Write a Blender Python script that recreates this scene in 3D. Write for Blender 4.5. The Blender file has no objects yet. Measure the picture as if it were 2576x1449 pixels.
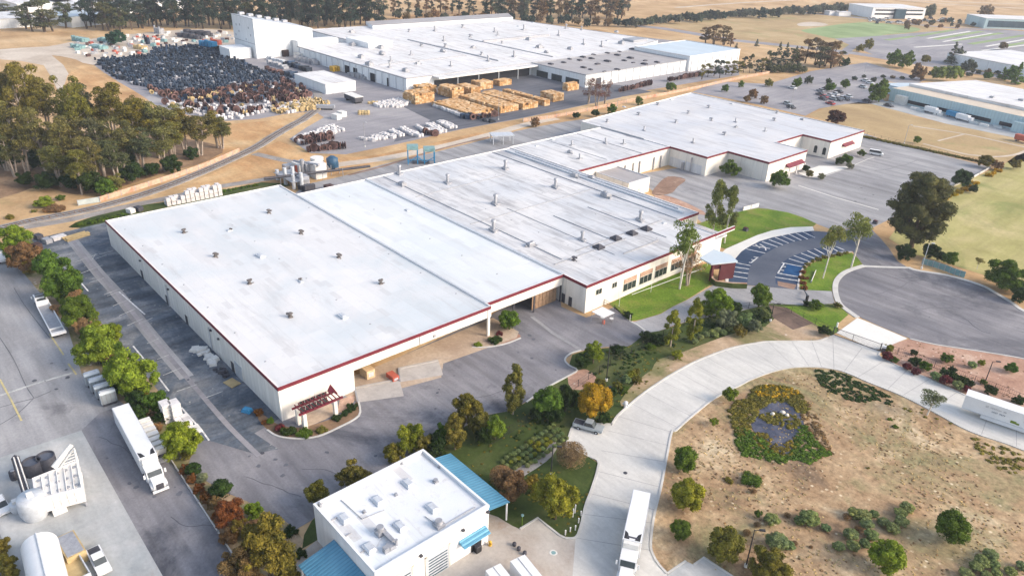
import bpy, math, random
import numpy as np
from mathutils import Vector, Matrix
random.seed(7); RNG = np.random.default_rng(11)
S = bpy.context.scene
C = bpy.data.collections.new("place"); S.collection.children.link(C)
PI = math.pi
# ---------------------------------------------------------------- camera
FPX, PW, PH, CAMH = 1854.63, 2576.0, 1449.0, 80.0
yaw, pit, rol = [math.radians(a) for a in (-222.746, 26.6588, -2.1344)]
fw = Vector((math.cos(pit)*math.cos(yaw), math.cos(pit)*math.sin(yaw), -math.sin(pit)))
r0 = fw.cross(Vector((0, 0, 1))).normalized(); d0 = fw.cross(r0)
rt = math.cos(rol)*r0 + math.sin(rol)*d0; dn = -math.sin(rol)*r0 + math.cos(rol)*d0
cam = bpy.data.cameras.new("camera"); cam.sensor_width = 36; cam.lens = FPX/PW*36
cam.clip_start = 1; cam.clip_end = 12000
co = bpy.data.objects.new("camera", cam); C.objects.link(co)
m = Matrix((rt, -dn, -fw)).transposed().to_4x4(); m.translation = (0, 0, CAMH); co.matrix_world = m
S.camera = co
# ---------------------------------------------------------------- light
SUN_EL, SUN_AZ = 27.0, 58.0          # azimuth clockwise from +Y
w = bpy.data.worlds.new("World"); S.world = w; w.use_nodes = True
nt = w.node_tree; sky = nt.nodes.new("ShaderNodeTexSky"); sky.sky_type = 'NISHITA'; sky.sun_disc = False
sky.sun_elevation = math.radians(SUN_EL); sky.sun_rotation = math.radians(SUN_AZ)
sky.air_density = 1.0; sky.dust_density = 2.5; sky.ozone_density = 1.0
bg = nt.nodes["Background"]; bg.inputs[1].default_value = 0.15
hs = nt.nodes.new('ShaderNodeHueSaturation'); hs.inputs['Saturation'].default_value = 0.72      # hazy, milky sky light
nt.links.new(sky.outputs[0], hs.inputs['Color']); nt.links.new(hs.outputs[0], bg.inputs[0])
sl = bpy.data.lights.new("sun", 'SUN'); sl.energy = 1.5; sl.angle = math.radians(24); sl.color = (1.0, 0.82, 0.64)
so = bpy.data.objects.new("sun", sl); C.objects.link(so)
sd = Vector((math.sin(math.radians(SUN_AZ))*math.cos(math.radians(SUN_EL)), math.cos(math.radians(SUN_AZ))*math.cos(math.radians(SUN_EL)), math.sin(math.radians(SUN_EL))))
so.rotation_euler = sd.to_track_quat('Z', 'Y').to_euler(); so.location = (0, 0, 200)
S.view_settings.view_transform = 'Standard'; S.view_settings.look = 'None'
S.view_settings.exposure = 1.1; S.view_settings.gamma = 1.0
S.cycles.max_bounces = 5; S.cycles.diffuse_bounces = 2; S.cycles.glossy_bounces = 2; S.cycles.transparent_max_bounces = 8
HAZE = 0.00016; S.cycles.volume_bounces = 0

# ---------------------------------------------------------------- helpers
def at(px, py, z=0.0):
    """point of the place at height z seen at a spot of the photograph (2576 x 1449)"""
    d = fw + rt*((px-PW/2)/FPX) + dn*((py-PH/2)/FPX)
    t = (z-CAMH)/d.z
    return Vector((d.x*t, d.y*t, z))
def ppm(p):                      # photograph pixels per metre at a point
    return FPX/((Vector(p)-Vector((0, 0, CAMH))).dot(fw))
def proj(p):
    v = Vector(p)-Vector((0, 0, CAMH)); q = v.dot(fw)
    return (FPX*v.dot(rt)/q+PW/2, FPX*v.dot(dn)/q+PH/2)
def hgt(p, topy):
    lo, hi = 0.0, 60.0
    for _ in range(30):
        mid = (lo+hi)/2
        if proj((p.x, p.y, p.z+mid))[1] > topy: lo = mid
        else: hi = mid
    return lo
def smooth(pts, n=4, closed=False):
    out = []; N = len(pts)
    for i in range(N if closed else N-1):
        p0, p1, p2, p3 = [np.array(pts[(i+k) % N] if closed else pts[min(max(i+k, 0), N-1)], float) for k in (-1, 0, 1, 2)]
        for k in range(n):
            t = k/n
            out.append(tuple(0.5*((2*p1)+(-p0+p2)*t+(2*p0-5*p1+4*p2-p3)*t*t+(-p0+3*p1-3*p2+p3)*t**3)))
    if not closed: out.append(tuple(pts[-1]))
    return out
class MB:
    def __init__(s): s.v = []; s.f = []; s.sm = []
    def add(s, vs, fs, sm=False):
        b = len(s.v); s.v.extend([tuple(x) for x in vs]); s.f.extend([tuple(b+i for i in f) for f in fs]); s.sm.extend([sm]*len(fs)); return s
    def box(s, cx, cy, z0, sx, sy, sz, rz=0.0, taper=0.0):
        c, n = math.cos(rz), math.sin(rz); vs = []
        for k in (0, 1):
            t = 1-taper*k
            for a, b in ((-1, -1), (1, -1), (1, 1), (-1, 1)):
                x, y = a*sx/2*t, b*sy/2*t
                vs.append((cx+x*c-y*n, cy+x*n+y*c, z0+k*sz))
        return s.add(vs, [(3, 2, 1, 0), (4, 5, 6, 7), (0, 1, 5, 4), (1, 2, 6, 5), (2, 3, 7, 6), (3, 0, 4, 7)])
    def prism(s, poly, z0, z1, top=True, bottom=True):
        poly = [tuple(p)[:2] for p in poly]
        ar = sum(poly[i][0]*poly[(i+1) % len(poly)][1]-poly[(i+1) % len(poly)][0]*poly[i][1] for i in range(len(poly)))
        if ar < 0: poly = poly[::-1]
        n = len(poly); vs = [(x, y, z0) for x, y in poly]+[(x, y, z1) for x, y in poly]
        fs = [(i, (i+1) % n, n+(i+1) % n, n+i) for i in range(n)]
        if top: fs.append(tuple(range(n, 2*n)))
        if bottom: fs.append(tuple(range(n-1, -1, -1)))
        return s.add(vs, fs)
    def cyl(s, p0, p1, ra, rb=None, n=10, caps=True):
        rb = ra if rb is None else rb
        p0, p1 = Vector(p0), Vector(p1); d = (p1-p0).normalized()
        a = d.cross(Vector((0, 0, 1)) if abs(d.z) < .9 else Vector((1, 0, 0))).normalized(); b = d.cross(a)
        vs = []
        for p, r in ((p0, ra), (p1, rb)):
            for i in range(n):
                t = 2*PI*i/n; vs.append(p+a*(math.cos(t)*r)+b*(math.sin(t)*r))
        s.add(vs, [(i, n+i, n+(i+1) % n, (i+1) % n)[::-1] if False else (i, (i+1) % n, n+(i+1) % n, n+i) for i in range(n)], True)
        if caps: s.add(vs, [tuple(range(n-1, -1, -1)), tuple(range(n, 2*n))])
        return s
    def path(s, pts, r, n=5):
        for a, b in zip(pts[:-1], pts[1:]): s.cyl(a, b, r, r, n)
        return s
    def lathe(s, prof, c=(0, 0, 0), n=14):
        vs = []; k = len(prof)
        for r, z in prof:
            for i in range(n):
                t = 2*PI*i/n; vs.append((c[0]+r*math.cos(t), c[1]+r*math.sin(t), c[2]+z))
        fs = [(j*n+i, j*n+(i+1) % n, (j+1)*n+(i+1) % n, (j+1)*n+i) for j in range(k-1) for i in range(n)]
        fs.append(tuple(range((k-1)*n, k*n)))
        return s.add(vs, fs, True)
    def section(s, prof, y0, y1):           # xz outline swept along y
        n = len(prof); vs = [(x, y0, z) for x, z in prof]+[(x, y1, z) for x, z in prof]
        return s.add(vs, [(i, (i+1) % n, n+(i+1) % n, n+i)[::-1] for i in range(n)]+[tuple(range(n)), tuple(range(2*n-1, n-1, -1))])
    def build(s, name, mat, parent=None, off=None):
        me = bpy.data.meshes.new(name)
        if off is None: off = OFFS.get(parent.name, (0, 0, 0)) if parent is not None else (0, 0, 0)
        v = np.array(s.v, float)-np.array(off, float)
        me.from_pydata(v.tolist(), [], s.f); me.materials.append(mat)
        me.polygons.foreach_set("use_smooth", s.sm)
        o = bpy.data.objects.new(name, me); C.objects.link(o)
        if parent is not None: o.parent = parent
        OFFS[o.name] = tuple(off)
        return o
OFFS = {}          # how far a mesh was shifted to its thing's base
def tag(o, label=None, cat=None, group=None, kind=None):
    if label: o["label"] = label
    if cat: o["category"] = cat
    if group: o["group"] = group
    if kind: o["kind"] = kind
    return o
def thing(name, label, cat, loc=(0, 0, 0), rz=0.0, group=None):
    o = bpy.data.objects.new(name, None); C.objects.link(o); o.location = loc; o.rotation_euler = (0, 0, rz)
    o.empty_display_size = 0.5
    return tag(o, label, cat, group)
KIDS = {}
def dup(root, loc=None, rz=None, label=None, group=None, scale=None):
    def cp(o, par):
        c = o.copy(); C.objects.link(c)
        if par is not None: c.parent = par
        for k in o.children: cp(k, c)
        return c
    r = cp(root, None)
    if loc is not None: r.location = loc
    if rz is not None: r.rotation_euler = (0, 0, rz)
    if label: r["label"] = label
    if group: r["group"] = group
    if scale: r.scale = scale
    return r

# ---------------------------------------------------------------- materials
def nmat(name, rough=0.8, spec=0.3, metal=0.0):
    mt = bpy.data.materials.new(name); mt.use_nodes = True
    b = mt.node_tree.nodes["Principled BSDF"]; b.inputs["Roughness"].default_value = rough
    b.inputs["Specular IOR Level"].default_value = spec; b.inputs["Metallic"].default_value = metal
    return mt, mt.node_tree, b
def N(nt, t, **kw):
    n = nt.nodes.new(t)
    for k, v in kw.items():
        if k.startswith('i_'): n.inputs[k[2:].replace('_', ' ')].default_value = v
        else: setattr(n, k, v)
    return n
def noise(nt, vec, scale, detail=6, rough=0.6, dist=0.0):
    n = N(nt, "ShaderNodeTexNoise"); n.inputs["Scale"].default_value = scale; n.inputs["Detail"].default_value = detail
    n.inputs["Roughness"].default_value = rough; n.inputs["Distortion"].default_value = dist
    nt.links.new(vec, n.inputs["Vector"]); return n.outputs["Fac"]
def mapv(nt, vec, scale=(1, 1, 1), rot=(0, 0, 0)):
    n = N(nt, "ShaderNodeMapping"); n.inputs["Scale"].default_value = scale; n.inputs["Rotation"].default_value = rot
    nt.links.new(vec, n.inputs["Vector"]); return n.outputs[0]
def ramp(nt, fac, stops):
    r = N(nt, "ShaderNodeValToRGB"); e = r.color_ramp.elements
    while len(e) < len(stops): e.new(0.5)
    for el, (p, c) in zip(e, stops): el.position = p; el.color = (*c, 1) if len(c) == 3 else c
    nt.links.new(fac, r.inputs[0]); return r.outputs[0]
def mix(nt, a, b, fac, mode='MIX'):
    n = N(nt, "ShaderNodeMix", data_type='RGBA', blend_type=mode)
    if isinstance(fac, (int, float)): n.inputs[0].default_value = fac
    else: nt.links.new(fac, n.inputs[0])
    for i, x in ((6, a), (7, b)):
        if isinstance(x, tuple): n.inputs[i].default_value = (*x, 1)
        else: nt.links.new(x, n.inputs[i])
    return n.outputs[2]
def mth(nt, op, a, b=0.0, c=None):
    n = N(nt, "ShaderNodeMath", operation=op)
    for i, x in enumerate((a, b) if c is None else (a, b, c)):
        if isinstance(x, (int, float)): n.inputs[i].default_value = x
        else: nt.links.new(x, n.inputs[i])
    return n.outputs[0]
def pos(nt): return N(nt, "ShaderNodeNewGeometry").outputs["Position"]
def bump(nt, b, h, dist=0.05, st=0.5):
    n = N(nt, "ShaderNodeBump"); n.inputs["Distance"].default_value = dist; n.inputs["Strength"].default_value = st
    nt.links.new(h, n.inputs["Height"]); nt.links.new(n.outputs[0], b.inputs["Normal"])
def gmat(name, stops, scale=0.05, fine=1.2, fine_amt=0.35, rough=0.9, bmp=0.0, streak=None, speck=None, second=None, warp=0.6):
    """ground material: broad colour patches, fine grain, optional streaks and pale specks"""
    mt, nt, b = nmat(name, rough, 0.15); p = pos(nt)
    c = ramp(nt, noise(nt, p, scale, 8, 0.65, warp), stops)
    if second:      # second patch layer (colour, scale, lo, hi)
        col, sc, lo, hi = second
        c = mix(nt, c, col, ramp(nt, noise(nt, p, sc, 7, 0.7, 0.8), [(lo, (0, 0, 0)), (hi, (1, 1, 1))]))
    if streak:      # (scale vec, rotation, amount)
        sc, ro, am = streak
        s = noise(nt, mapv(nt, p, sc, (0, 0, ro)), 1.0, 5, 0.6)
        c = mix(nt, c, ramp(nt, s, [(0.35, (0.62,)*3), (0.65, (1.25,)*3)]), am, 'MULTIPLY')
    g = noise(nt, p, fine, 6, 0.75)
    c = mix(nt, c, ramp(nt, g, [(0.3, (0.5,)*3), (0.7, (1.45,)*3)]), fine_amt, 'MULTIPLY')
    if speck:       # (colour, scale, threshold)
        col, sc, th = speck
        v = N(nt, "ShaderNodeTexVoronoi"); v.inputs["Scale"].default_value = sc; nt.links.new(p, v.inputs["Vector"])
        v.inputs["Randomness"].default_value = 1.0
        f = ramp(nt, v.outputs["Distance"], [(th, (1, 1, 1)), (th+0.12, (0, 0, 0))])
        f2 = ramp(nt, noise(nt, p, sc*0.37, 4, 0.7), [(0.5, (0, 0, 0)), (0.6, (1, 1, 1))])
        c = mix(nt, c, col, mth(nt, 'MULTIPLY', f, f2))
    nt.links.new(c, b.inputs["Base Color"])
    if bmp: bump(nt, b, g, bmp, 0.6)
    return mt
def pmat(name, col, rough=0.5, spec=0.4, metal=0.0, var=0.15, vs=0.6, dirt=None, island=None):
    """painted / plain solid with a little wear"""
    mt, nt, b = nmat(name, rough, spec, metal); p = pos(nt)
    c = mix(nt, col, ramp(nt, noise(nt, p, vs, 6, 0.7), [(0.3, (1-var,)*3), (0.7, (1+var*0.6,)*3)]), 1.0, 'MULTIPLY')
    if island: c = mix(nt, c, ramp(nt, N(nt, 'ShaderNodeNewGeometry').outputs['Random Per Island'], [(0, A3(island[0])), (.7, A3(1.0)), (1, A3(island[1]))]), 1.0, 'MULTIPLY')
    if dirt: c = mix(nt, c, dirt[0], ramp(nt, noise(nt, p, dirt[1], 7, 0.75, 0.5), [(dirt[2], (0, 0, 0)), (dirt[3], (1, 1, 1))]))
    nt.links.new(c, b.inputs["Base Color"]); return mt
def lines(nt, coord, period, width):    # 1 near lines
    f = mth(nt, 'FRACT', mth(nt, 'DIVIDE', coord, period))
    return mth(nt, 'LESS_THAN', f, width/period)
def wallmat(name, col, period=1.2, dark=0.85, panel=7.0, rough=0.7, dirt=0.25, rib=True):
    """metal / panel wall: fine ribs, panel joints, rain streaks"""
    mt, nt, b = nmat(name, rough, 0.3); p = pos(nt)
    sx = N(nt, "ShaderNodeSeparateXYZ"); nt.links.new(p, sx.inputs[0])
    u = mth(nt, 'ADD', sx.outputs[0], sx.outputs[1])
    c = mix(nt, col, ramp(nt, noise(nt, mapv(nt, p, (0.9, 0.9, 0.12)), 1.0, 6, 0.7), [(0.3, (1-dirt,)*3), (0.65, (1.06,)*3)]), 1.0, 'MULTIPLY')
    c = mix(nt, c, (col[0]*0.6, col[1]*0.6, col[2]*0.6), mth(nt, 'MULTIPLY', lines(nt, u, panel, 0.14), 0.7))
    if rib:
        c = mix(nt, c, (col[0]*dark, col[1]*dark, col[2]*dark), lines(nt, u, period, period*0.35))
        h = mth(nt, 'SINE', mth(nt, 'MULTIPLY', u, 2*PI/period)); bump(nt, b, h, 0.06, 0.4)
    nt.links.new(c, b.inputs["Base Color"]); return mt
def roofmat(name, col, dcol, px=3.0, py=12.0, dlo=0.55, dhi=0.85, seam=0.25, tint=(0.75, 0.8, 0.86), patch=.3):
    """membrane roof: faint sheet seams, ponding marks, run-off streaks"""
    mt, nt, b = nmat(name, 0.55, 0.35); p = pos(nt)
    sx = N(nt, "ShaderNodeSeparateXYZ"); nt.links.new(p, sx.inputs[0])
    c = mix(nt, col, tint, ramp(nt, noise(nt, p, 0.045, 5, 0.6, 0.5), [(0.4, (0, 0, 0)), (0.62, (1, 1, 1))]))
    c = mix(nt, c, dcol, ramp(nt, noise(nt, mapv(nt, p, (0.05, 0.35, 1)), 1.0, 7, 0.75, 0.4), [(dlo, (0, 0, 0)), (dhi, (1, 1, 1))]))
    c = mix(nt, c, dcol, mth(nt, 'MULTIPLY', ramp(nt, noise(nt, p, 0.6, 6, 0.8, 0.6), [(0.56, (0, 0, 0)), (0.78, (1, 1, 1))]), 0.55))
    bk = N(nt, "ShaderNodeTexBrick"); bk.offset = .37; bk.inputs["Scale"].default_value = 1.0; bk.inputs["Mortar Size"].default_value = 0.0; bk.inputs["Brick Width"].default_value = py*.8; bk.inputs["Row Height"].default_value = px
    bk.inputs["Color1"].default_value = (1.04, 1.04, 1.04, 1); bk.inputs["Color2"].default_value = (.93, .932, .935, 1); nt.links.new(p, bk.inputs["Vector"]); c = mix(nt, c, bk.outputs["Color"], .8, 'MULTIPLY')
    b2 = N(nt, "ShaderNodeTexBrick"); b2.offset = .61; b2.inputs["Scale"].default_value = 1.0; b2.inputs["Mortar Size"].default_value = 0.0; b2.inputs["Brick Width"].default_value = 3.7; b2.inputs["Row Height"].default_value = 1.3; b2.inputs["Bias"].default_value = 0.0
    b2.inputs["Color1"].default_value = (0, 0, 0, 1); b2.inputs["Color2"].default_value = (1, 1, 1, 1); nt.links.new(p, b2.inputs["Vector"])
    c = mix(nt, c, dcol, mth(nt, 'MULTIPLY', mth(nt, 'GREATER_THAN', b2.outputs["Color"], .965), patch))
    s = mth(nt, 'MAXIMUM', lines(nt, sx.outputs[1], px, 0.1), lines(nt, sx.outputs[0], py, 0.12))
    c = mix(nt, c, dcol, mth(nt, 'MULTIPLY', s, seam))
    nt.links.new(c, b.inputs["Base Color"])
    bump(nt, b, noise(nt, p, 0.7, 4, 0.6), 0.08, 0.3); return mt
M = {}
A3 = lambda v: (v, v, v)
M['asphalt'] = gmat('asphalt', [(0.30, (.15, .15, .17)), (0.5, (.21, .206, .222)), (0.72, (.30, .29, .30))], .05, 2.5, .3, streak=((.05, .5, 1), 0.35, .5), second=((.095, .098, .115), .03, .52, .64))
M['asphalt_worn'] = gmat('asphalt_worn', [(0.30, (.06, .078, .105)), (0.48, (.105, .125, .155)), (0.62, (.2, .21, .225)), (0.8, (.30, .29, .28))], .13, 1.6, .55, streak=((.35, .04, 1), 0.0, .9), speck=((.4, .4, .38), .7, .05))
M['asphalt_pale'] = gmat('asphalt_pale', [(0.3, (.23, .23, .24)), (0.5, (.31, .31, .32)), (0.75, (.41, .40, .40))], .035, 2.2, .3, streak=((.03, .3, 1), 0.9, .6), second=((.21, .21, .225), .045, .58, .68))
M['asphalt_new'] = gmat('asphalt_new', [(0.35, (.085, .10, .135)), (0.65, (.125, .14, .175))], .08, 2.5, .25)
M['asphalt_stall'] = gmat('asphalt_stall', [(0.35, (.028, .05, .098)), (0.65, (.055, .085, .14))], .15, 2.5, .3)
M['asphalt_dark'] = gmat('asphalt_dark', [(0.3, (.085, .095, .115)), (0.55, (.125, .13, .15)), (0.8, (.2, .2, .21))], .04, 1.5, .3, streak=((.5, .03, 1), 0.0, .5))
M['yard'] = gmat('yard', [(0.3, (.22, .215, .235)), (0.55, (.30, .29, .305)), (0.8, (.42, .4, .39))], .03, 1.0, .25, streak=((.4, .04, 1), 0.1, .3))
M['concrete'] = gmat('concrete', [(0.3, (.48, .475, .46)), (0.55, (.58, .57, .54)), (0.8, (.66, .645, .61))], .06, 1.8, .16, streak=((.15, .9, 1), .3, .22), rough=.85)
M['concrete_white'] = gmat('concrete_white', [(0.3, (.62, .61, .57)), (0.7, (.74, .73, .70))], .15, 2.0, .12)
M['concrete_pad'] = gmat('concrete_pad', [(0.3, (.30, .33, .34)), (0.52, (.42, .43, .43)), (0.78, (.55, .53, .5))], .08, 1.4, .2, streak=((.08, .4, 1), 1.0, .4), second=((.36, .30, .25), .12, .62, .8))
M['concrete_stained'] = gmat('concrete_stained', [(0.3, (.36, .30, .25)), (0.52, (.46, .42, .38)), (0.78, (.58, .55, .5))], .1, 1.6, .22, second=((.32, .2, .12), .14, .6, .78))
M['kerb'] = gmat('kerb', [(0.3, (.45, .44, .42)), (0.7, (.6, .59, .56))], .3, 2.0, .15)
M['ground'] = gmat('ground', [(0.26, (.25, .155, .075)), (0.42, (.42, .27, .135)), (0.56, (.53, .365, .20)), (0.75, (.60, .46, .29))], .022, .7, .35, streak=((.02, .12, 1), .9, .35), second=((.25, .22, .09), .035, .6, .8))
M['litter'] = gmat('litter', [(0.3, (.12, .08, .05)), (0.5, (.24, .155, .095)), (0.72, (.42, .29, .18))], .06, .9, .5)
M['sand'] = gmat('sand', [(0.3, (.42, .35, .28)), (0.6, (.56, .49, .41)), (0.8, (.66, .6, .52))], .05, .6, .3)
M['field'] = gmat('field', [(0.3, (.27, .25, .09)), (0.45, (.36, .33, .13)), (0.6, (.44, .38, .18)), (0.78, (.60, .48, .28))], .045, 1.2, .3, streak=((.25, .02, 1), .0, .35), second=((.24, .26, .085), .03, .5, .66))
M['field_brown'] = gmat('field_brown', [(0.3, (.30, .21, .11)), (0.5, (.40, .29, .15)), (0.75, (.52, .40, .24))], .03, .8, .3, second=((.27, .27, .11), .025, .55, .7))
M['lawn'] = gmat('lawn', [(0.3, (.07, .13, .012)), (0.5, (.12, .20, .018)), (0.75, (.21, .26, .04))], .12, 2.2, .75, bmp=.15, second=((.20, .20, .05), .16, .5, .68))
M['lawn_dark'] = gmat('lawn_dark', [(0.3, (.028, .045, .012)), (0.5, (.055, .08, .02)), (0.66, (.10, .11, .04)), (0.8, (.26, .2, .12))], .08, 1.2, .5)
M['lawn_pale'] = gmat('lawn_pale', [(0.3, (.17, .24, .1)), (0.7, (.32, .40, .20))], .03, .8, .2)
M['scrub'] = gmat('scrub', [(0.28, (.10, .115, .045)), (0.42, (.21, .19, .09)), (0.55, (.40, .29, .19)), (0.75, (.55, .42, .30))], .1, 1.2, .45, speck=((.62, .55, .46), .6, .1))
M['dirt'] = gmat('dirt', [(0.3, (.17, .12, .08)), (0.43, (.32, .21, .12)), (0.55, (.42, .30, .18)), (0.72, (.60, .50, .34))], .09, .9, 1.0, speck=((.66, .55, .38), .8, .13), second=((.235, .215, .11), .05, .5, .64))
M['soil_orange'] = gmat('soil_orange', [(0.28, (.30, .18, .08)), (0.45, (.48, .28, .13)), (0.6, (.56, .37, .19)), (0.78, (.60, .45, .27))], .045, .8, .4, streak=((.02, .16, 1), .75, .5))
M['mulch'] = gmat('mulch', [(0.3, (.30, .17, .12)), (0.5, (.42, .26, .19)), (0.75, (.56, .42, .33))], .15, 1.6, .5, speck=((.66, .55, .46), .9, .12))
M['dirt_shade'] = gmat('dirt_shade', [(0.3, (.09, .065, .055)), (0.7, (.20, .14, .11))], .3, 1.5, .3)  # brown dirt with the shade put into its colour
M['red_dirt'] = gmat('red_dirt', [(0.3, (.18, .115, .085)), (0.6, (.30, .2, .15)), (0.8, (.42, .33, .27))], .25, 1.5, .35)
M['ballast'] = gmat('ballast', [(0.3, (.20, .18, .17)), (0.6, (.32, .30, .28)), (0.8, (.44, .41, .37))], .2, 2.5, .4)
M['loading'] = gmat('loading', [(0.3, (.36, .27, .2)), (0.5, (.46, .36, .27)), (0.75, (.56, .47, .38))], .12, 1.5, .35, second=((.28, .25, .24), .1, .55, .7))
M['tiles'] = gmat('dock_ramp', [(0.3, (.36, .335, .315)), (0.7, (.50, .47, .44))], .3, 1.5, .2)
M['paint'] = gmat('line_paint', [(0.35, (.42, .43, .44)), (0.6, (.74, .74, .74))], .9, 3.0, .25)
M['paint_faint'] = gmat('line_paint_faint', [(0.3, (.22, .23, .24)), (0.5, (.42, .43, .43)), (0.7, (.6, .6, .58))], 1.2, 3.0, .3)
M['paint_yellow'] = gmat('line_paint_yellow', [(0.4, (.40, .37, .25)), (0.6, (.58, .48, .22))], .7, 3.0, .3)
M['paint_blue'] = gmat('blue_bay_paint', [(0.4, (.012, .06, .16)), (0.7, (.02, .09, .22))], .5, 3.0, .2)
M['water'] = None
mt, nt, b = nmat('water', .45, .2); p_ = pos(nt)
nt.links.new(ramp(nt, noise(nt, p_, .35, 5, .7, .5), [(0.35, (.02, .03, .055)), (0.55, (.075, .08, .115)), (.75, (.16, .16, .18))]), b.inputs["Base Color"]); bump(nt, b, noise(nt, p_, 1.5, 3), .05, .4)
M['water'] = mt
M['roof1'] = roofmat('roof_membrane', (0.643, 0.643, 0.648), (0.423, 0.419, 0.423), 3.2, 16.2, .54, .86, .22, (0.540, 0.581, 0.608))
M['roof2'] = roofmat('roof_membrane_blue', (.665, .685, .695), (.48, .49, .50), 3.2, 18, .52, .86, .25, (.60, .64, .665))
M['roof3'] = roofmat('roof_membrane_patched', (0.666, 0.657, 0.652), (0.270, 0.266, 0.279), 9.7, 13.5, .47, .72, .5, (0.540, 0.558, 0.585))
M['roof4'] = roofmat('roof_membrane_grey', (0.612, 0.608, 0.612), (0.378, 0.369, 0.387), 11.0, 17.0, .48, .76, .35, (0.540, 0.558, 0.594))
M['roof_far'] = roofmat('roof_far_white', (0.720, 0.707, 0.698), (0.360, 0.324, 0.306), 14.0, 16.0, .49, .74, .4, (0.666, 0.666, 0.666))
M['roof_grey'] = roofmat('roof_gravel_grey', (.40, .375, .365), (.24, .21, .20), 9.0, 12.0, .5, .75, .2, (.36, .34, .34))
M['roof_blue'] = roofmat('roof_blue_grey', (.50, .58, .64), (.40, .46, .50), 6.0, 30.0, .6, .9, .15, (.46, .55, .62))
M['roof_tan'] = roofmat('roof_tan', (.62, .52, .40), (.45, .38, .30), 6.0, 6.0, .5, .8, .2, (.58, .5, .4))
M['roof_small'] = roofmat('roof_small_white', (0.720, 0.725, 0.738), (0.306, 0.261, 0.234), 40, 40, .57, .82, 0.0, (0.630, 0.679, 0.720))
M['wall_cream'] = wallmat('wall_cream_panel', (.76, .735, .69), 1.6, .88, 6.1, .8, .2)
M['wall_white'] = wallmat('wall_white_metal', (.66, .67, .68), 1.0, .90, 8.0, .6, .2)
M['wall_cream_plain'] = wallmat('wall_cream_plain', (.75, .715, .65), 1.6, .93, 9.0, .8, .12, False)
M['wall_far'] = wallmat('wall_far_white', (.76, .78, .79), 2.0, .95, 7.5, .7, .12)
M['wall_plain'] = wallmat('wall_plain_white', (.78, .78, .78), 1.2, .9, 60.0, .7, .10, False)
M['wall_teal'] = wallmat('wall_pale_teal', (.42, .55, .58), 1.2, .92, 40.0, .6, .08)
M['fascia'] = pmat('fascia_dark_red', (.155, .022, .036), .55, .3, var=.2)
M['coping'] = pmat('coping_white', (.72, .70, .69), .6, .3)
M['wood'] = pmat('weathered_timber', (.30, .20, .13), .9, .1, var=.35, vs=1.5)
M['glass'] = pmat('dark_glass', (.035, .045, .05), .15, .6, var=.4, vs=.8)
M['glass_blue'] = pmat('blue_tinted_glass', (.05, .09, .12), .15, .6, var=.4, vs=.3)
M['frame'] = pmat('frame_off_white', (.6, .57, .52), .6, .3)
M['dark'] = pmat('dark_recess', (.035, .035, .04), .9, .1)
M['steel'] = pmat('galvanised_steel', (.36, .37, .40), .5, .4, .3, var=.25, vs=1.5)
M['steel_dark'] = pmat('dark_sheet_steel', (.075, .075, .09), .6, .3, .2, var=.4, vs=2)
M['vent'] = pmat('weathered_vent_steel', (.15, .135, .13), .7, .3, .1, var=.5, vs=2)
M['steel_pale'] = pmat('pale_sheet_steel', (.55, .58, .62), .5, .4, .2, var=.2, vs=1.5)
M['rubber'] = pmat('black_rubber', (.025, .025, .027), .85, .2)
M['black'] = pmat('black_paint', (.03, .03, .033), .6, .3)
M['white'] = pmat('white_paint', (.72, .73, .74), .35, .5, var=.08, vs=.5)
M['white_dusty'] = pmat('dusty_white_paint', (.70, .69, .66), .6, .3, var=.15, vs=.8, dirt=((.42, .34, .26), .5, .6, .85))
M['silver'] = pmat('silver_paint', (.42, .47, .50), .35, .5, .4, var=.1)
M['red'] = pmat('red_paint', (.35, .03, .03), .4, .5)
M['blue'] = pmat('blue_paint', (.03, .22, .42), .5, .4, var=.25, vs=1.5)
M['navy'] = pmat('navy_paint', (.025, .08, .15), .5, .4, var=.3, vs=1.5)
M['cyan'] = pmat('turquoise_paint', (.20, .34, .35), .6, .3, var=.3, vs=1.0)
M['yellow'] = pmat('yellow_paint', (.65, .38, .03), .5, .4)
M['orange_red'] = pmat('orange_red_paint', (.45, .11, .07), .6, .3)
M['maroon'] = pmat('maroon_render', (.09, .025, .03), .8, .2, var=.2, vs=1.0)
M['awning'] = None
mt, nt, b = nmat('blue_ribbed_metal', .4, .5, .2); p_ = pos(nt)
sx = N(nt, "ShaderNodeSeparateXYZ"); nt.links.new(p_, sx.inputs[0])
h_ = mth(nt, 'SINE', mth(nt, 'MULTIPLY', sx.outputs[0], 2*PI/0.55))
c_ = mix(nt, (.06, .21, .33), (.12, .32, .46), ramp(nt, noise(nt, p_, .25, 5, .6), [(.3, (0, 0, 0)), (.7, (1, 1, 1))]))
c_ = mix(nt, c_, (.03, .14, .22), mth(nt, 'MULTIPLY', mth(nt, 'LESS_THAN', h_, -.6), .4))
nt.links.new(c_, b.inputs["Base Color"]); bump(nt, b, h_, .06, .4); M['awning'] = mt
M['brick_fence'] = pmat('buff_slats', (.52, .37, .27), .9, .1, var=.3, vs=.9, dirt=((.40, .16, .09), .25, .5, .7))
M['slat_grey'] = pmat('grey_slats', (.42, .47, .46), .8, .2, var=.2)
M['crate'] = pmat('new_pine', (.60, .36, .16), .85, .2, var=.4, vs=1.1, island=(.6, 1.2), dirt=((.34, .14, .06), .9, .5, .7))
M['crate_pale'] = pmat('pale_pine', (.66, .47, .28), .85, .2, var=.25, vs=1.1)
M['drum_blue'] = pmat('dark_blue_plastic', (.016, .034, .066), .5, .4, var=.9, vs=.35, island=(.3, 1.9))
M['reel_brown'] = pmat('reel_brown', (.095, .055, .05), .8, .2, var=.6, vs=.5, island=(.3, 2.2))
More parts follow.
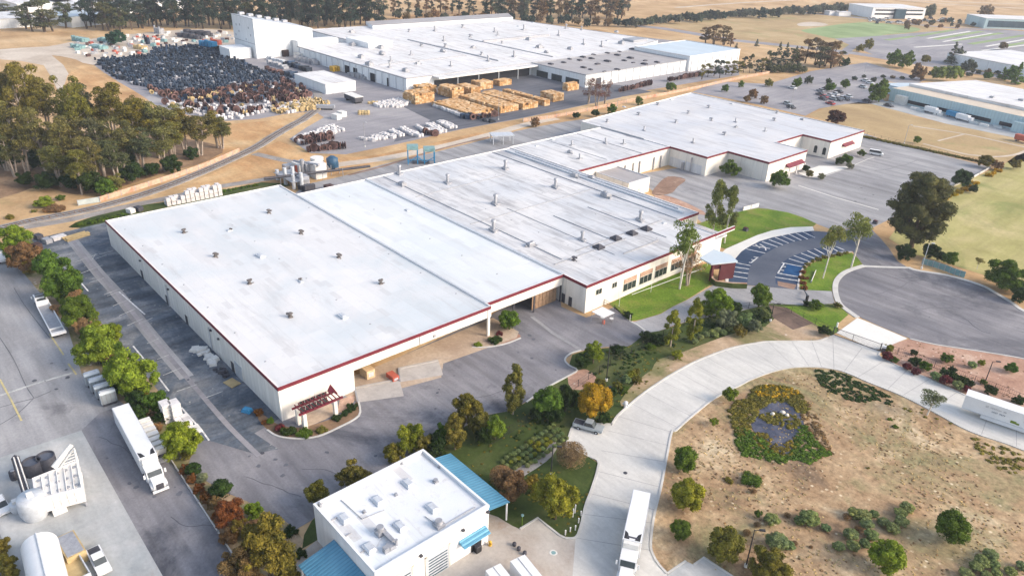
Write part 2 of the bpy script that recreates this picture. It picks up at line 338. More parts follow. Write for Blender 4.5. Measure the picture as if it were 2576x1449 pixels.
M['drum_tan'] = pmat('drum_tan', (.50, .38, .20), .8, .2, var=.3, vs=.5)
M['bag'] = pmat('white_wrap', (.66, .64, .64), .7, .3, var=.2, vs=1.2, island=(.62, 1.15))
M['bark'] = pmat('grey_bark', (.36, .30, .25), .95, .1, var=.4, vs=1.0)
M['bark_dark'] = pmat('dark_bark', (.10, .075, .055), .95, .1, var=.4, vs=1.0)
M['rock'] = pmat('pale_rock', (.60, .56, .50), .9, .2, var=.2, vs=1.0)
# foliage: colour comes from the plant itself (object colour), varied leaf by leaf
mt, nt, b = nmat('foliage', .75, .12)
oi = N(nt, "ShaderNodeObjectInfo"); ge = N(nt, "ShaderNodeNewGeometry")
v1 = ramp(nt, ge.outputs["Random Per Island"], [(0.0, (.62, .62, .62)), (.6, (1.0, 1.0, 1.0)), (1.0, (1.5, 1.45, 1.2))])
c_ = mix(nt, oi.outputs["Color"], v1, 1.0, 'MULTIPLY')
c_ = mix(nt, c_, ramp(nt, noise(nt, ge.outputs["Position"], .55, 3, .6), [(.3, (.6, .68, .7)), (.7, (1.45, 1.3, 1.0))]), .8, 'MULTIPLY')
nt.links.new(c_, b.inputs["Base Color"])
tr = N(nt, "ShaderNodeBsdfTranslucent"); nt.links.new(c_, tr.inputs[0]); ms = N(nt, "ShaderNodeMixShader"); ms.inputs[0].default_value = .25
nt.links.new(b.outputs[0], ms.inputs[1]); nt.links.new(tr.outputs[0], ms.inputs[2]); nt.links.new(ms.outputs[0], nt.nodes["Material Output"].inputs[0])
M['leaf'] = mt
# ================================================================ the ground
LZ = [0.0]
def sheet(name, pts, mat, z, px=True, sm=0, h=0.0):
    if sm: pts = smooth(pts, sm, True)
    P = [at(*p) if px else Vector((*p, 0)) for p in pts]
    mb = MB(); poly = [(p.x, p.y) for p in P]
    if h: mb.prism(poly, 0.0, z)
    else:
        ar = sum(poly[i][0]*poly[(i+1) % len(poly)][1]-poly[(i+1) % len(poly)][0]*poly[i][1] for i in range(len(poly)))
        if ar < 0: poly = poly[::-1]
        mb.add([(x, y, z) for x, y in poly], [tuple(range(len(poly)))])
    return tag(mb.build(name, M[mat]), kind='structure')
def ribbon(pts, width, z0, z1, mb=None, px=True, sm=4, off=0.0):
    """strip along a line on the ground, real kerb section"""
    if sm: pts = smooth(pts, sm)
    P = [at(*p) if px else Vector((*p, 0)) for p in pts]
    mb = mb or MB(); L = []; R = []
    for i, p in enumerate(P):
        d = (P[min(i+1, len(P)-1)]-P[max(i-1, 0)]).normalized(); n = Vector((-d.y, d.x, 0))
        L.append(p+n*(off+width/2)); R.append(p+n*(off-width/2))
    k = len(P)
    vs = [(p.x, p.y, z1) for p in L]+[(p.x, p.y, z1) for p in R]+[(p.x, p.y, z0) for p in L]+[(p.x, p.y, z0) for p in R]
    fs = []
    for i in range(k-1):
        fs += [(i, k+i, k+i+1, i+1), (i, i+1, 2*k+i+1, 2*k+i), (k+i, 3*k+i, 3*k+i+1, k+i+1)]
    fs += [(0, 2*k, 3*k, k), (k-1, 2*k-1, 4*k-1, 3*k-1)]
    return mb.add(vs, fs)
g = MB(); g.add([(-7000, -5000, 0), (3000, -5000, 0), (3000, 8000, 0), (-7000, 8000, 0)], [(0, 1, 2, 3)])
tag(g.build('ground', M['ground']), kind='structure')
z = 0.02
sheet('ground_leaf_litter', [(-260, 270), (0, 300), (120, 330), (300, 330), (470, 350), (575, 375), (560, 400), (430, 430), (300, 472), (190, 490), (100, 470), (0, 500), (-300, 560)], 'litter', z, sm=3)
sheet('field', [(2236, 600), (2300, 640), (2400, 668), (2500, 700), (2640, 770), (3000, 800), (3300, 450), (2576, 378), (2520, 418), (2494, 428), (2447, 449), (2362, 486), (2290, 530)], 'field', z)
sheet('field_beside_warehouse', [(2035, 290), (2090, 268), (2160, 258), (2235, 268), (2300, 295), (2576, 350), (2900, 420), (2700, 400), (2520, 410), (2460, 398), (2252, 360), (2177, 333)], 'field_brown', z)
sheet('bare_soil', [(470, 425), (560, 385), (560, 320), (590, 312), (660, 306), (740, 296), (790, 290), (780, 298), (735, 322), (690, 345), (632, 380), (560, 412), (500, 440)], 'soil_orange', z+.004, sm=2)
sheet('bare_soil', [(470, 470), (560, 425), (640, 388), (700, 356), (740, 372), (800, 392), (900, 396), (1000, 380), (1100, 358), (1200, 335), (1240, 338), (1100, 372), (960, 404), (860, 436), (720, 462), (640, 458), (530, 480)], 'soil_orange', z+.006, sm=2)
sheet('bare_soil', [(190, 168), (240, 172), (300, 208), (370, 250), (400, 285), (380, 300), (300, 290), (200, 260), (160, 220)], 'soil_orange', z+.004, sm=2)
sheet('bare_soil', [(1000, 40), (1180, 30), (1300, 36), (1300, 44), (1100, 56), (980, 60)], 'soil_orange', z+.004, sm=2)
sheet('field_far', [(1650, 64), (1760, 45), (1950, 30), (2150, 38), (2357, 70), (2300, 100), (2160, 130), (1960, 122), (1840, 95)], 'field_brown', z)
sheet('field_green', [(2015, 78), (2060, 70), (2130, 60), (2200, 58), (2310, 72), (2295, 82), (2230, 88), (2160, 101), (2100, 98), (2060, 90)], 'lawn_pale', z+.02, sm=3)
sheet('field_bare_patch', [(2008, 60), (2040, 56), (2075, 60), (2080, 65), (2040, 67), (2010, 66)], 'sand', z+.04, sm=3)
sheet('sandy_yard', [(0, 125), (120, 118), (190, 104), (300, 90), (450, 76), (560, 76), (620, 95), (660, 140), (400, 150), (240, 165), (190, 150), (130, 140), (160, 165), (190, 230), (150, 240), (110, 165), (0, 150)], 'sand', z, sm=2)
sheet('verge', [(172, 572), (190, 560), (300, 523), (430, 507), (530, 485), (645, 462), (720, 446), (730, 468), (530, 502), (430, 520), (290, 552), (215, 575)], 'lawn_dark', z)
sheet('yard_paving', [(236, 164), (290, 205), (350, 240), (400, 270), (480, 292), (570, 305), (650, 300), (720, 287), (792, 281), (815, 296), (770, 322), (728, 350), (780, 386), (870, 389), (1000, 363), (1160, 326), (1300, 301), (1420, 276), (1560, 246), (1600, 232), (1860, 190), (1850, 120), (1300, 60), (760, 80), (600, 118), (480, 112), (400, 140), (300, 146)], 'yard', z)
sheet('yard_asphalt', [(1003, 264), (1082, 303), (1060, 325), (1000, 345), (990, 358), (1160, 325), (1300, 300), (1420, 275), (1560, 245), (1640, 232), (1560, 215), (1420, 205), (1320, 190), (1130, 225)], 'asphalt_dark', z+.02)
sheet('service_road', [(720, 500), (780, 462), (860, 444), (960, 415), (1100, 382), (1230, 349), (1300, 330), (1360, 318), (1420, 307), (1470, 300), (1500, 330), (1300, 400), (900, 500)], 'asphalt_pale', z)
mb = ribbon([(876, 441), (960, 420), (1018, 402), (1120, 372), (1230, 345)], 1.2, 0, .05); tag(mb.build('service_road_verge', M['red_dirt']), kind='structure')
mb = ribbon([(700, 440), (850, 415), (960, 400), (1100, 372), (1230, 340), (1330, 312), (1400, 298)], 5.0, 0, .03); tag(mb.build('dirt_road', M['sand']), kind='structure')
# railway
mb = ribbon([(-160, 612), (0, 576), (75, 558), (175, 539), (250, 522), (375, 486), (500, 438), (632, 378), (686, 345), (732, 318), (762, 302), (792, 280)], 4.4, 0, .28)
ribbon([(792, 280), (800, 250), (798, 230)], 4.0, 0, .2, mb)
tag(mb.build('railway_ballast', M['ballast']), kind='structure')
track = [(-160, 612), (0, 576), (75, 558), (175, 539), (250, 522), (375, 486), (500, 438), (632, 378), (686, 345), (732, 318), (762, 302), (792, 280)]
mb = MB(); ribbon(track, .14, .28, .46, mb, off=.75); ribbon(track, .14, .28, .46, mb, off=-.75)
tag(mb.build('railway_rails', M['steel_dark']), kind='structure')
P = [at(*p) for p in smooth(track, 6)]; mb = MB(); acc = 0
for a, b_ in zip(P[:-1], P[1:]):
    d = (b_-a); L = d.length; an = math.atan2(d.y, d.x); k = max(1, int(L/1.3))
    for i in range(k):
        q = a+d*(i/k); mb.box(q.x, q.y, .28, .28, 2.5, .07, an)
tag(mb.build('railway_sleepers', M['wood']), kind='structure')
mb = ribbon([(640, 387), (720, 405), (830, 425)], 3.5, 0, .05); ribbon([(60, 572), (180, 552), (300, 524), (430, 497), (530, 474), (645, 455), (760, 438)], 3.6, 0, .05, mb)
tag(mb.build('gravel_path', M['ballast']), kind='structure')
# neighbour's lot and the long asphalt lot
sheet('neighbour_lot', [(-600, 640), (-10, 612), (50, 676), (95, 730), (170, 824), (207, 945), (312, 1016), (365, 1062), (422, 1155), (450, 1188), (500, 1268), (550, 1343), (600, 1422), (650, 1500), (760, 1680), (-700, 1680)], 'asphalt_pale', z)
sheet('neighbour_lot_strip', [(205, 1083), (250, 1040), (312, 1016), (365, 1062), (422, 1155), (450, 1188), (500, 1268), (550, 1343), (600, 1422), (650, 1500), (760, 1680), (560, 1680), (413, 1455), (345, 1335)], 'asphalt', z+.03)
sheet('concrete_pad', [(-62, 1172), (205, 1083), (345, 1335), (413, 1455), (540, 1660), (130, 1700)], 'concrete_pad', z+.06)
sheet('hedge_bed', [(50, 676), (30, 600), (80, 603), (120, 650), (165, 690), (205, 745), (225, 790), (290, 840), (330, 900), (400, 985), (450, 1050), (490, 1112), (477, 1168), (512, 1206), (570, 1242), (625, 1262), (670, 1290), (719, 1313), (744, 1333), (765, 1360), (700, 1460), (650, 1500), (600, 1422), (550, 1343), (500, 1268), (450, 1188), (422, 1155), (365, 1062), (312, 1016), (207, 945), (170, 824), (95, 730)], 'scrub', z+.01)
LOT = [(80, 604), (180, 580), (266, 560), (320, 555), (560, 780), (760, 1000), (1000, 900), (1240, 790), (1330, 730), (1405, 720), (1412, 772), (1474, 799), (1500, 790), (1548, 772), (1575, 800), (1590, 812), (1623, 834), (1620, 842), (1585, 870), (1555, 875), (1528, 873), (1480, 878), (1440, 890), (1420, 905), (1432, 918), (1450, 931), (1428, 946), (1375, 974), (1340, 997), (1323, 1010), (1290, 1032), (1230, 1043), (1150, 1082), (1100, 1122), (1000, 1162), (900, 1212), (840, 1252), (784, 1309), (744, 1332), (719, 1312), (670, 1289), (625, 1262), (570, 1240), (512, 1206), (475, 1168), (490, 1110), (450, 1050), (400, 985), (330, 900), (290, 840), (225, 790), (205, 745), (165, 690), (120, 650)]
sheet('asphalt_lot', LOT, 'asphalt', z+.03)
sheet('worn_side_lot', [(80, 604), (180, 580), (266, 560), (320, 555), (560, 790), (740, 1020), (690, 1062), (640, 1090), (700, 1130), (640, 1142), (525, 1108), (490, 1110), (450, 1050), (400, 985), (330, 900), (290, 840), (225, 790), (205, 745), (165, 690), (120, 650)], 'asphalt_worn', z+.045)
mb = ribbon([(178, 600), (250, 690), (300, 745), (400, 868), (500, 985), (575, 1072), (652, 1148)], .9, 0, z+.065); tag(mb.build('drainage_swale', M['yard']), kind='structure')
mb = ribbon([(178, 600), (250, 690), (300, 745), (400, 868), (470, 950)], 2.6, 0, z+.055); tag(mb.build('dusty_track', M['asphalt_pale']), kind='structure')
# lot line paint
mb = MB()
for L in ([(172, 674), (222, 733)], [(300, 735), (365, 792)], [(335, 871), (380, 925), (425, 984)], [(457, 1026), (510, 1086), (526, 1108)]): ribbon(L, .28, .02, z+.075, mb, sm=0)
tag(mb.build('lot_edge_lines', M['paint']), kind='structure')
mb = MB()
for a, b_ in (((190, 660), (245, 640)), ((205, 688), (258, 668)), ((225, 712), (262, 700)), ((262, 742), (300, 728)), ((285, 770), (330, 752)), ((395, 905), (425, 893)), ((445, 985), (495, 968)), ((270, 745), (312, 730)), ((240, 652), (268, 642)), ((250, 640), (285, 632)), ((350, 815), (385, 800)), ((520, 1000), (560, 985)), ((370, 865), (400, 852)), ((300, 795), (340, 778)), ((240, 640), (232, 654)), ((320, 820), (360, 802)), ((410, 945), (455, 926))): ribbon([a, b_], .16, .02, z+.078, mb, sm=0)
tag(mb.build('bay_lines', M['paint_faint']), kind='structure')
mb = MB()
ribbon([(1338, 797), (1390, 838), (1462, 881)], .9, .02, z+.05, mb, sm=0)
tag(mb.build('drain_channel', M['asphalt_pale']), kind='structure')
mb = MB(); ribbon([(0, 995), (90, 965), (182, 938)], .45, .02, z+.04, mb, sm=0)
tag(mb.build('neighbour_lot_line', M['paint_faint']), kind='structure')
mb = MB(); ribbon([(0, 955), (28, 1006), (54, 1058)], .3, .02, z+.045, mb, sm=0); ribbon([(125, 840), (160, 893)], .3, .02, z+.045, mb, sm=0); ribbon([(172, 915), (192, 942)], .3, .02, z+.045, mb, sm=0)
tag(mb.build('neighbour_lot_yellow_lines', M['paint_yellow']), kind='structure')
mb = MB()
for L in ([(35, 724), (60, 765), (95, 812), (125, 850)], [(0, 850), (35, 905), (65, 970), (85, 1000)], [(0, 1025), (45, 1012), (85, 1002), (128, 984)], [(85, 1002), (45, 1040), (0, 1068)]): ribbon(L, .1, .02, z+.035, mb)
tag(mb.build('asphalt_cracks', M['asphalt_dark']), kind='structure')
rc = random.Random(5)
def crack(x, y, ang, n, st, mb, wd=.045, zz=.09):
    pts = [(x, y)]
    for i in range(n): ang += rc.uniform(-.5, .5); x += math.cos(ang)*st; y += math.sin(ang)*st*.6; pts.append((x, y))
    ribbon(pts, wd, .01, zz, mb, sm=2)
mb = MB()
for (x, y, a_) in ((760, 1180, .3), (1180, 1000, -.3), (620, 1200, .7)): crack(x, y, a_, rc.randint(5, 10), 18, mb)
for (x, y, a_) in ((2200, 740, .2), (2300, 780, .1), (2420, 800, .2), (2250, 700, .3), (2200, 430, .3)): crack(x, y, a_, rc.randint(4, 7), 20, mb, .055)
for (x, y, a_) in ((250, 1100, .9), (430, 1300, 1.0)): crack(x, y, a_, rc.randint(5, 8), 20, mb, .06)
tag(mb.build('asphalt_sealed_cracks', M['asphalt_dark']), kind='structure')
mb = MB()
for i in range(46):
    cx_, cy_ = rc.choice(((900, 1120), (1150, 990), (700, 1180), (1350, 880), (300, 1120), (120, 950), (2300, 780), (2200, 480), (420, 1230), (1380, 860), (450, 950)))
    p = at(cx_+rc.gauss(0, 45), cy_+rc.gauss(0, 28)); r_ = rc.uniform(.15, .55); k_ = 9
    vs = [(p.x+math.cos(2*PI*i_/k_)*r_*rc.uniform(.6, 1.2), p.y+math.sin(2*PI*i_/k_)*r_*rc.uniform(.6, 1.2), .095) for i_ in range(k_)]; mb.add(vs, [tuple(range(k_))])
tag(mb.build('oil_spots', M['asphalt_dark']), kind='structure')
# planted ground, lawns, scrub
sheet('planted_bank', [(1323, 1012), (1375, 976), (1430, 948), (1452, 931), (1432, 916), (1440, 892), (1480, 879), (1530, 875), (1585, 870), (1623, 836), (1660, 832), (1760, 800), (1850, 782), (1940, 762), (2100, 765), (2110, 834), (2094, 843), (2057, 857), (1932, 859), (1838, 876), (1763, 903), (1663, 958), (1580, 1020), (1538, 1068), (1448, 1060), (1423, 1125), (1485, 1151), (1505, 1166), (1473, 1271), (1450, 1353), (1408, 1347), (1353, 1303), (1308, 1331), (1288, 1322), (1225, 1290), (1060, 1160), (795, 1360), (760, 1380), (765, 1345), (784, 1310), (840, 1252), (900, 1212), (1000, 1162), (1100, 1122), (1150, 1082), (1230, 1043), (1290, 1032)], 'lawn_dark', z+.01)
sheet('scrub_slope', [(1560, 1010), (1600, 960), (1640, 930), (1655, 905), (1720, 885), (1790, 858), (1850, 838), (1925, 822), (1950, 800), (2015, 792), (2060, 820), (2094, 843), (2057, 857), (1932, 859), (1838, 876), (1763, 903), (1663, 958), (1580, 1020)], 'scrub', z+.03, sm=2)
sheet('shade_triangle', [(1934, 768), (1978, 774), (2046, 814), (1995, 830), (1945, 800)], 'dirt_shade', z+.05)  # shade over brown dirt by the fence, painted as a dark ground sheet
sheet('pine_mulch', [(1428, 948), (1455, 932), (1476, 930), (1500, 950), (1480, 975), (1440, 980)], 'mulch', z+.03, sm=2)
sheet('gravel_walk', [(1290, 1180), (1330, 1165), (1375, 1130), (1392, 1100), (1400, 1130), (1375, 1160), (1330, 1190), (1310, 1200)], 'ballast', z+.03, sm=2)
sheet('lawn_by_office_wing', [(1533, 764), (1548, 778), (1575, 801), (1588, 808), (1613, 804), (1663, 789), (1693, 771), (1725, 756), (1786, 718), (1797, 716), (1790, 680), (1786, 660), (1700, 690), (1620, 722)], 'lawn', z+.03)
sheet('lawn_by_poplars', [(1740, 568), (1757, 574), (1789, 614), (1826, 627), (1865, 611), (1904, 595), (1942, 582), (1987, 575), (2044, 572), (2054, 563), (2019, 547), (1982, 535), (1932, 526), (1908, 524), (1870, 531), (1815, 543), (1765, 560)], 'lawn', z+.03)
sheet('lawn_island', [(2012, 730), (2014, 700), (2024, 678), (2040, 664), (2070, 650), (2142, 636), (2158, 650), (2172, 669), (2146, 677), (2120, 689), (2102, 706), (2095, 724), (2092, 734)], 'lawn', z+.03)
sheet('lawn_corner', [(1962, 771), (2050, 771), (2117, 774), (2134, 792), (2108, 815), (2104, 836), (2094, 840), (2046, 813)], 'lawn', z+.04)
sheet('cream_walk', [(855, 1006), (872, 1000), (893, 992), (892, 1008), (880, 1025), (862, 1038), (848, 1040)], 'mulch', z+.07)
sheet('loading_apron', [(858, 960), (862, 992), (895, 1010), (1000, 980), (1110, 950), (1115, 915), (1200, 885), (1300, 850), (1305, 835), (1240, 800), (1000, 900)], 'loading', z+.06)
sheet('truck_dock_ramp', [(893, 980), (1005, 957), (1016, 997), (900, 1013)], 'tiles', z+.08)
sheet('truck_dock_ramp', [(1003, 930), (1103, 909), (1115, 944), (1006, 962)], 'tiles', z+.08)
for nm, ps, mt_ in (('corner_bed', [(700, 1068), (665, 1045), (650, 1040), (650, 1055), (672, 1080), (700, 1096), (750, 1102), (800, 1096), (850, 1075), (902, 1045), (900, 1010), (880, 1030), (850, 1048), (760, 1075)], 'litter'), ('door_bed', [(1190, 868), (1230, 852), (1265, 835), (1300, 838), (1308, 850), (1270, 865), (1220, 872)], 'mulch'), ('far_bed', [(1680, 445), (1725, 452), (1705, 470), (1690, 486), (1660, 492), (1640, 488), (1650, 470)], 'red_dirt'), ('walk_by_annex', [(1650, 490), (1700, 500), (1770, 533), (1760, 540), (1660, 505)], 'mulch')):
    sheet(nm, ps, mt_, z+.05, sm=3)
mb = ribbon([(672, 1082), (700, 1098), (750, 1104), (800, 1098), (850, 1077), (903, 1046), (902, 1010)], .35, 0, .17)
ribbon([(1188, 874), (1225, 874), (1270, 866), (1310, 851)], .35, 0, .17, mb); ribbon([(1462, 882), (1435, 890), (1421, 905), (1432, 920), (1452, 932), (1428, 947), (1375, 976), (1324, 1012)], .35, 0, .17, mb, sm=3)
ribbon([(1588, 810), (1606, 820), (1624, 834)], .5, 0, .15, mb)
tag(mb.build('lot_kerb', M['kerb']), kind='structure')
# drives, curved car park
sheet('paved_path', [(1580, 806), (1588, 812), (1613, 805), (1663, 790), (1693, 772), (1725, 757), (1797, 717), (1880, 719), (2009, 729), (2092, 733), (2100, 764), (2020, 768), (1940, 764), (1850, 786), (1760, 802), (1700, 817), (1658, 833), (1622, 838)], 'asphalt_pale', z+.035)
sheet('upper_lot', [(1600, 440), (1690, 425), (1800, 420), (2000, 330), (2177, 337), (2252, 362), (2492, 421), (2447, 447), (2362, 483), (2290, 520), (2230, 556), (2190, 576), (2150, 573), (2094, 579), (2052, 563), (2019, 548), (1982, 535), (1932, 526), (1908, 524), (1870, 531), (1810, 545), (1765, 560), (1700, 503), (1640, 480)], 'asphalt_pale', z+.015)
sheet('upper_lot_white_patch', [(2008, 436), (2060, 418), (2140, 420), (2062, 445), (2030, 447)], 'concrete_white', z+.06)
mb = MB(); ribbon([(2008, 467), (2100, 497), (2210, 528)], .5, .02, z+.04, mb, sm=0); ribbon([(2062, 448), (2130, 424), (2185, 400), (2200, 396)], .18, .02, z+.04, mb, sm=0)
tag(mb.build('upper_lot_line', M['concrete_white']), kind='structure')
sheet('drive', [(2090, 578), (2190, 574), (2215, 600), (2237, 626), (2257, 657), (2285, 674), (2230, 672), (2174, 670), (2157, 648), (2142, 630), (2150, 600)], 'asphalt', z+.02)
BAY = [(1832, 712), (1833, 680), (1844, 657), (1865, 632), (1881, 622), (1911, 606), (1942, 597), (1972, 591), (2003, 585), (2041, 581), (2090, 585), (2150, 595), (2152, 632), (2117, 635), (2064, 648), (2033, 660), (2018, 677), (2009, 702), (2006, 729), (1881, 718)]
sheet('curved_car_park', BAY, 'asphalt_new', z+.045)
sheet('curved_walk', [(1790, 660), (1826, 627), (1865, 610), (1904, 593), (1942, 581), (1987, 573), (2044, 571), (2048, 581), (2003, 586), (1972, 592), (1942, 598), (1911, 607), (1881, 623), (1865, 633), (1844, 658), (1834, 680), (1832, 714), (1826, 712), (1822, 690), (1838, 655)], 'concrete_white', .14, h=1)
mb = ribbon([(2007, 729), (2010, 702), (2019, 677), (2034, 661), (2064, 649), (2117, 636), (2142, 634)], .4, 0, .15); tag(mb.build('car_park_kerb', M['kerb']), kind='structure')
def nat8(x, y): return (1728.3+.15249*x, 550+.15249*y)
sheet('parking_stalls', [nat8(*q) for q in ((690, 1040), (695, 860), (770, 705), (905, 545), (1010, 470), (1210, 375), (1410, 315), (1610, 275), (1810, 235), (2040, 208), (2110, 318), (1885, 362), (1675, 408), (1490, 470), (1290, 575), (1120, 690), (1045, 780), (1010, 910), (995, 1060))], 'asphalt_stall', z+.052)
sheet('parking_stalls', [nat8(*q) for q in ((1460, 1080), (1455, 970), (1500, 860), (1560, 740), (1660, 665), (1760, 615), (1870, 570), (1985, 535), (2120, 500), (2230, 480), (2450, 465), (2560, 530), (2260, 595), (2100, 665), (2030, 715), (1910, 805), (1850, 960), (1828, 1120))], 'asphalt_stall', z+.052)
mb = MB()
for a, b_ in (((705, 945), (995, 990)), ((705, 870), (1010, 910)), ((735, 795), (1025, 838)), ((770, 725), (1045, 780)), ((980, 505), (1290, 575)), ((1080, 450), (1370, 500)), ((1240, 385), (1490, 470)), ((1350, 350), (1580, 438)), ((1455, 315), (1675, 408)), ((1560, 285), (1775, 380)), ((1675, 258), (1885, 362)), ((1790, 240), (1990, 345)), ((1910, 225), (2110, 318)), ((1455, 970), (1830, 1030)), ((1490, 905), (1840, 965)), ((1560, 730), (1910, 800)), ((1680, 665), (1970, 755)), ((1760, 615), (2030, 715)), ((1880, 575), (2100, 660)), ((1985, 535), (2180, 630)), ((2100, 500), (2260, 590)), ((2230, 480), (2370, 560)), ((2350, 470), (2480, 540)), ((2450, 465), (2590, 520)),
               ((1130, 430), (1200, 490)), ((1200, 425), (1290, 480)), ((1290, 480), (1300, 530)), ((1020, 725), (1060, 735)), ((1060, 680), (1110, 690)), ((1100, 635), (1170, 645)), ((1550, 790), (1630, 800)), ((1520, 850), (1600, 860)), ((1500, 905), (1570, 910)), ((1060, 730), (1170, 640)), ((1600, 745), (1500, 900))):
    ribbon([nat8(*a), nat8(*b_)], .36, .05, z+.075, mb, sm=0)
tag(mb.build('parking_lines', M['paint']), kind='structure')
sheet('blue_bay', [nat8(*p) for p in ((1660, 745), (1900, 805), (1850, 955), (1580, 905))], 'paint_blue', z+.06)
sheet('pink_hatched_bay', [nat8(*p) for p in ((1490, 1035), (1810, 1095), (1760, 1175), (1500, 1110))], 'red_dirt', z+.06)
CUL = [(2172, 670), (2147, 678), (2122, 689.5), (2107, 707), (2104, 726), (2106, 744), (2117, 766), (2157, 796), (2214, 821), (2287, 851), (2357, 866), (2457, 881), (2576, 901), (2800, 945), (3200, 1020), (3200, 960), (2800, 850), (2640, 808), (2576, 786), (2544, 764), (2507, 741), (2477, 724), (2444, 712), (2382, 694), (2307, 682), (2285, 674)]
sheet('cul_de_sac', CUL, 'asphalt', z+.035)
mb = ribbon([(2174, 669), (2147, 677), (2122, 688), (2105, 706), (2101, 726), (2104, 746), (2116, 769), (2157, 799)], 1.3, 0, .15)
ribbon([(2285, 673), (2307, 681), (2382, 693), (2444, 710), (2477, 722), (2507, 739), (2544, 761), (2576, 783), (2640, 804)], 1.0, 0, .15, mb)
tag(mb.build('pavement', M['kerb']), kind='structure')
mb = ribbon([(2289, 853), (2357, 868), (2457, 883), (2576, 903), (2800, 948)], .35, 0, .15); tag(mb.build('street_kerb', M['kerb']), kind='structure')
mb = ribbon([(2172, 670), (2220, 672), (2285, 674)], 1.0, .05, z+.06); tag(mb.build('street_gutter', M['concrete']), kind='structure')
sheet('gate_apron', [(2104, 838), (2157, 800), (2214, 823), (2283, 852), (2257, 862), (2219, 878), (2200, 880)], 'concrete_white', z+.05)
# concrete road and its yard
sheet('dry_planting_ground', [(1678, 1440), (1658, 1421), (1643, 1396), (1637, 1368), (1645, 1298), (1663, 1226), (1678, 1148), (1690, 1088), (1700, 1084), (1725, 1060), (1763, 1028), (1800, 1000), (1863, 968), (1888, 955), (1932, 938), (1969, 928), (2007, 923), (2057, 923), (2107, 930), (2144, 943), (2182, 960), (2269, 995), (2357, 1040), (2442, 1085), (2576, 1132), (3100, 1350), (3100, 1800), (1700, 1800)], 'dirt', z+.01)
sheet('street_side_mulch', [(2215, 880), (2257, 862), (2287, 853), (2357, 868), (2457, 883), (2576, 903), (3000, 985), (3000, 1250), (2576, 1058), (2432, 996), (2337, 953), (2232, 909)], 'mulch', z+.01)
LEFT = [(1448, 1353), (1460, 1326), (1473, 1271), (1488, 1231), (1500, 1180), (1507, 1150), (1515, 1110), (1538, 1070), (1553, 1046.5), (1580.5, 1021.5), (1613, 994), (1663, 959), (1713, 929), (1763, 904), (1838, 876.5), (1900, 864), (1932, 860), (2007, 859), (2057, 858), (2082, 849), (2095, 842), (2150, 860), (2214, 885), (2212, 896), (2235, 910), (2282, 931.5), (2337, 954), (2432, 996.5), (2576, 1060), (2800, 1160), (3300, 1380)]
RIGHT = [(1700, 1480), (1678, 1443), (1658, 1421), (1643, 1396), (1637, 1368), (1645.5, 1298), (1663, 1226), (1678, 1148), (1690, 1088), (1700, 1084), (1725, 1061), (1763, 1029), (1800, 1001), (1863, 969), (1888, 956), (1932, 939), (1969, 929), (2007, 924), (2057, 924), (2107, 931), (2144, 944), (2182, 961), (2269, 996), (2357, 1041), (2442, 1086), (2576, 1133), (2800, 1230), (3300, 1480)]
sheet('concrete_road', [(1380, 1700), (1440, 1450)]+LEFT+RIGHT[::-1]+[(1760, 1700)], 'concrete', z+.04)
sheet('concrete_lay_by', [(1438, 1075), (1450, 1061), (1540, 1069), (1515, 1110), (1505, 1160), (1485, 1151), (1423, 1125)], 'concrete', z+.05)
sheet('building_yard', [(1222, 1290), (1252, 1300), (1288, 1322), (1308, 1331), (1353, 1303), (1408, 1347), (1423, 1354), (1450, 1353), (1440, 1460), (1380, 1700), (700, 1700), (745, 1420), (765, 1385), (795, 1360), (1000, 1300)], 'concrete_stained', z+.03)
sheet('corner_slab', [(1675, 1450), (1725, 1411), (1745, 1421), (1770, 1402), (1850, 1455), (1990, 1600), (1700, 1600)], 'concrete_pad', z+.06)
mb = ribbon([(1423, 1354), (1408, 1347), (1380, 1325), (1353, 1303), (1308, 1331)], .3, 0, .17, sm=0)
ribbon([(1423, 1354), (1448, 1352), (1460, 1326), (1473, 1271), (1488, 1231), (1506, 1166), (1486, 1151)], .35, 0, .17, mb)
ribbon([(1423, 1124), (1438, 1078), (1450, 1061), (1490, 1066), (1540, 1068)], .35, 0, .17, mb, sm=0)
ribbon(LEFT[7:20], .35, 0, .17, mb); ribbon(RIGHT[1:-1], .35, 0, .17, mb); ribbon(LEFT[22:], .35, 0, .17, mb)
ribbon([(1725, 1411), (1678, 1443)], .3, 0, .15, mb, sm=0); ribbon([(1745, 1421), (1770, 1402), (1850, 1455)], .3, 0, .15, mb, sm=0)
tag(mb.build('road_kerb', M['kerb']), kind='structure')
# slab joints across the concrete road
LP = [at(*p) for p in smooth([(1448, 1353), (1460, 1326), (1473, 1271), (1488, 1231), (1507, 1150), (1538, 1070), (1580, 1021.5), (1613, 994), (1663, 959), (1713, 929), (1763, 904), (1838, 876.5), (1932, 860), (2007, 859), (2095, 850), (2214, 896), (2282, 931), (2337, 954), (2432, 996), (2576, 1060)], 5)]
RP = [at(*p) for p in smooth([(1643, 1385), (1645, 1298), (1663, 1226), (1678, 1148), (1692, 1088), (1725, 1061), (1763, 1029), (1800, 1001), (1863, 969), (1888, 956), (1932, 939), (1969, 929), (2007, 924), (2057, 924), (2107, 931), (2144, 944), (2182, 961), (2269, 996), (2357, 1041), (2442, 1086), (2576, 1133)], 5)]
mb = MB()
last = None
for p in LP:
    if last is not None and (p-last).length < 4.2: continue
    last = p; q = min(RP, key=lambda r: (r-p).length); d = (q-p).normalized(); n = Vector((-d.y, d.x, 0))*.035
    mb.add([tuple(p+n+Vector((0, 0, z+.052))), tuple(p-n+Vector((0, 0, z+.052))), tuple(q-n+Vector((0, 0, z+.052))), tuple(q+n+Vector((0, 0, z+.052)))], [(0, 1, 2, 3)])
tag(mb.build('road_joints', M['yard']), kind='structure')
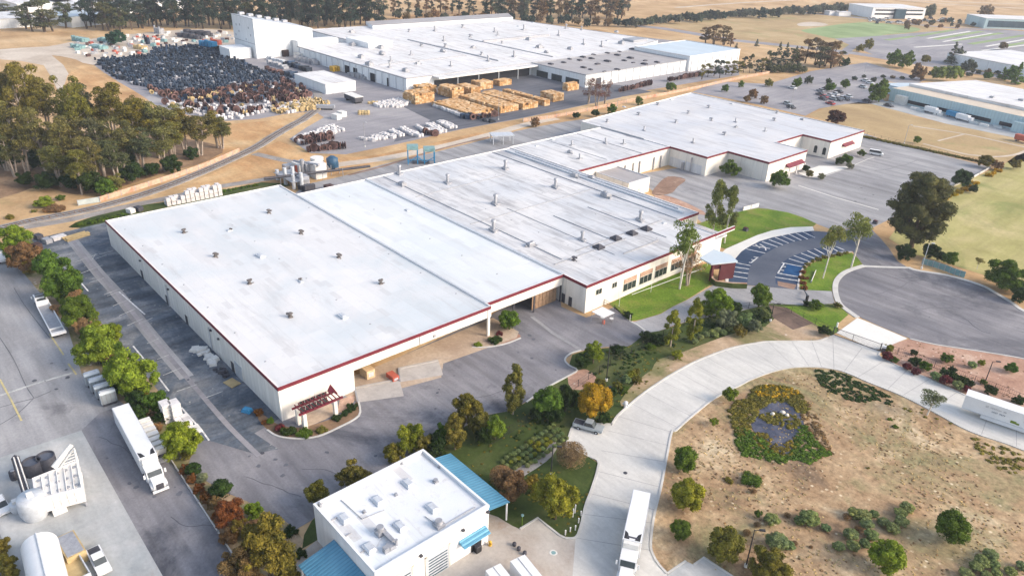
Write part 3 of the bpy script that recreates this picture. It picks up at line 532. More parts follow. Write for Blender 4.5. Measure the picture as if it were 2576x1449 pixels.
# pond in the planting
sheet('water', [(1890, 1062), (1915, 1028), (1955, 1010), (1992, 1015), (2014, 1040), (2022, 1075), (2005, 1105), (2000, 1135), (1965, 1148), (1935, 1128), (1915, 1105), (1898, 1088)], 'water', z+.06, sm=3)
# far roads and car parks
mb = ribbon([(1600, 66), (1663, 72), (1750, 86), (1838, 101), (1932, 111), (2040, 122), (2157, 136), (2307, 160), (2450, 182), (2576, 205), (2760, 235)], 13, 0, .04)
ribbon([(1950, 27), (2150, 45), (2357, 68), (2480, 74), (2600, 82), (2800, 95)], 8, 0, .035, mb)
ribbon([(2120, 138), (2160, 110), (2250, 100), (2340, 92)], 7, 0, .03, mb)
tag(mb.build('road', M['yard']), kind='structure')
mb = ribbon([(2297, 318), (2427, 338), (2520, 358), (2640, 385)], 1.5, 0, .06); ribbon([(2322, 362), (2422, 387), (2460, 392), (2507, 395), (2557, 389), (2590, 375)], 1.5, 0, .06, mb); ribbon([(2360, 355), (2427, 338)], 1.0, 0, .055, mb, sm=0)
ribbon([(1700, 20), (1900, 6), (2150, -2), (2576, 12)], 6, 0, .04, mb); ribbon([(2250, 0), (2420, 14), (2576, 22), (2800, 30)], 6, 0, .05, mb)
tag(mb.build('path', M['sand']), kind='structure')
sheet('car_park', [(1742, 232), (1800, 205), (1932, 212), (2040, 180), (2110, 168), (2180, 158), (2250, 178), (2330, 200), (2300, 215), (2230, 205), (2195, 232), (2235, 262), (2200, 262), (2130, 262), (2060, 274), (2026, 292), (1900, 262)], 'yard', z)
sheet('loading_yard', [(2190, 262), (2235, 255), (2400, 290), (2576, 325), (2700, 350), (2700, 385), (2576, 352), (2380, 312), (2240, 275)], 'concrete_pad', z+.02)
sheet('far_car_park', [(2100, 98), (2200, 92), (2420, 74), (2700, 85), (2700, 190), (2500, 175), (2300, 160), (2200, 140)], 'yard', z+.03)
mb = MB()
for a, b_ in (((2310, 92), (2400, 76)), ((2352, 100), (2470, 80)), ((2395, 104), (2520, 84)), ((2440, 112), (2576, 90)), ((2520, 118), (2640, 98)), ((2230, 102), (2300, 92)), ((2500, 70), (2620, 76))): ribbon([a, b_], 5.5, .03, .1, mb, sm=0)
tag(mb.build('grass_strips', M['lawn_pale']), kind='structure')
mb = MB()
for a, b_ in (((2332, 98), (2440, 80)), ((2372, 106), (2495, 85)), ((2480, 118), (2600, 96)), ((2470, 128), (2600, 112)), ((2300, 120), (2420, 112))): ribbon([a, b_], 2.2, .03, .12, mb, sm=0)
tag(mb.build('pale_strips', M['concrete_white']), kind='structure')
# ================================================================ buildings
def onx(px, py, X):
    d = fw + rt*((px-PW/2)/FPX) + dn*((py-PH/2)/FPX); t = X/d.x; return (d.y*t, CAMH+d.z*t)
def ony(px, py, Y):
    d = fw + rt*((px-PW/2)/FPX) + dn*((py-PH/2)/FPX); t = Y/d.y; return (d.x*t, CAMH+d.z*t)
def ccw(p):
    ar = sum(p[i][0]*p[(i+1) % len(p)][1]-p[(i+1) % len(p)][0]*p[i][1] for i in range(len(p)))
    return p if ar > 0 else p[::-1]
def offset(p, d):               # positive = outward
    p = ccw(p); n = len(p); out = []
    for i in range(n):
        a, b, c = Vector((*p[i-1], 0)), Vector((*p[i], 0)), Vector((*p[(i+1) % n], 0))
        u, v = (b-a).normalized(), (c-b).normalized()
        n1, n2 = Vector((u.y, -u.x, 0)), Vector((v.y, -v.x, 0)); k = 1+n1.dot(n2)
        q = b+(n1+n2)*(d/max(k, .2)); out.append((q.x, q.y))
    return out
def ring(poly, outer, inner, z0, z1, mb=None):
    mb = mb or MB(); o, i_ = offset(poly, outer), offset(poly, -inner); n = len(o)
    vs = [(x, y, z0) for x, y in o]+[(x, y, z1) for x, y in o]+[(x, y, z0) for x, y in i_]+[(x, y, z1) for x, y in i_]
    fs = []
    for a in range(n):
        b = (a+1) % n
        fs += [(a, b, n+b, n+a), (n+a, n+b, 3*n+b, 3*n+a), (2*n+b, 2*n+a, 3*n+a, 3*n+b), (b, a, 2*n+a, 2*n+b)]
    return mb.add(vs, fs)
def block(par, off, poly, h, wm, rm, fascia=None, fh=.75, wall_top=None, rise=0.35, cap='coping', roofname='roof'):
    poly = ccw(poly)
    MB().prism(poly, 0, h-.02).build('wall', M[wm], par, off)
    mb = MB(); q = offset(poly, -.28); mb.prism(q, h-.01, h+.02); rf = mb.build(roofname, M[rm], par, off)
    ring(poly, .04, .30, h-.015, h+rise, MB()).build('parapet', M[cap], rf, (0, 0, 0)) if cap else None
    if fascia: ring(poly, .10, -.045, h-fh+rise, h+rise+.012).build('fascia', M[fascia], rf)
    return rf
def kid(mb, name, mat, par, off): return mb.build(name, mat, par, off)
def vent_mb(kind, s=1.0):
    mb = MB()
    if kind == 0:      # dark mushroom exhaust on a curb with a side hood
        mb.box(0, 0, 0, 1.0*s, 1.0*s, .35*s); mb.cyl((0, 0, .3*s), (0, 0, 1.0*s), .33*s, .33*s, 8)
        mb.cyl((0, 0, .85*s), (0, 0, 1.15*s), .42*s, .75*s, 10); mb.cyl((0, 0, 1.15*s), (0, 0, 1.35*s), .75*s, .5*s, 10)
        mb.box(.55*s, .45*s, .75*s, .7*s, .5*s, .45*s, .6); mb.box(1.0*s, .1, 0, .5*s, .35*s, .12*s)
    elif kind == 1:    # goose-neck stack
        mb.box(0, 0, 0, 1.5*s, 1.3*s, .4*s); mb.cyl((0, 0, .4*s), (0, 0, 1.9*s), .38*s, .3*s, 8)
        mb.cyl((0, 0, 1.9*s), (0, 0, 2.3*s), .55*s, .4*s, 9); mb.box(.9*s, -.5*s, 0, .7*s, .5*s, .35*s); mb.box(-.9*s, .5*s, 0, .5*s, .7*s, .3*s)
    elif kind == 2:    # air handler
        mb.box(0, 0, 0, 2.2*s, 1.6*s, .9*s); mb.box(0, 0, .9*s, 1.9*s, 1.3*s, .25*s, 0, .3); mb.cyl((.5*s, 0, 1.0*s), (.5*s, 0, 1.35*s), .45*s, .45*s, 9)
        mb.box(-1.5*s, .2*s, 0, .8*s, .6*s, .5*s); mb.box(1.4*s, -.6*s, 0, .5*s, 1.2*s, .25*s)
    elif kind == 3:    # low grey hatch
        mb.box(0, 0, 0, 1.6*s, .9*s, .3*s); mb.box(0, 0, .3*s, 1.3*s, .7*s, .12*s, 0, .4)
    return mb
def vents(roof, off, lst, z, mats=('vent', 'steel', 'steel_dark', 'steel_pale')):
    off = OFFS[roof.name]
    for it in lst:
        px, py, k = it[:3]; s = it[3] if len(it) > 3 else 1.0
        p = at(px, py, z+.05); o = vent_mb(k, s).build('vent', M[mats[k]], roof, (0, 0, 0))
        o.location = (p.x-off[0], p.y-off[1], z); o.rotation_euler = (0, 0, random.choice((0, PI/2, PI))+random.uniform(-.1, .1))
def face_rect(px0, py0, px1, py1, X):       # rectangle on the plane x=X seen between two photo points
    y0, za = onx(px0, (py0+py1)/2, X); y1, zb = onx(px1, (py0+py1)/2, X)
    _, zt = onx((px0+px1)/2, py0, X); _, zl = onx((px0+px1)/2, py1, X)
    return y0, y1, zl, zt
def window(par, off, X, y0, y1, z0, z1, n=2, rows=1, axis='x', name='window', glass='glass', fr='frame', t=.08):
    mb = MB(); w_ = y1-y0; f_ = .10
    def bx(a0, a1, b0, b1, d0, d1, m_):
        if axis == 'x': m_.box(X+(d0+d1)/2, (a0+a1)/2, b0, abs(d1-d0), a1-a0, b1-b0)
        else: m_.box((a0+a1)/2, X-(d0+d1)/2, b0, a1-a0, abs(d1-d0), b1-b0)
    bx(y0, y1, z0-f_, z0, 0, t, mb); bx(y0, y1, z1, z1+f_, 0, t, mb); bx(y0-f_, y0, z0-f_, z1+f_, 0, t, mb); bx(y1, y1+f_, z0-f_, z1+f_, 0, t, mb)
    for i in range(1, n): a = y0+w_*i/n; bx(a-.04, a+.04, z0, z1, 0, t-.01, mb)
    for i in range(1, rows): c = z0+(z1-z0)*i/rows; bx(y0, y1, c-.04, c+.04, 0, t-.02, mb)
    wn = mb.build(name, M[fr], par, off); gb = MB(); bx(y0, y1, z0, z1, 0, .03, gb); gb.build('pane', M[glass], wn); return wn

# ---- long main warehouse -------------------------------------------------
OF = (-150, 90, 0)
W1 = thing('warehouse', 'long white-roofed warehouse with dark red eaves across the middle, pergola at its near corner', 'warehouse', OF)
H = 7.1; RZ = H-.33
# block 1 with a recessed dock under its front edge
p1 = [(-199.8, 41.8), (-103.1, 41.8), (-103.1, 89.6), (-199.8, 89.6)]
low = [(-199.8, 41.8), (-103.1, 41.8), (-103.1, 56.4), (-110.0, 56.4), (-110.0, 89.6), (-199.8, 89.6)]
MB().prism(low, 0, 4.55).build('wall', M['wall_cream'], W1, OF)
MB().prism(p1, 4.56, RZ).build('upper_wall', M['wall_cream'], W1, OF)
def roofpart(poly, rm, h=RZ, rise=.33, nm='roof', fascia_sides=None):
    q = offset(poly, -.28); rf = MB().prism(q, h+.005, h+.03).build(nm, M[rm], W1, OF)
    return rf
def slab(par, off, x0, x1, y0, y1, z0, z1, name, mat): return MB().box((x0+x1)/2, (y0+y1)/2, z0, abs(x1-x0), abs(y1-y0), z1-z0).build(name, M[mat], par, off)
rf1 = roofpart(p1, 'roof1')
def cop(poly, rf, z0=RZ, z1=H): ring(poly, .03, .28, z0, z1).build('parapet', M['coping'], rf)
cop(p1, rf1)
# red fascia boards along the visible eaves
def fascia(par, pts, z0=6.42, z1=7.14, off=OF, t=.09):
    mb = MB()
    for (a, b) in zip(pts[:-1], pts[1:]):
        a, b = Vector((*a, 0)), Vector((*b, 0)); d = (b-a); L = d.length; d.normalize(); n = Vector((d.y, -d.x, 0)); c = (a+b)/2+n*(.035+t/2)
        mb.box(c.x, c.y, z0, L+t*1.6, t, z1-z0, math.atan2(d.y, d.x))
    return mb.build('fascia', M['fascia'], par, off)
fascia(W1, [(-199.9, 41.8), (-103.1, 41.8), (-103.1, 89.4)])
vents(rf1, (0, 0, 0), [(463, 586, 0, .8), (578, 581, 3, .8), (676, 536, 0, .8), (757, 588, 0, .8), (542, 646, 0, .8), (852, 648, 0, .8), (628, 714, 0, .8), (757, 709, 3, .8), (958, 714, 0, .8), (731, 798, 0, .8), (580, 580, 0, .5), (757, 706, 0, .5), (862, 797, 3, 1.4), (655, 645, 3, 1.5)], RZ)
for k in range(1, 5):
    y = 56.4+k*6.64
    slab(W1, OF, -110.0, -109.75, y-.12, y+.12, 0, 4.5, 'column', 'wall_cream_plain')
slab(W1, OF, -103.35, -102.95, 88.6, 89.2, 0, 6.4, 'column', 'wall_cream_plain')
for y in (71, 80): slab(W1, OF, -109.98, -109.9, y, y+3.2, 0, 3.4, 'dock_door', 'frame')
window(W1, OF, -109.98, 85.2, 88.4, 1.2, 3.3, 4, 1)
slab(W1, OF, -103.06, -102.9, 71.2, 72.6, 4.7, 6.3, 'wall_cabinet', 'white_dusty'); slab(W1, OF, -103.06, -102.9, 74.5, 75.0, 5.0, 5.5, 'wall_lamp', 'steel')
# dark doors and lamps on the shaded long side
for px, py in ((354, 672), (475, 830), (593, 965), (425, 775)):
    x, _ = ony(px, py, 41.8); slab(W1, OF, x-.6, x+.6, 41.70, 41.82, 0, 2.2, 'door', 'steel_dark')
for px, py in ((354, 657), (426, 735), (532, 832), (560, 905)):
    x, zz = ony(px, py, 41.8); slab(W1, OF, x-.25, x+.25, 41.45, 41.79, max(4.8, min(zz, 6.0)), max(4.8, min(zz, 6.0))+.3, 'wall_lamp', 'steel_dark')
for px in (426, 532): x, _ = ony(px, 760 if px == 426 else 860, 41.8); slab(W1, OF, x-.08, x+.08, 41.6, 41.78, 0, 5.4, 'downpipe', 'steel_pale')
x, _ = ony(600, 970, 41.8); slab(W1, OF, x, x+3.0, 41.68, 41.8, 0, 3.2, 'roller_door', 'steel_pale')
# block 2: lean roof over an open bay
p2 = [(-189.6, 89.62), (-104.6, 89.62), (-104.6, 112.6), (-189.6, 112.6)]
MB().prism([(-189.6, 89.62), (-115, 89.62), (-115, 112.6), (-189.6, 112.6)], 0, RZ-.6).build('wall', M['wall_cream'], W1, OF)
rf2 = roofpart(p2, 'roof2'); cop(p2, rf2)
slab(W1, OF, -114.98, -104.66, 89.7, 112.5, RZ-.5, RZ, 'canopy_deck', 'steel_dark')
slab(W1, OF, -104.95, -104.6, 89.7, 112.5, 4.4, RZ-.52, 'canopy_beam', 'wall_cream_plain'); fascia(W1, [(-104.55, 89.7), (-104.55, 112.6)])
for y in (97.5, 103.8, 112.2): slab(W1, OF, -104.9, -104.65, y-.15, y+.15, 0, 4.4, 'column', 'steel_dark')
mb = MB()
for i in range(7): mb.box(-105.6, 104.4+i*1.12, .2, .12, 1.02, 3.9)
mb.build('timber_screen', M['wood'], W1, OF)
# expansion joints between the roofs
slab(rf2, OF, -189.4, -104.8, 89.35, 89.85, H, H+.06, 'expansion_joint', 'steel_pale')
slab(rf2, OF, -189.4, -104.8, 112.35, 113.15, H+.01, H+.08, 'expansion_joint', 'steel_pale')
vents(rf2, (0, 0, 0), [(1024, 530, 3, .9)], RZ)
# block 3: wing with offices
p3 = [(-189.9, 112.62), (-97.2, 112.62), (-97.2, 162.5), (-109.6, 162.5), (-109.6, 172.2), (-189.9, 172.2)]
MB().prism(p3, 0, RZ).build('wall', M['wall_cream_plain'], W1, OF)
rf3 = roofpart(p3, 'roof3'); cop(p3, rf3)
fascia(W1, [(-104.6, 112.60), (-97.2, 112.60), (-97.2, 162.5), (-109.6, 162.5)])
fascia(W1, [(-109.58, 162.6), (-109.58, 172.2)])
slab(W1, OF, -97.5, -97.1, 162.6, 171.5, 6.0, 7.1, 'entry_fin', 'coping'); slab(W1, OF, -97.07, -96.98, 162.6, 171.5, 6.45, 7.12, 'fin_trim', 'fascia')
slab(W1, OF, -109.5, -97.6, 162.7, 169.0, 4.6, 5.0, 'entry_roof', 'roof_far'); slab(W1, OF, -109.5, -98.6, 162.7, 168.4, 0, 4.58, 'entry_wall', 'wall_cream_plain')
V3 = [(1005, 438, 1, 1.3), (1012, 466, 2, 1.0), (1126, 461, 1, 1.3), (1271, 425, 1, 1.3), (1246, 514, 1, 1.35), (1241, 580, 1, 1.35), (1397, 472, 1, 1.3), (1524, 495, 2, 1.25), (1464, 604, 1, 1.1), (1610, 555, 1, 1.3), (1671, 562, 3, .8), (1335, 618, 2, .9), (1443, 655, 0, .8), (1445, 445, 2, 1.0), (1488, 449, 2, .9)]
vents(rf3, (0, 0, 0), V3, RZ, ('steel_dark', 'steel', 'steel', 'steel_pale'))
for px, py in ((1506, 624), (1549, 602), (1590, 589), (1626, 578)):
    p = at(px, py, RZ); mb = MB(); mb.box(p.x, p.y, RZ, 2.3, 2.3, .5); mb.box(p.x, p.y, RZ+.5, 2.1, 2.1, .6, 0, .75); mb.build('skylight', M['steel_dark'], rf3)
# conduit, ducts and patched strips on the roof
mb = MB()
mb.box(-150, 118.6, RZ+.03, 78, .18, .18); mb.box(-142, 140.2, RZ+.03, .16, 50, .14); mb.box(-118, 150.3, RZ+.03, 28, .18, .15); mb.box(-112.5, 142, RZ+.03, .2, 34, .2); mb.box(-150, 163.5, RZ+.03, 79, .25, .22); mb.box(-125, 131.0, RZ+.03, 40, .12, .12)
mb.build('conduit', M['steel'], rf3)
mb = MB(); mb.box(-150, 168.4, RZ+.03, 76, .7, .5); mb.box(-150, 170.2, RZ+.03, 70, .45, .45); mb.build('duct', M['steel_pale'], rf3)
for a in ((1570, 688, 1600, 722), (1611, 670, 1640, 704), (1650, 654, 1678, 688), (1690, 640, 1716, 672), (1725, 628, 1750, 656)):
    y0, y1, zl, zt = face_rect(*a, -97.2); window(W1, OF, -97.2, y0, y1, 1.4, 3.3, 3, 1)
    mb = MB(); mb.box(-97.12, (y0+y1)/2, 3.5, .14, y1-y0, 1.1); mb.build('tiled_panel', M['mulch'], W1, OF)
for a in ((1499, 730, 1513, 742), (1540, 713, 1551, 724)):
    y0, y1, zl, zt = face_rect(*a, -97.2); window(W1, OF, -97.2, y0, y1, 3.6, 4.9, 2, 1)
for px in (1416, 1434):
    x, _ = ony(px, 768, 112.62); slab(W1, OF, x-.5, x+.5, 112.5, 112.63, 0, 2.3, 'door', 'steel_dark')
# pergola over the corner entrance
a, b = Vector((-98.6, 43.4, 3.4)), Vector((-98.6, 51.2, 3.4))
mb = MB(); mb.box(-98.6, 47.2, 3.2, .28, 8.4, .4); mb.box(-100.9, 46.8, 3.2, .22, 7.8, .35); mb.build('pergola_beam', M['fascia'], W1, OF)
mb = MB()
for i in range(11): mb.box(-99.8, 43.6+i*.72, 3.58, 3.2, .12, .2)
mb.build('pergola_rafters', M['fascia'], W1, OF)
mb = MB(); mb.add([(-101.9, 50.2, 3.5), (-101.9, 50.9, 4.6), (-99.8, 51.2, 3.5), (-101.4, 50.0, 3.5)], [(0, 1, 2), (0, 3, 1), (3, 2, 1), (0, 2, 3)]); mb.build('pergola_peak', M['fascia'], W1, OF)
for x, y in ((-98.6, 43.9), (-100.6, 43.7), (-98.6, 49.8)): slab(W1, OF, x-.32, x+.32, y-.32, y+.32, 0, 3.18, 'pergola_column', 'wall_cream_plain')
window(W1, OF, -103.08, 45.2, 50.6, .2, 2.6, 5, 2)
slab(W1, OF, -102.9, -98.9, 44.4, 50.9, .0, .15, 'entrance_step', 'loading')
# red dock items on the wall
x0 = -103.0
rp = random.Random(9)
def drains(rf, x0, x1, ys, n, zz=RZ+.03):
    for y in ys:
        for i in range(n): MB().cyl((x0+(x1-x0)*(i+.5)/n, y, zz), (x0+(x1-x0)*(i+.5)/n, y, zz+.09), .22, .16, 8).build('roof_drain', M['steel'], rf)
drains(rf1, -198, -106, (44, 66, 87.6), 7); drains(rf2, -186, -108, (101,), 6); drains(rf3, -186, -100, (126, 148), 8)
mb = MB(); mb.box(-110, 128, RZ+.03, .2, 26, .2); mb.box(-122, 137.5, RZ+.03, 22, .16, .16); mb.box(-168, 133, RZ+.03, .16, 34, .16); mb.box(-104, 140, RZ+.03, .16, 14, .3); mb.build('conduit', M['steel'], rf3)
# ---- rear warehouses ------------------------------------------------------
OF2 = (-170, 260, 0)
W2 = thing('warehouse', 'stepped white-roofed warehouse with red eaves behind the main one, red door canopies', 'warehouse', OF2)
p4 = [(-190.6, 172.3), (-156.9, 172.3), (-156.9, 221.1), (-190.6, 221.1)]
p5 = [(-201.6, 221.15), (-140.6, 221.15), (-140.6, 233.8), (-123.9, 233.8), (-123.9, 260), (-136.6, 260), (-136.6, 280), (-124.7, 280), (-124.7, 308), (-210.4, 308)]
for p_, rm, wm in ((p4, 'roof3', 'wall_cream_plain'), (p5, 'roof4', 'wall_cream_plain')):
    MB().prism(p_, 0, RZ).build('wall', M[wm], W2, OF2)
    rf = MB().prism(offset(p_, -.28), RZ+.005, RZ+.03).build('roof', M[rm], W2, OF2); ring(p_, .03, .28, RZ, H).build('parapet', M['coping'], rf)
    if rm == 'roof3': rf4 = rf
    else: rf5 = rf
fascia(W2, [(-156.85, 172.5), (-156.85, 221.1)], off=OF2); fascia(W2, [(-156.8, 221.1), (-140.55, 221.1), (-140.55, 233.75), (-123.85, 233.75), (-123.85, 260.0)], off=OF2)
fascia(W2, [(-123.9, 260.05), (-136.6, 260.05)][::-1] and [(-136.55, 260.1), (-136.55, 279.9)], off=OF2); fascia(W2, [(-136.5, 279.95), (-124.65, 279.95), (-124.65, 308)], off=OF2)
vents(rf4, (0, 0, 0), [(1434, 385, 2, .8), (1438, 366, 1, .8), (1458, 400, 1, .8), (1523, 361, 1, .9), (1568, 363, 1, .8), (1392, 352, 3), (1350, 368, 3, .8)], RZ, ('steel_dark', 'steel', 'steel', 'steel_pale'))
vents(rf5, (0, 0, 0), [(1655, 265, 0), (1783, 272, 0), (1731, 286, 0), (1527, 308, 0), (1607, 290, 0), (1620, 329, 1, .8), (1700, 309, 0), (1790, 304, 0), (1743, 360, 1, .8), (1823, 340, 0), (1850, 308, 1, .8), (1851, 321, 2, .6), (1840, 262, 3), (1954, 286, 0), (1948, 304, 0), (2018, 302, 2, .6), (1924, 331, 1, .7), (1570, 262+8, 3), (1690, 252, 3)], RZ, ('steel', 'steel', 'steel', 'steel_pale'))
mb = MB(); mb.box(-180, 221.0, RZ+.03, 22, .5, .5); mb.box(-173.5, 206, RZ+.03, 32, .15, .15); mb.box(-175, 190, RZ+.03, 30, .12, .12); mb.build('conduit', M['steel'], rf4)
def awning(par, off, x, y0, y1, z, d=1.4):
    mb = MB(); mb.add([(x, y0, z+1.0), (x, y1, z+1.0), (x+d, y1, z), (x+d, y0, z), (x, y0, z), (x, y1, z)], [(0, 3, 2, 1), (0, 4, 3), (1, 2, 5), (3, 4, 5, 2), (0, 1, 5, 4)]); return mb.build('awning', M['fascia'], par, off)
awning(W2, OF2, -123.9, 246.0, 257.2, 3.2, 1.8); awning(W2, OF2, -124.7, 290.5, 299, 3.3, 1.5)
for y in (246.4, 251.5, 256.8): slab(W2, OF2, -122.4, -122.0, y-.2, y+.2, 0, 3.2, 'column', 'coping')
for px in (2049, 2072):
    x, _ = ony(px, 388, 280); mb = MB(); mb.box(x, 279.9, 1.2, 1.3, .12, 2.2); mb.cyl((x, 279.96, 3.4), (x, 279.84, 3.4), .65, .65, 12); mb.build('arched_window', M['glass'], W2, OF2)
for x0_, x1_ in ((-156.2, -149.5), (-149.0, -142.2)): slab(W2, OF2, x0_, x1_, 221.0, 221.12, .2, 3.4, 'roller_door', 'wall_white')
for y in (196, 200.5, 204, 212, 216): slab(W2, OF2, -156.75, -156.4, y, y+.35, 0, 4.6, 'downpipe', 'steel')
mb = MB(); mb.box(-150, 220.6, 0, 1.0, .5, 2.8); mb.box(-146.5, 220.5, 0, .4, .4, 5.5); mb.build('wall_pipes', M['steel'], W2, OF2)
OFA = (-147.7, 186.3, 0)
WA = thing('outbuilding', 'small flat-roofed cream outbuilding with grey shaded side behind the office wing', 'outbuilding', OFA)
pa = [(-156.5, 180.8), (-142.2, 180.8), (-142.2, 191.6), (-156.5, 191.6)]
MB().prism(pa, 0, 4.9).build('wall', M['wall_cream_plain'], WA, OFA); rf = MB().prism(offset(pa, -.25), 4.91, 4.94).build('roof', M['roof_grey'], WA, OFA); ring(pa, .04, .25, 4.9, 5.2).build('parapet', M['steel_pale'], rf)
slab(WA, OFA, -142.2, -142.1, 186, 187.1, 0, 2.2, 'door', 'frame')

# ---- small white building with blue awnings -------------------------------
OB = (-66.6, 42.2, 0)
WB = thing('workshop', 'small white workshop with six skylights and blue ribbed lean-to roofs, bottom centre', 'workshop', OB)
pb = [(-74.4, 33.0), (-58.8, 33.0), (-58.8, 51.5), (-74.4, 51.5)]
MB().prism(pb, 0, 6.45).build('wall', M['wall_plain'], WB, OB)
rfb = MB().prism(offset(pb, -.28), 6.46, 6.49).build('roof', M['roof_small'], WB, OB); ring(pb, .05, .30, 6.46, 6.95).build('parapet', M['white'], rfb)
for px, py in ((1027, 1218), (951, 1261), (866, 1306), (1088, 1279), (1007, 1325), (930, 1380)):
    p = at(px, py, 6.5); mb = MB(); mb.box(p.x, p.y, 6.49, 2.0, 1.3, .28); mb.box(p.x, p.y, 6.77, 1.9, 1.2, .22, 0, .3); mb.build('skylight', M['steel_pale'], rfb)
def bvent(px, py, fn): p = at(px, py, 6.5); mb = MB(); fn(mb, p); mb.build('vent', M['steel'], rfb)
bvent(1104, 1322, lambda m, p: (m.box(p.x, p.y, 6.49, 1.3, 1.3, .5), m.cyl((p.x, p.y, 7.0), (p.x, p.y, 7.5), .6, .5, 12)))
bvent(957, 1342, lambda m, p: (m.box(p.x, p.y, 6.49, 1.2, 1.2, .8), m.box(p.x+1.4, p.y+.3, 6.7, 2.6, .55, .5), m.cyl((p.x, p.y, 7.2), (p.x, p.y, 7.8), .5, .5, 10)))
bvent(984, 1376, lambda m, p: (m.box(p.x, p.y, 6.49, 1.1, .9, .6), m.cyl((p.x+.5, p.y+.5, 7.0), (p.x+.5, p.y+.5, 7.9), .22, .22, 8), m.box(p.x+.2, p.y-.9, 6.49, .7, .7, .8)))
bvent(1096, 1212, lambda m, p: (m.box(p.x, p.y, 6.49, .7, .7, .25), m.cyl((p.x, p.y, 6.7), (p.x, p.y, 7.0), .25, .35, 10)))
for px, py in ((996, 1245), (916, 1288), (1105, 1175), (1010, 1166)): bvent(px, py, lambda m, p: (m.cyl((p.x, p.y, 6.49), (p.x, p.y, 6.85), .18, .22, 8), m.box(p.x, p.y, 6.49, .5, .5, .08)))
bvent(805, 1273, lambda m, p: m.box(p.x, p.y, 6.6, .7, .3, .5))
def leanto(name, x0, x1, y0, y1, zhi, zlo, hi_side):
    ya, yb = (y0, y1); mb = MB()
    za, zb = (zhi, zlo) if hi_side == 'y0' else (zlo, zhi)
    mb.add([(x0, ya, za), (x1, ya, za), (x1, yb, zb), (x0, yb, zb), (x0, ya, za-.12), (x1, ya, za-.12), (x1, yb, zb-.12), (x0, yb, zb-.12)], [(0, 1, 2, 3), (7, 6, 5, 4), (0, 4, 5, 1), (1, 5, 6, 2), (2, 6, 7, 3), (3, 7, 4, 0)])
    return mb.build(name, M['awning'], WB, OB)
leanto('lean_to_roof', -74.2, -60.0, 51.56, 56.6, 4.6, 3.6, 'y0')
leanto('lean_to_roof', -69.0, -52.0, 27.6, 32.94, 4.6, 3.5, 'y1')
for x in (-73.8, -67, -60.3): slab(WB, OB, x-.1, x+.1, 56.2, 56.4, 0, 3.55, 'post', 'white')
for x in (-68.7, -60, -52.3): slab(WB, OB, x-.1, x+.1, 27.8, 28.0, 0, 3.45, 'post', 'white')
slab(WB, OB, -74.2, -74.0, 51.7, 56.4, 0, 2.4, 'side_wall', 'frame')
y0, z0_ = onx(1238, 1370, -58.8)
mb = MB(); mb.add([(-58.76, 46.2, 3.6), (-58.76, 50.9, 3.6), (-57.5, 50.9, 3.0), (-57.5, 46.2, 3.0), (-58.76, 46.2, 3.0), (-58.76, 50.9, 3.0)], [(0, 3, 2, 1), (0, 4, 3), (1, 2, 5), (3, 4, 5, 2)]); mb.build('awning', M['awning'], WB, OB)
for a in ((40.8, 44.4), (35.4, 38.4)):
    mb = MB()
    for i in range(8): mb.box(-58.74, (a[0]+a[1])/2, .05+i*.52, .08, a[1]-a[0], .5, 0)
    rd = mb.build('roller_door', M['steel_pale'], WB, OB)
    gb = MB()
    for i in range(7): gb.box(-58.70, (a[0]+a[1])/2, .22+i*.52, .06, a[1]-a[0]-.5, .2)
    gb.build('glazing_strip', M['glass_blue'], rd)
    mb = MB(); mb.box(-58.73, a[0]-.15, 0, .14, .3, 4.4); mb.box(-58.73, a[1]+.15, 0, .14, .3, 4.4); mb.box(-58.73, (a[0]+a[1])/2, 4.25, .14, a[1]-a[0]+.6, .25); mb.build('door_frame', M['frame'], WB, OB)
slab(WB, OB, -58.8, -58.7, 48.4, 50.2, 0, 2.3, 'door', 'black')
for y, zz in ((39.6, 5.2), (46.6, 5.2), (51.0, 5.8)): slab(WB, OB, -58.78, -58.4, y, y+.4, zz, zz+.3, 'wall_lamp', 'steel_dark')

bp = [(-72.5, 35, 1.6), (-60.4, 36.5, 1.2), (-60.0, 41, 1.4), (-60.2, 46, 1.2), (-73, 49.5, 1.5)]
mb = MB()
for i in range(5): mb.box(-74.1+i*3.7, 33.9, 6.52, .1, .9, .2)
mb.path([(-73, 36.5, 6.6), (-68, 36.8, 6.6), (-67.5, 40, 6.6)], .06, 5); mb.path([(-60, 50, 6.6), (-60, 44, 6.6), (-63, 43.6, 6.6)], .06, 5); mb.build('roof_pipes', M['steel'], rfb)
# ---- far white plant -------------------------------------------------------
OF3 = (-370, 300, 0)
WF = thing('factory', 'huge flat white-roofed factory with tall block at its left end, beyond the timber yard', 'factory', OF3)
H3 = 6.5
pf = [(-487, 251), (-427, 250.9), (-426.9, 212), (-312.5, 212), (-312.5, 403), (-322, 404), (-332, 437), (-345, 437), (-480, 418)]
MB().prism(pf, 0, H3).build('wall', M['wall_far'], WF, OF3)
rff = MB().prism(offset(pf, -.2), H3+.005, H3+.04).build('roof', M['roof_far'], WF, OF3); ring(pf, .08, .22, H3-.25, H3+.3).build('parapet', M['steel'], rff)
pg = [(-311.9, 297.6), (-270.4, 297.6), (-270.4, 386.6), (-311.9, 386.6)]
MB().prism(pg, 0, H3).build('wall', M['wall_far'], WF, OF3)
rfg = MB().prism(offset(pg, -.2), H3+.02, H3+.06).build('low_roof', M['roof_grey'], WF, OF3); ring(pg, .08, .22, H3-.2, H3+.35).build('parapet', M['steel'], rfg)
ph = [(-311.8, 387), (-268.6, 387), (-268.6, 441), (-311.8, 441)]
MB().prism(ph, 0, 8.7).build('wall', M['wall_far'], WF, OF3)
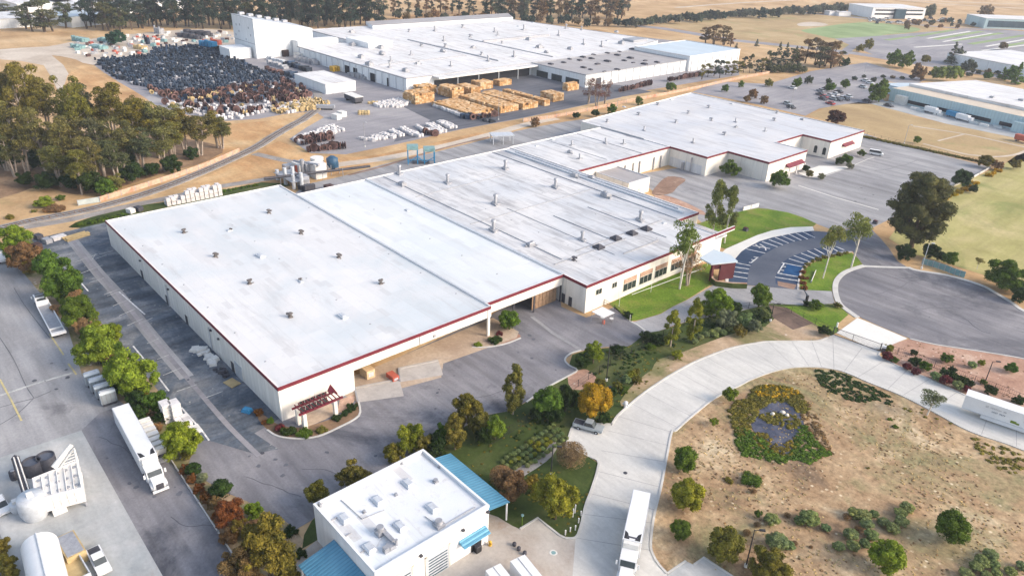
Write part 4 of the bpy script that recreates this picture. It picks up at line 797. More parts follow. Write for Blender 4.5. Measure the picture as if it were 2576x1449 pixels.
rfh = MB().prism(offset(ph, -.2), 8.71, 8.75).build('high_roof', M['roof_blue'], WF, OF3); ring(ph, .08, .22, 8.4, 9.1).build('parapet', M['coping'], rfh)
# raised monitor at the back and canopy at the front
pm = [(-492, 300), (-470, 292), (-463, 418), (-485, 432)]
MB().prism(pm, H3+.05, H3+2.2).build('monitor', M['wall_far'], WF, OF3); MB().prism(pm, H3+2.21, H3+2.3).build('monitor_roof', M['roof_grey'], WF, OF3)
slab(WF, OF3, -312.4, -306.5, 228, 297, 5.5, 6.3, 'canopy', 'roof_far')
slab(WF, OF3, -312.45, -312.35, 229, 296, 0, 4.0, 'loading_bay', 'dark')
for y in (240, 254, 268, 282): slab(WF, OF3, -306.9, -306.6, y-.15, y+.15, 0, 5.5, 'column', 'steel_pale')
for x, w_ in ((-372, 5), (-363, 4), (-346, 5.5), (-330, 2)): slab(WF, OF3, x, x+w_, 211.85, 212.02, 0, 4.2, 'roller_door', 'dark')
for x, w_ in ((-308, 9), (-296, 8), (-285, 10)): slab(WF, OF3, x, x+w_, 297.4, 297.62, 0, 3.4, 'loading_bay', 'glass')
slab(WF, OF3, -270.42, -270.25, 306, 310, 0, 4.2, 'roller_door', 'steel_dark')
mb = MB()
for i in range(12): mb.box(-270.2, 312+i*6.2, 0, .25, .25, H3)
for i in range(8): mb.box(-268.4, 389+i*7.2, 0, .25, .25, 8.6)
for i in range(18): mb.box(-424+i*6.4, 211.8, 0, .25, .25, H3)
mb.build('pilasters', M['steel_pale'], WF, OF3)
# tall block with a roof falling to the right
yR, zR = onx(785, 74, -435.6)
mb = MB(); y0, y1 = 190.2, yR
for x in (-465.5, -435.6):
    pass
mb.add([(-465.5, y0, 0), (-435.6, y0, 0), (-435.6, y1, 0), (-465.5, y1, 0), (-465.5, y0, 22), (-435.6, y0, 22), (-435.6, y1, zR), (-465.5, y1, zR)], [(0, 1, 5, 4), (1, 2, 6, 5), (2, 3, 7, 6), (3, 0, 4, 7)])
mb.build('tall_block', M['wall_far'], WF, OF3)
mb = MB(); mb.add([(-465.7, y0-.2, 22.02), (-435.4, y0-.2, 22.02), (-435.4, y1+.2, zR+.02), (-465.7, y1+.2, zR+.02), (-465.7, y0-.2, 22.5), (-435.4, y0-.2, 22.5), (-435.4, y1+.2, zR+.5), (-465.7, y1+.2, zR+.5)], [(4, 5, 6, 7), (0, 1, 5, 4), (1, 2, 6, 5), (2, 3, 7, 6), (3, 0, 4, 7), (3, 2, 1, 0)])
tb = mb.build('tall_block_roof', M['steel_pale'], WF, OF3)
for i in range(6): t = i/6; MB().box(-458+i*1.0, y0+3+t*(y1-y0)*.8, 22.5-(22-zR)*t*.85, 3, 3, 1.3).build('rooftop_unit', M['steel'], tb)
for x, z_ in ((-460, 16), (-455, 16.5), (-443, 16), (-462, 10), (-448, 9), (-441, 12), (-457, 12.5)): slab(WF, OF3, x-.5, x+.5, y0-.1, y0, z_, z_+1.2, 'louvre', 'steel')
slab(WF, OF3, -465, -436, y0-.12, y0-.01, 8.0, 8.3, 'wall_trim', 'steel')
slab(WF, OF3, -434.8, -427.2, 213, 240, 0, 9.5, 'link_block', 'wall_far'); slab(WF, OF3, -426, -400, 245, 262, H3+.05, H3+3.2, 'penthouse', 'wall_far'); slab(WF, OF3, -455, -440, 176, 189, 0, 6, 'annex', 'wall_far')
VF = []
def q1(x, y): return (644+x/4, y/4)
def q2(x, y): return (1288+x/4, y/4)
for x, y in ((965, 330), (970, 462), (1260, 490), (1270, 552), (1060, 585), (1140, 660), (1355, 618), (1345, 680), (1560, 558), (1660, 468), (1630, 648), (1505, 720), (1540, 325), (1800, 315), (2080, 282), (2155, 378), (1890, 416), (1905, 475), (1880, 526), (2185, 486), (2270, 555), (1960, 668), (2335, 618), (2400, 326), (2430, 360), (2475, 440)): VF.append((*q1(x, y), random.choice((1, 2, 0)), random.uniform(1.1, 1.8)))
for x, y in ((120, 306), (360, 295), (545, 290), (470, 360), (165, 406), (1050, 330), (275, 484), (585, 500), (345, 535), (20, 575), (955, 414), (1180, 400), (700, 305), (60, 270), (210, 232), (720, 450), (1100, 445), (900, 470)): VF.append((*q2(x, y), random.choice((1, 2, 3)), random.uniform(1.1, 1.7)))
vents(rff, (0, 0, 0), VF, H3+.04, ('steel', 'steel', 'steel', 'steel_pale'))
mb = MB(); mb.box(-312+-60, 285, H3+.05, 90, .5, .5); mb.box(-360, 322, H3+.05, 80, .4, .4); mb.box(-385, 352, H3+.05, 1.2, 60, 1.2); mb.box(-350, 250, H3+.05, .4, 60, .4); mb.build('duct', M['steel'], rff); MB().box(-339, 420, H3+.05, 10, 14, 1.4).build('roof_plant', M['steel'], rff)
vents(rfg, (0, 0, 0), [(*q2(x, y), 3, random.uniform(1.4, 2.6)) for x, y in ((580, 600), (715, 580), (820, 555), (960, 540), (1080, 525), (1210, 500), (520, 635), (680, 612), (800, 595), (960, 622), (1130, 615), (1190, 590), (390, 650), (860, 650), (720, 685), (930, 725), (1060, 705), (790, 705), (1220, 635), (1330, 650), (1340, 615), (1460, 632), (1060, 560))], H3+.06, ('steel',)*3+('steel_dark',))
# shed and small yard cover
OS = (-345, 184, 0); WS = thing('shed', 'plain white shed with low flat roof standing in the yard beside the factory', 'shed', OS)
ps = [(-361, 176.4), (-329.2, 176.4), (-329.2, 193), (-361, 193)]
MB().prism(ps, 0, 4.6).build('wall', M['wall_far'], WS, OS); rf = MB().prism(offset(ps, .25), 4.61, 4.8).build('roof', M['roof_far'], WS, OS)
slab(WS, OS, -329.2, -329.05, 180, 184, 0, 3.4, 'roller_door', 'steel_pale')
# right-hand pale teal building
ORR = (-140, 440, 0); WR = thing('warehouse', 'long pale blue warehouse with tan parapet band and white roof at the right edge', 'warehouse', ORR)
a0, a1 = at(2243, 222, 6.5), at(2620, 305, 6.5); d = (a1-a0).normalized(); nrm = Vector((-d.y, d.x, 0))
def rb(u, v): p = a0+d*u+nrm*v; return (p.x, p.y)
L_ = (a1-a0).length+60
MB().prism([rb(0, 0), rb(L_, 0), rb(L_, 62), rb(8, 62)], 0, 6.5).build('wall', M['wall_teal'], WR, ORR)
MB().prism([rb(.3, .3), rb(L_, .3), rb(L_, 14), rb(.3, 14)], 6.51, 6.6).build('roof', M['roof_tan'], WR, ORR)
MB().prism([rb(.3, 14.02), rb(L_, 14.02), rb(L_, 62), rb(8, 62)], 6.51, 7.9).build('upper_roof', M['roof_far'], WR, ORR)
MB().prism([rb(-18, 15), rb(.0, 15), rb(8, 44), rb(-8, 40)], 0, 4.8).build('side_wing', M['roof_blue'], WR, ORR)
mb = MB(); al = math.atan2(d.y, d.x)
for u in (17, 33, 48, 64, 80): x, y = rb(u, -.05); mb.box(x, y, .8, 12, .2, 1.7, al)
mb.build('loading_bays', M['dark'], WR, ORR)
mb = MB()
for u, v, s in ((40, 22, 2), (50, 30, 2.5), (62, 26, 2), (55, 44, 2), (70, 40, 1.5), (84, 34, 2)): x, y = rb(u, v); mb.box(x, y, 7.9, s, s, .8, al)
mb.build('vent', M['steel'], WR, ORR)
x, y = rb(8, -1.6); MB().box(x, y, 0, 5.5, 3, 4.2, al).build('porch', M['white_dusty'], WR, ORR)
x, y = rb(68, -1.8); MB().box(x, y, 0, 5, 3.5, 4.5, al).build('porch', M['wall_teal'], WR, ORR)
# more distant buildings
def farbox(name, label, cat, c, sx, sy, h, rz, wm, rm, extra=None):
    t = thing(name, label, cat, (c.x, c.y, 0), rz)
    MB().box(0, 0, 0, sx, sy, h).build('wall', M[wm], t); MB().box(0, 0, h+.01, sx+.8, sy+.8, .35).build('roof', M[rm], t)
    if extra: extra(t)
    return t
def officex(t):
    for s in (-1, 1): MB().box(20.1, s*17, 3.6, .3, 22, 1.6).build('window_band', M['glass'], t)
    for s in (-1, 1): MB().box(20.1, s*17, 7.4, .3, 22, 1.4).build('window_band', M['glass'], t)
    MB().box(21, 0, 0, 4, 12, 9.4).build('glazed_entrance', M['glass_blue'], t)
c = at(2225, 30, 5); farbox('office_building', 'white two-storey office with dark glazed centre far off on the right', 'office', Vector((-349, 842, 0)), 40, 62, 10, -.52, 'wall_plain', 'roof_far', officex)
def glassx(t):
    MB().box(17.1, -14, 1.5, .4, 40, 5.8).build('glass_wall', M['glass_blue'], t); MB().box(17.1, 26, 4.5, .4, 14, 2.4).build('window_band', M['glass'], t)
farbox('office_building', 'long blue-grey glass-fronted office at the far right edge', 'office', Vector((-238, 872, 0)), 34, 74, 9, -.75, 'wall_teal', 'roof_far', glassx)
c = at(2530, 160, 0); farbox('warehouse', 'white roofed warehouse with blue eaves among trees at the right edge', 'warehouse', Vector((-152, 596, 0)), 60, 62, 6.5, -.35, 'wall_far', 'roof_far', lambda t: MB().box(30.2, 0, 4.2, .3, 62, 1.8).build('eaves_band', M['blue'], t))
for i, (px, py, sx_, sy_, h, rz, lb) in enumerate(((25, 62, 40, 26, 6, .1, 'white roofed shed at the far left edge beyond the trees'), (205, 60, 30, 34, 7, .35, 'pale blue gabled shed seen between the far left trees'), (70, 18, 90, 40, 7, .1, 'long white warehouse roof at the top left corner'), (300, 25, 60, 90, 7, .1, 'white warehouse half hidden by the tall windbreak trees'), (210, -8, 120, 60, 7, .1, 'farthest white warehouse behind the top left trees'))):
    c = at(px, py, 0); farbox('shed', lb, 'shed', c, sx_, sy_, h, rz, 'wall_far', 'roof_far' if i != 1 else 'roof_blue')
for i, (px, py, lb) in enumerate(((2094, 38, 'small white hut left of the distant white office'), (2118, 40, 'pale low hut beside the distant white office'))):
    c = at(px, py, 0); farbox('hut', lb, 'hut', c, 9, 14, 3.5, -.5, 'wall_plain', 'roof_far')
# maroon entry portal at the curved car park
OP = (-89, 155, 0); WP = thing('entry_portal', 'maroon walled entry portal with pale blue flat canopy beside the curved car park', 'portal', OP)
mb = MB(); mb.prism([(-88.2, 151.9), (-87.9, 151.9), (-86.5, 156.3), (-86.8, 156.4)], 0, 4.4); mb.build('wall', M['maroon'], WP, OP)
mb = MB(); mb.prism([(-89.4, 149.8), (-88.9, 149.8), (-88.9, 150.6), (-89.4, 150.6)], 0, 4.4); mb.prism([(-89.2, 150.6), (-88.9, 150.6), (-88.2, 151.9), (-88.5, 151.9)], 3.2, 4.4); mb.build('gateway', M['maroon'], WP, OP)
mb = MB(); mb.prism([(-93.5, 150.6), (-89.4, 149.7), (-86.2, 156.6), (-89.5, 158.5), (-94.5, 158.2)], 4.42, 4.75); mb.build('canopy', M['roof_blue'], WP, OP)
t = thing('hedge_wall', 'low ivy-covered wall with flat top below the maroon portal', 'wall', (-86.5, 150.5, 0))
p0, p1_, p2_ = at(1793, 714), at(1800, 718), at(1877, 722)
mb = ribbon([(1788, 688), (1791, 712), (1800, 719), (1840, 724), (1877, 725)], .8, 0, 1.3, sm=0); mb.build('wall_body', M['maroon'], t, tuple(t.location)).data.materials[0] = M['lawn_dark']
ribbon([(1788, 688), (1791, 712), (1800, 719), (1840, 724), (1877, 725)], .45, 1.31, 1.38, sm=0).build('coping', M['brick_fence'], t, tuple(t.location))
# covered walk beams in front of the windows
OW = (-93, 140, 0); t = thing('trellis_walk', 'white double-beam trellis running along the office windows to the maroon portal', 'trellis', OW)
a, b_ = at(1560, 745, 2.8), at(1783, 646, 2.8); a2, b2 = at(1590, 741, 2.6), at(1778, 672, 2.6)
MB().cyl(a, b_, .09, .09, 4).build('beam', M['coping'], t, OW); MB().cyl(a2, b2, .07, .07, 4).build('beam', M['coping'], t, OW)
for k in (0, 2, 4, 6):
    for (u, v) in ((a, b_),): p = u+(v-u)*(k/6); MB().cyl((p.x, p.y, 0), (p.x, p.y, 2.7), .05, .05, 6).build('post', M['coping'], t, OW)
# ================================================================ plants
def leafmesh(name, clumps, n, ls, seed=0, core=.62, droop=0.0, outw=.55, thin=1.0, twigs=None):
    r = np.random.default_rng(seed)
    cs = np.array([c[0] for c in clumps], float); rs = np.array([c[1] if hasattr(c[1], '__len__') else (c[1],)*3 for c in clumps], float)
    w_ = (rs.mean(1)**2); w_ /= w_.sum(); idx = r.choice(len(clumps), n, p=w_)
    d = r.normal(size=(n, 3)); d /= np.linalg.norm(d, axis=1)[:, None]; d[:, 2] = np.abs(d[:, 2])*np.where(r.random(n) < .72, 1, -1)
    P = cs[idx]+d*rs[idx]*(1-.35*r.random(n)**2)[:, None]
    nr = d*outw+r.normal(size=(n, 3))*.5; nr /= np.linalg.norm(nr, axis=1)[:, None]
    a = np.cross(nr, r.normal(size=(n, 3))); a /= np.linalg.norm(a, axis=1)[:, None]; b = np.cross(nr, a)
    s = ls*(.55+.9*r.random(n))[:, None]
    a *= s; b *= s*thin
    V = np.stack([P-a*.5, P-b*.45+a*.1, P+a*.6, P+b*.45-a*.05], 1).reshape(-1, 3); V[:, 2] -= droop*r.random(len(V))
    F = np.arange(4*n).reshape(n, 4).tolist(); V = V.tolist()
    # inner mass so that the crown is not see-through everywhere
    if core:
        t_ = (1+5**.5)/2; ico = np.array([(-1, t_, 0), (1, t_, 0), (-1, -t_, 0), (1, -t_, 0), (0, -1, t_), (0, 1, t_), (0, -1, -t_), (0, 1, -t_), (t_, 0, -1), (t_, 0, 1), (-t_, 0, -1), (-t_, 0, 1)])/1.902
        IF = [(0, 11, 5), (0, 5, 1), (0, 1, 7), (0, 7, 10), (0, 10, 11), (1, 5, 9), (5, 11, 4), (11, 10, 2), (10, 7, 6), (7, 1, 8), (3, 9, 4), (3, 4, 2), (3, 2, 6), (3, 6, 8), (3, 8, 9), (4, 9, 5), (2, 4, 11), (6, 2, 10), (8, 6, 7), (9, 8, 1)]
        for c, q in zip(cs, rs):
            o = len(V); V += (c+ico*q*core*(.85+.3*r.random((12, 1)))).tolist(); F += [tuple(o+i for i in f) for f in IF]
    me = bpy.data.meshes.new(name); me.from_pydata(V, [], F); me.materials.append(M['leaf'])
    return me
def trunkmesh(name, stems, mat):
    mb = MB()
    for pts in stems:
        for (p, ra), (q, rb_) in zip(pts[:-1], pts[1:]): mb.cyl(p, q, ra, rb_, 6, False)
    me = bpy.data.meshes.new(name); me.from_pydata([tuple(v) for v in mb.v], [], mb.f); me.materials.append(M[mat]); me.polygons.foreach_set("use_smooth", [True]*len(me.polygons)); return me
PROTO = {}
def mk(kind, v):
    r = random.Random(hash((kind, v)) % 9999 if False else (sum(map(ord, kind))*31+v*97)); s = sum(map(ord, kind))*7+v
    G = r.gauss; U = r.uniform
    if kind in ('euc', 'euc_far', 'euc_thin'):
        H, R = 20.0, 4.6; cl = []; stems = []
        ns = 3 if kind != 'euc_far' else 2
        for k in range(ns):
            a = U(0, 6.3); tx, ty = math.cos(a)*U(.6, 2.2), math.sin(a)*U(.6, 2.2); zt = U(14, 17.5)
            bx, by = (tx*.2, ty*.2); stems.append([((bx, by, -.3), .34), ((bx+tx*.3, by+ty*.3, 5), .26), ((tx*.8, ty*.8, 10), .18), ((tx, ty, zt), .08)])
            for j in range({'euc': 11, 'euc_far': 10, 'euc_thin': 8}[kind]):
                z_ = U(8.5 if kind == 'euc' else 7 if kind != 'euc_far' else 3.5, 18.5); an = U(0, 6.3); rr = U(.5, 3.4)*(1-.5*max(0, (z_-12)/8))
                q = (tx*z_/zt+math.cos(an)*rr, ty*z_/zt+math.sin(an)*rr, z_); cl.append((q, (U(.9, 1.9), U(.9, 1.9), U(.8, 1.6))))
                stems.append([((tx*z_/zt*.8, ty*z_/zt*.8, z_-2.2), .09), (q, .04)])
        return H, R, leafmesh('foliage', cl, {'euc': 7500, 'euc_far': 1500, 'euc_thin': 2600}[kind], {'euc': .42, 'euc_far': .85, 'euc_thin': .36}[kind], s, .5 if kind != 'euc_thin' else 0, .3, .4, .55), trunkmesh('trunk', stems, 'bark' if kind != 'euc_far' else 'bark_dark')
    if kind == 'big':
        H, R = 22.0, 8.5; cl = []
        for j in range(90):
            t = (j+.5)/90; z_ = 3.5+t*16.5; rr = (math.sin(min(1, (t+.12))*PI*.86)**.7)*6.6*math.sqrt(U(.1, 1)); a = U(0, 6.3)
            cl.append(((math.cos(a)*rr, math.sin(a)*rr, z_), (U(1.5, 2.5), U(1.5, 2.5), U(1.2, 1.9))))
        st = [[((0, 0, -.3), .7), ((.3, .2, 6), .5), ((0, .5, 15), .2)], [((0, 0, 2), .4), ((2.5, 1, 9), .15)], [((0, 0, 3), .4), ((-2.5, -1, 10), .15)]]
        return H, R, leafmesh('foliage', cl, 22000, .42, s, .85, .1, .5, .7), trunkmesh('trunk', st, 'bark_dark')
    if kind in ('round', 'round_far', 'gold'):
        H, R = 2.0, 1.0; cl = [((0, 0, .95), (.78, .78, .80))]
        for j in range(34):
            a = U(0, 6.3); e = math.asin(U(-.75, 1)); rr = .70
            cl.append(((math.cos(a)*math.cos(e)*rr, math.sin(a)*math.cos(e)*rr, .95+math.sin(e)*rr), (U(.18, .33),)*3))
        return H, R, leafmesh('foliage', cl, {'round': 3800, 'round_far': 900, 'gold': 5200}[kind], {'round': .10, 'round_far': .16, 'gold': .075}[kind], s, .85, 0, .55, .7), None
    if kind in ('leafy', 'leafy_far'):
        H, R = 2.0, 1.0; cl = []
        cl = [((0, 0, .82), (.5, .5, .52))]
        for j in range(46):
            a = U(0, 6.3); e = math.asin(U(-.8, 1)); rr = U(.42, .84); q = U(.13, .27)
            cl.append(((math.cos(a)*math.cos(e)*rr, math.sin(a)*math.cos(e)*rr, .86+math.sin(e)*rr*.95), (q*U(.8, 1.3), q*U(.8, 1.3), q*U(.8, 1.2))))
        return H, R, leafmesh('foliage', cl, 8000 if kind == 'leafy' else 1200, .085 if kind == 'leafy' else .17, s, .8, .03, .35, .55), None
    if kind == 'spiky':
        H, R = 2.0, 1.0; cl = []
        for j in range(18):
            a = U(0, 6.3); e = math.asin(U(-.1, 1)); rr = U(.3, .72)
            cl.append(((math.cos(a)*math.cos(e)*rr, math.sin(a)*math.cos(e)*rr, .8+math.sin(e)*rr*.9), (U(.14, .26), U(.14, .26), U(.2, .34))))
        return H, R, leafmesh('foliage', cl, 1500, .17, s, .45, .05, .2, .4), None
    if kind == 'column':
        H, R = 6.0, 1.35; cl = []
        for j in range(34):
            t = U(0, 1); z_ = .9+t*4.7; rr = (math.sin((t*.86+.14)*PI)**.6)*.95*math.sqrt(U(.2, 1)); a = U(0, 6.3)
            cl.append(((math.cos(a)*rr, math.sin(a)*rr, z_), (U(.3, .5), U(.3, .5), U(.4, .62))))
        return H, R, leafmesh('foliage', cl, 4200, .17, s, .8, .05, .5, .6), trunkmesh('trunk', [[((0, 0, -.1), .12), ((0, 0, 3), .08)]], 'bark')
    if kind == 'poplar':
        H, R = 14.0, 2.6; cl = []
        for j in range(30):
            t = U(0, 1); z_ = 4.4+t*8.8; rr = (math.sin((t*.8+.2)*PI)**.7)*1.9*math.sqrt(U(.1, 1)); a = U(0, 6.3)
            cl.append(((math.cos(a)*rr, math.sin(a)*rr, z_), (U(.5, .9), U(.5, .9), U(.8, 1.3))))
        return H, R, leafmesh('foliage', cl, 5200, .30, s, .5, .3, .3, .5), trunkmesh('trunk', [[((0, 0, -.1), .2), ((.1, 0, 6), .15), ((0, .2, 12), .05)], [((0, 0, 4), .1), ((.9, .5, 8), .04)], [((0, 0, 5), .1), ((-.9, .3, 9), .04)]], 'rock')
    if kind == 'tuft':    # small tree with thin bare stem
        H, R = 5.0, 1.7; cl = []
        for j in range(15):
            a = U(0, 6.3); rr = U(.1, 1.2); cl.append(((math.cos(a)*rr, math.sin(a)*rr, U(2.7, 4.5)), (U(.35, .7), U(.35, .7), U(.3, .55))))
        st = [[((0, 0, -.1), .1), ((.1, .1, 2.4), .07), ((.0, .3, 3.8), .03)], [((.1, .1, 2), .06), ((1.0, .2, 3.6), .02)], [((.1, .1, 2), .06), ((-.9, -.3, 3.7), .02)], [((.1, .1, 1.9), .05), ((.2, -1.0, 3.5), .02)]]
        return H, R, leafmesh('foliage', cl, 3000, .15, s, .3, .1, .3, .5), trunkmesh('trunk', st, 'rock')
    if kind == 'conifer':
        H, R = 12.0, 2.4; cl = []
        for j in range(40):
            t = U(0, 1)**1.3; a = U(0, 6.3); rr = 2.0*(1-t)*math.sqrt(U(.3, 1)); cl.append(((math.cos(a)*rr, math.sin(a)*rr, .9+t*10.5), (.35+.6*(1-t), .35+.6*(1-t), .6)))
        return H, R, leafmesh('foliage', cl, 1600, .36, s, .8, .3, .5, .5), trunkmesh('trunk', [[((0, 0, -.1), .25), ((0, 0, 11), .05)]], 'bark_dark')
    if kind == 'twiggy':
        H, R = 2.0, 1.0; cl = [((0, 0, .95), (.9, .9, .9)), ((.1, 0, .95), (.7, .7, .72)), ((0, .1, 1), (.8, .8, .82))]
        return H, R, leafmesh('foliage', cl, 5200, .11, s, .55, 0, -.2, .22), trunkmesh('trunk', [[((0, 0, 0), .08), ((0, 0, 1.1), .05)]]+[[((0, 0, .5), .04), ((math.cos(a)*.7, math.sin(a)*.7, 1.2), .01)] for a in (0, 1.3, 2.5, 3.8, 5.1)], 'bark_dark')
    if kind == 'low':
        H, R = 1.0, 1.0; cl = []
        for j in range(16):
            a = U(0, 6.3); rr = U(0, .72); cl.append(((math.cos(a)*rr, math.sin(a)*rr, .3), (U(.2, .34), U(.2, .34), U(.28, .5))))
        return H, R, leafmesh('foliage', cl, 1500, .12, s, .8, 0, .5, .6), None
NV = {'tuft': 4, 'euc': 6, 'euc_far': 5, 'round': 3, 'leafy': 4, 'low': 3, 'column': 3, 'leafy_far': 3}
def proto(kind):
    v = random.randrange(NV.get(kind, 2)); k = (kind, v)
    if k not in PROTO: PROTO[k] = mk(kind, v)
    return PROTO[k]
COL = dict(straw=(.52, .42, .26), lime=(.155, .225, .026), green=(0.085, 0.150, 0.023), dark=(0.033, 0.062, 0.018), olive=(0.163, 0.150, 0.036), gold=(.42, .27, .022), fuzz=(0.275, 0.182, 0.105), red=(0.143, 0.036, 0.046),
           sage=(0.189, 0.247, 0.111), euc=(0.156, 0.150, 0.058), belt=(0.044, 0.068, 0.055), beltb=(0.098, 0.111, 0.058), rust=(.18, .075, .028), grey=(0.182, 0.208, 0.130), dry=(0.264, 0.176, 0.110), yolive=(.20, .215, .028), brown=(0.195, 0.130, 0.072), pop=(0.169, 0.208, 0.058), haze=(0.098, 0.117, 0.091), goldol=(.19, .155, .032))
def jit(c, a=.12): 
    k = 1+random.uniform(-a, a); return (c[0]*k*(1+random.uniform(-a, a)), c[1]*k, c[2]*k*(1+random.uniform(-a, a)), 1)
NM = dict(round='shrub', round_far='shrub', leafy='bush', leafy_far='bush', low='ground_shrub', euc='eucalyptus_tree', euc_far='eucalyptus_tree', euc_thin='eucalyptus_tree', big='cypress_tree', column='columnar_tree', poplar='poplar_tree', tuft='young_tree', conifer='conifer_tree', twiggy='bare_shrub', gold='round_tree', spiky='grass_clump')
def plant(kind, p, sx, sz, col, label, cat=None, group=None, name=None, trunk=True):
    H, R, cm, tm = proto(kind); cat = cat or ('tree' if kind in ('euc', 'euc_far', 'euc_thin', 'big', 'column', 'poplar', 'tuft', 'conifer', 'gold') else 'shrub')
    name = name or ('broadleaf_tree' if cat == 'tree' and kind in ('round', 'leafy', 'leafy_far', 'low') else NM[kind]); rz = random.uniform(0, 6.28)
    if tm is None:
        o = bpy.data.objects.new(name, cm); C.objects.link(o); o.location = p; o.rotation_euler = (0, 0, rz); o.scale = (sx, sx, sz); o.color = jit(COL[col]); return tag(o, label, cat, group)
    t = thing(name, label, cat, p, rz, group); t.scale = (sx, sx, sz)
    o = bpy.data.objects.new('crown', cm); C.objects.link(o); o.parent = t; o.color = jit(COL[col])
    k = bpy.data.objects.new('trunk', tm); C.objects.link(k); k.parent = t; return t
def tall(kind, bx, by, topy, w, col, label, group=None, cat=None, name=None):
    p = at(bx, by); h = hgt(p, topy); q = ppm(p+Vector((0, 0, h*.6))); H, R, _, _ = proto(kind); return plant(kind, p, (w/2/q)/R, h/H, col, label, cat, group, name)
def bush(kind, cx, cy, w, col, label, sq=.85, trunk=0.0, group=None, cat=None, name=None):
    """round plant whose crown centre shows at (cx, cy) and is w photo pixels wide"""
    p = at(cx, cy); q = ppm(p)*1.02; r = w/2/q; hc = trunk+r*sq*.9; p = at(cx, cy, hc); r = w/2/ppm(p)
    if kind == 'low': p = at(cx, cy, r*.3); p.z = 0; return plant('low', p, r, r*sq, col, label, cat, group, name)
    base = p.copy(); base.z = 0
    if trunk <= 0: return plant(kind, base, r, r*sq, col, label, cat, group, name)
    H, R, cm, tm = proto(kind); t = thing(name or 'broadleaf_tree', label, cat or 'tree', base, random.uniform(0, 6.28), group)
    o = bpy.data.objects.new('crown', cm); C.objects.link(o); o.parent = t; o.location = (0, 0, trunk); o.scale = (r, r, r*sq); o.color = jit(COL[col])
    mb = MB(); mb.cyl((0, 0, -.05), (.05, 0, trunk+r*.7), .05+r*.055, .04+r*.03, 7); mb.cyl((0, 0, trunk*.8), (r*.4, r*.2, trunk+r*.7), .06, .03, 5); mb.cyl((0, 0, trunk*.8), (-r*.4, r*.1, trunk+r*.7), .06, .03, 5)
    mb.build('trunk', M['bark_dark'], t); return t
# ---- hedge trees between the two lots, from the far end to the near end
for a in ((35, 604, 80, 'lime', 'bright green bushy tree at the far end of the lot hedge, left edge'), (60, 645, 78, 'brown', 'dull brown-green bush right below the farthest hedge tree'), (128, 668, 88, 'green', 'third bush of the lot hedge, green, above the tow truck'), (160, 712, 96, 'green', 'spreading green bush of the lot hedge just up from the tow truck'), (140, 686, 50, 'grey', 'greyish dry bush on the lot hedge behind the tow truck cab'),
          (192, 782, 92, 'green', 'green hedge tree beside the bed of the tow truck'), (262, 838, 70, 'lime', 'tall light green hedge bush beside the pink bare patch'), (238, 866, 104, 'lime', 'broad light green hedge tree above the pale blue cabinet'), (325, 936, 128, 'lime', 'largest light green hedge tree behind the four silver tanks'), (300, 925, 60, 'dry', 'dry brown bush at the left of the largest hedge tree'), (190, 752, 48, 'dry', 'small straw-coloured bush above the tow truck bed'), (210, 820, 46, 'dry', 'small straw-coloured bush by the tail of the tow truck'),
          (392, 1010, 62, 'green', 'small green hedge tree left of the white pallet stacks'), (348, 1040, 46, 'dark', 'dark green bush above the parked trailer tail'), (345, 1010, 60, 'dark', 'dark shaded bush under the largest hedge tree'), (455, 1104, 96, 'lime', 'bright yellow-green hedge tree beside the white semi truck')):
    bush('leafy', a[0], a[1], a[2]*1.14, *a[3:], sq=1.0, trunk=.2 if a[2] > 85 else 0, group='trees and bushes of the hedge between the lots')
for a in ((487, 1182, 44, 'dark', 'dark clipped shrub at the top of the rust-coloured hedge'), (509, 1203, 34, 'grey', 'greyish clipped shrub between two dark shrubs near the rust hedge'), (555, 1233, 68, 'dark', 'round dark green shrub beside the rust-coloured hedge')): bush('round', *a, sq=.8)
for i, (x, y, w_) in enumerate(((465, 1180, 34), (482, 1204, 36), (500, 1229, 38), (520, 1252, 42))): bush('leafy', x, y, w_, 'rust', 'low rust-coloured hedge bush, %s in the line of four' % ('topmost', 'second from the top', 'second from the bottom', 'lowest')[i], sq=.8, group='rust-coloured hedge bushes')
bush('leafy', 575, 1292, 92, 'rust', 'large rust-brown bush above the big golden-brown tree', sq=1)
bush('leafy', 638, 1284, 56, 'lime', 'small bright green bush right of the rust-brown bush', sq=.9)
bush('leafy', 668, 1372, 165, 'goldol', 'big golden-brown bushy tree left of the small workshop', sq=1.15, trunk=1.0)
bush('leafy', 612, 1418, 125, 'brown', 'golden-brown tree at the bottom edge beside the neighbour lot', sq=1.0, trunk=.5)
bush('low', 730, 1335, 50, 'dark', 'dark low bush at the tip of the asphalt lot', sq=.8); bush('low', 760, 1390, 45, 'dark', 'dark bush against the left wall of the workshop', sq=.8)
for x, y in ((10, 1415), (-5, 1375), (20, 1445)): bush('leafy', x, y, 60, 'olive', 'olive bush cut by the bottom left corner of the view', sq=.9, group='bushes in the bottom left corner')
for i, (x, y, w_, c_) in enumerate(((70, 668, 50, 'olive'), (165, 745, 50, 'green'), (180, 765, 46, 'olive'), (205, 795, 56, 'dark'), (222, 838, 46, 'green'), (262, 890, 56, 'dark'), (282, 880, 60, 'green'), (300, 960, 64, 'dark'), (350, 968, 60, 'green'), (330, 985, 56, 'dark'), (375, 1000, 40, 'olive'), (405, 1046, 42, 'dark'), (230, 790, 40, 'lime'), (40, 640, 64, 'green'), (180, 690, 40, 'lime'), (425, 1120, 40, 'dark'), (470, 1140, 40, 'olive'), (372, 1035, 36, 'dry'), (395, 1075, 34, 'dry'), (285, 905, 40, 'dry'), (140, 780, 34, 'dry'))): bush('leafy', x, y, w_, c_, 'filler bush growing between the larger hedge trees of the two lots', sq=.95, group='filler bushes of the hedge between the lots')
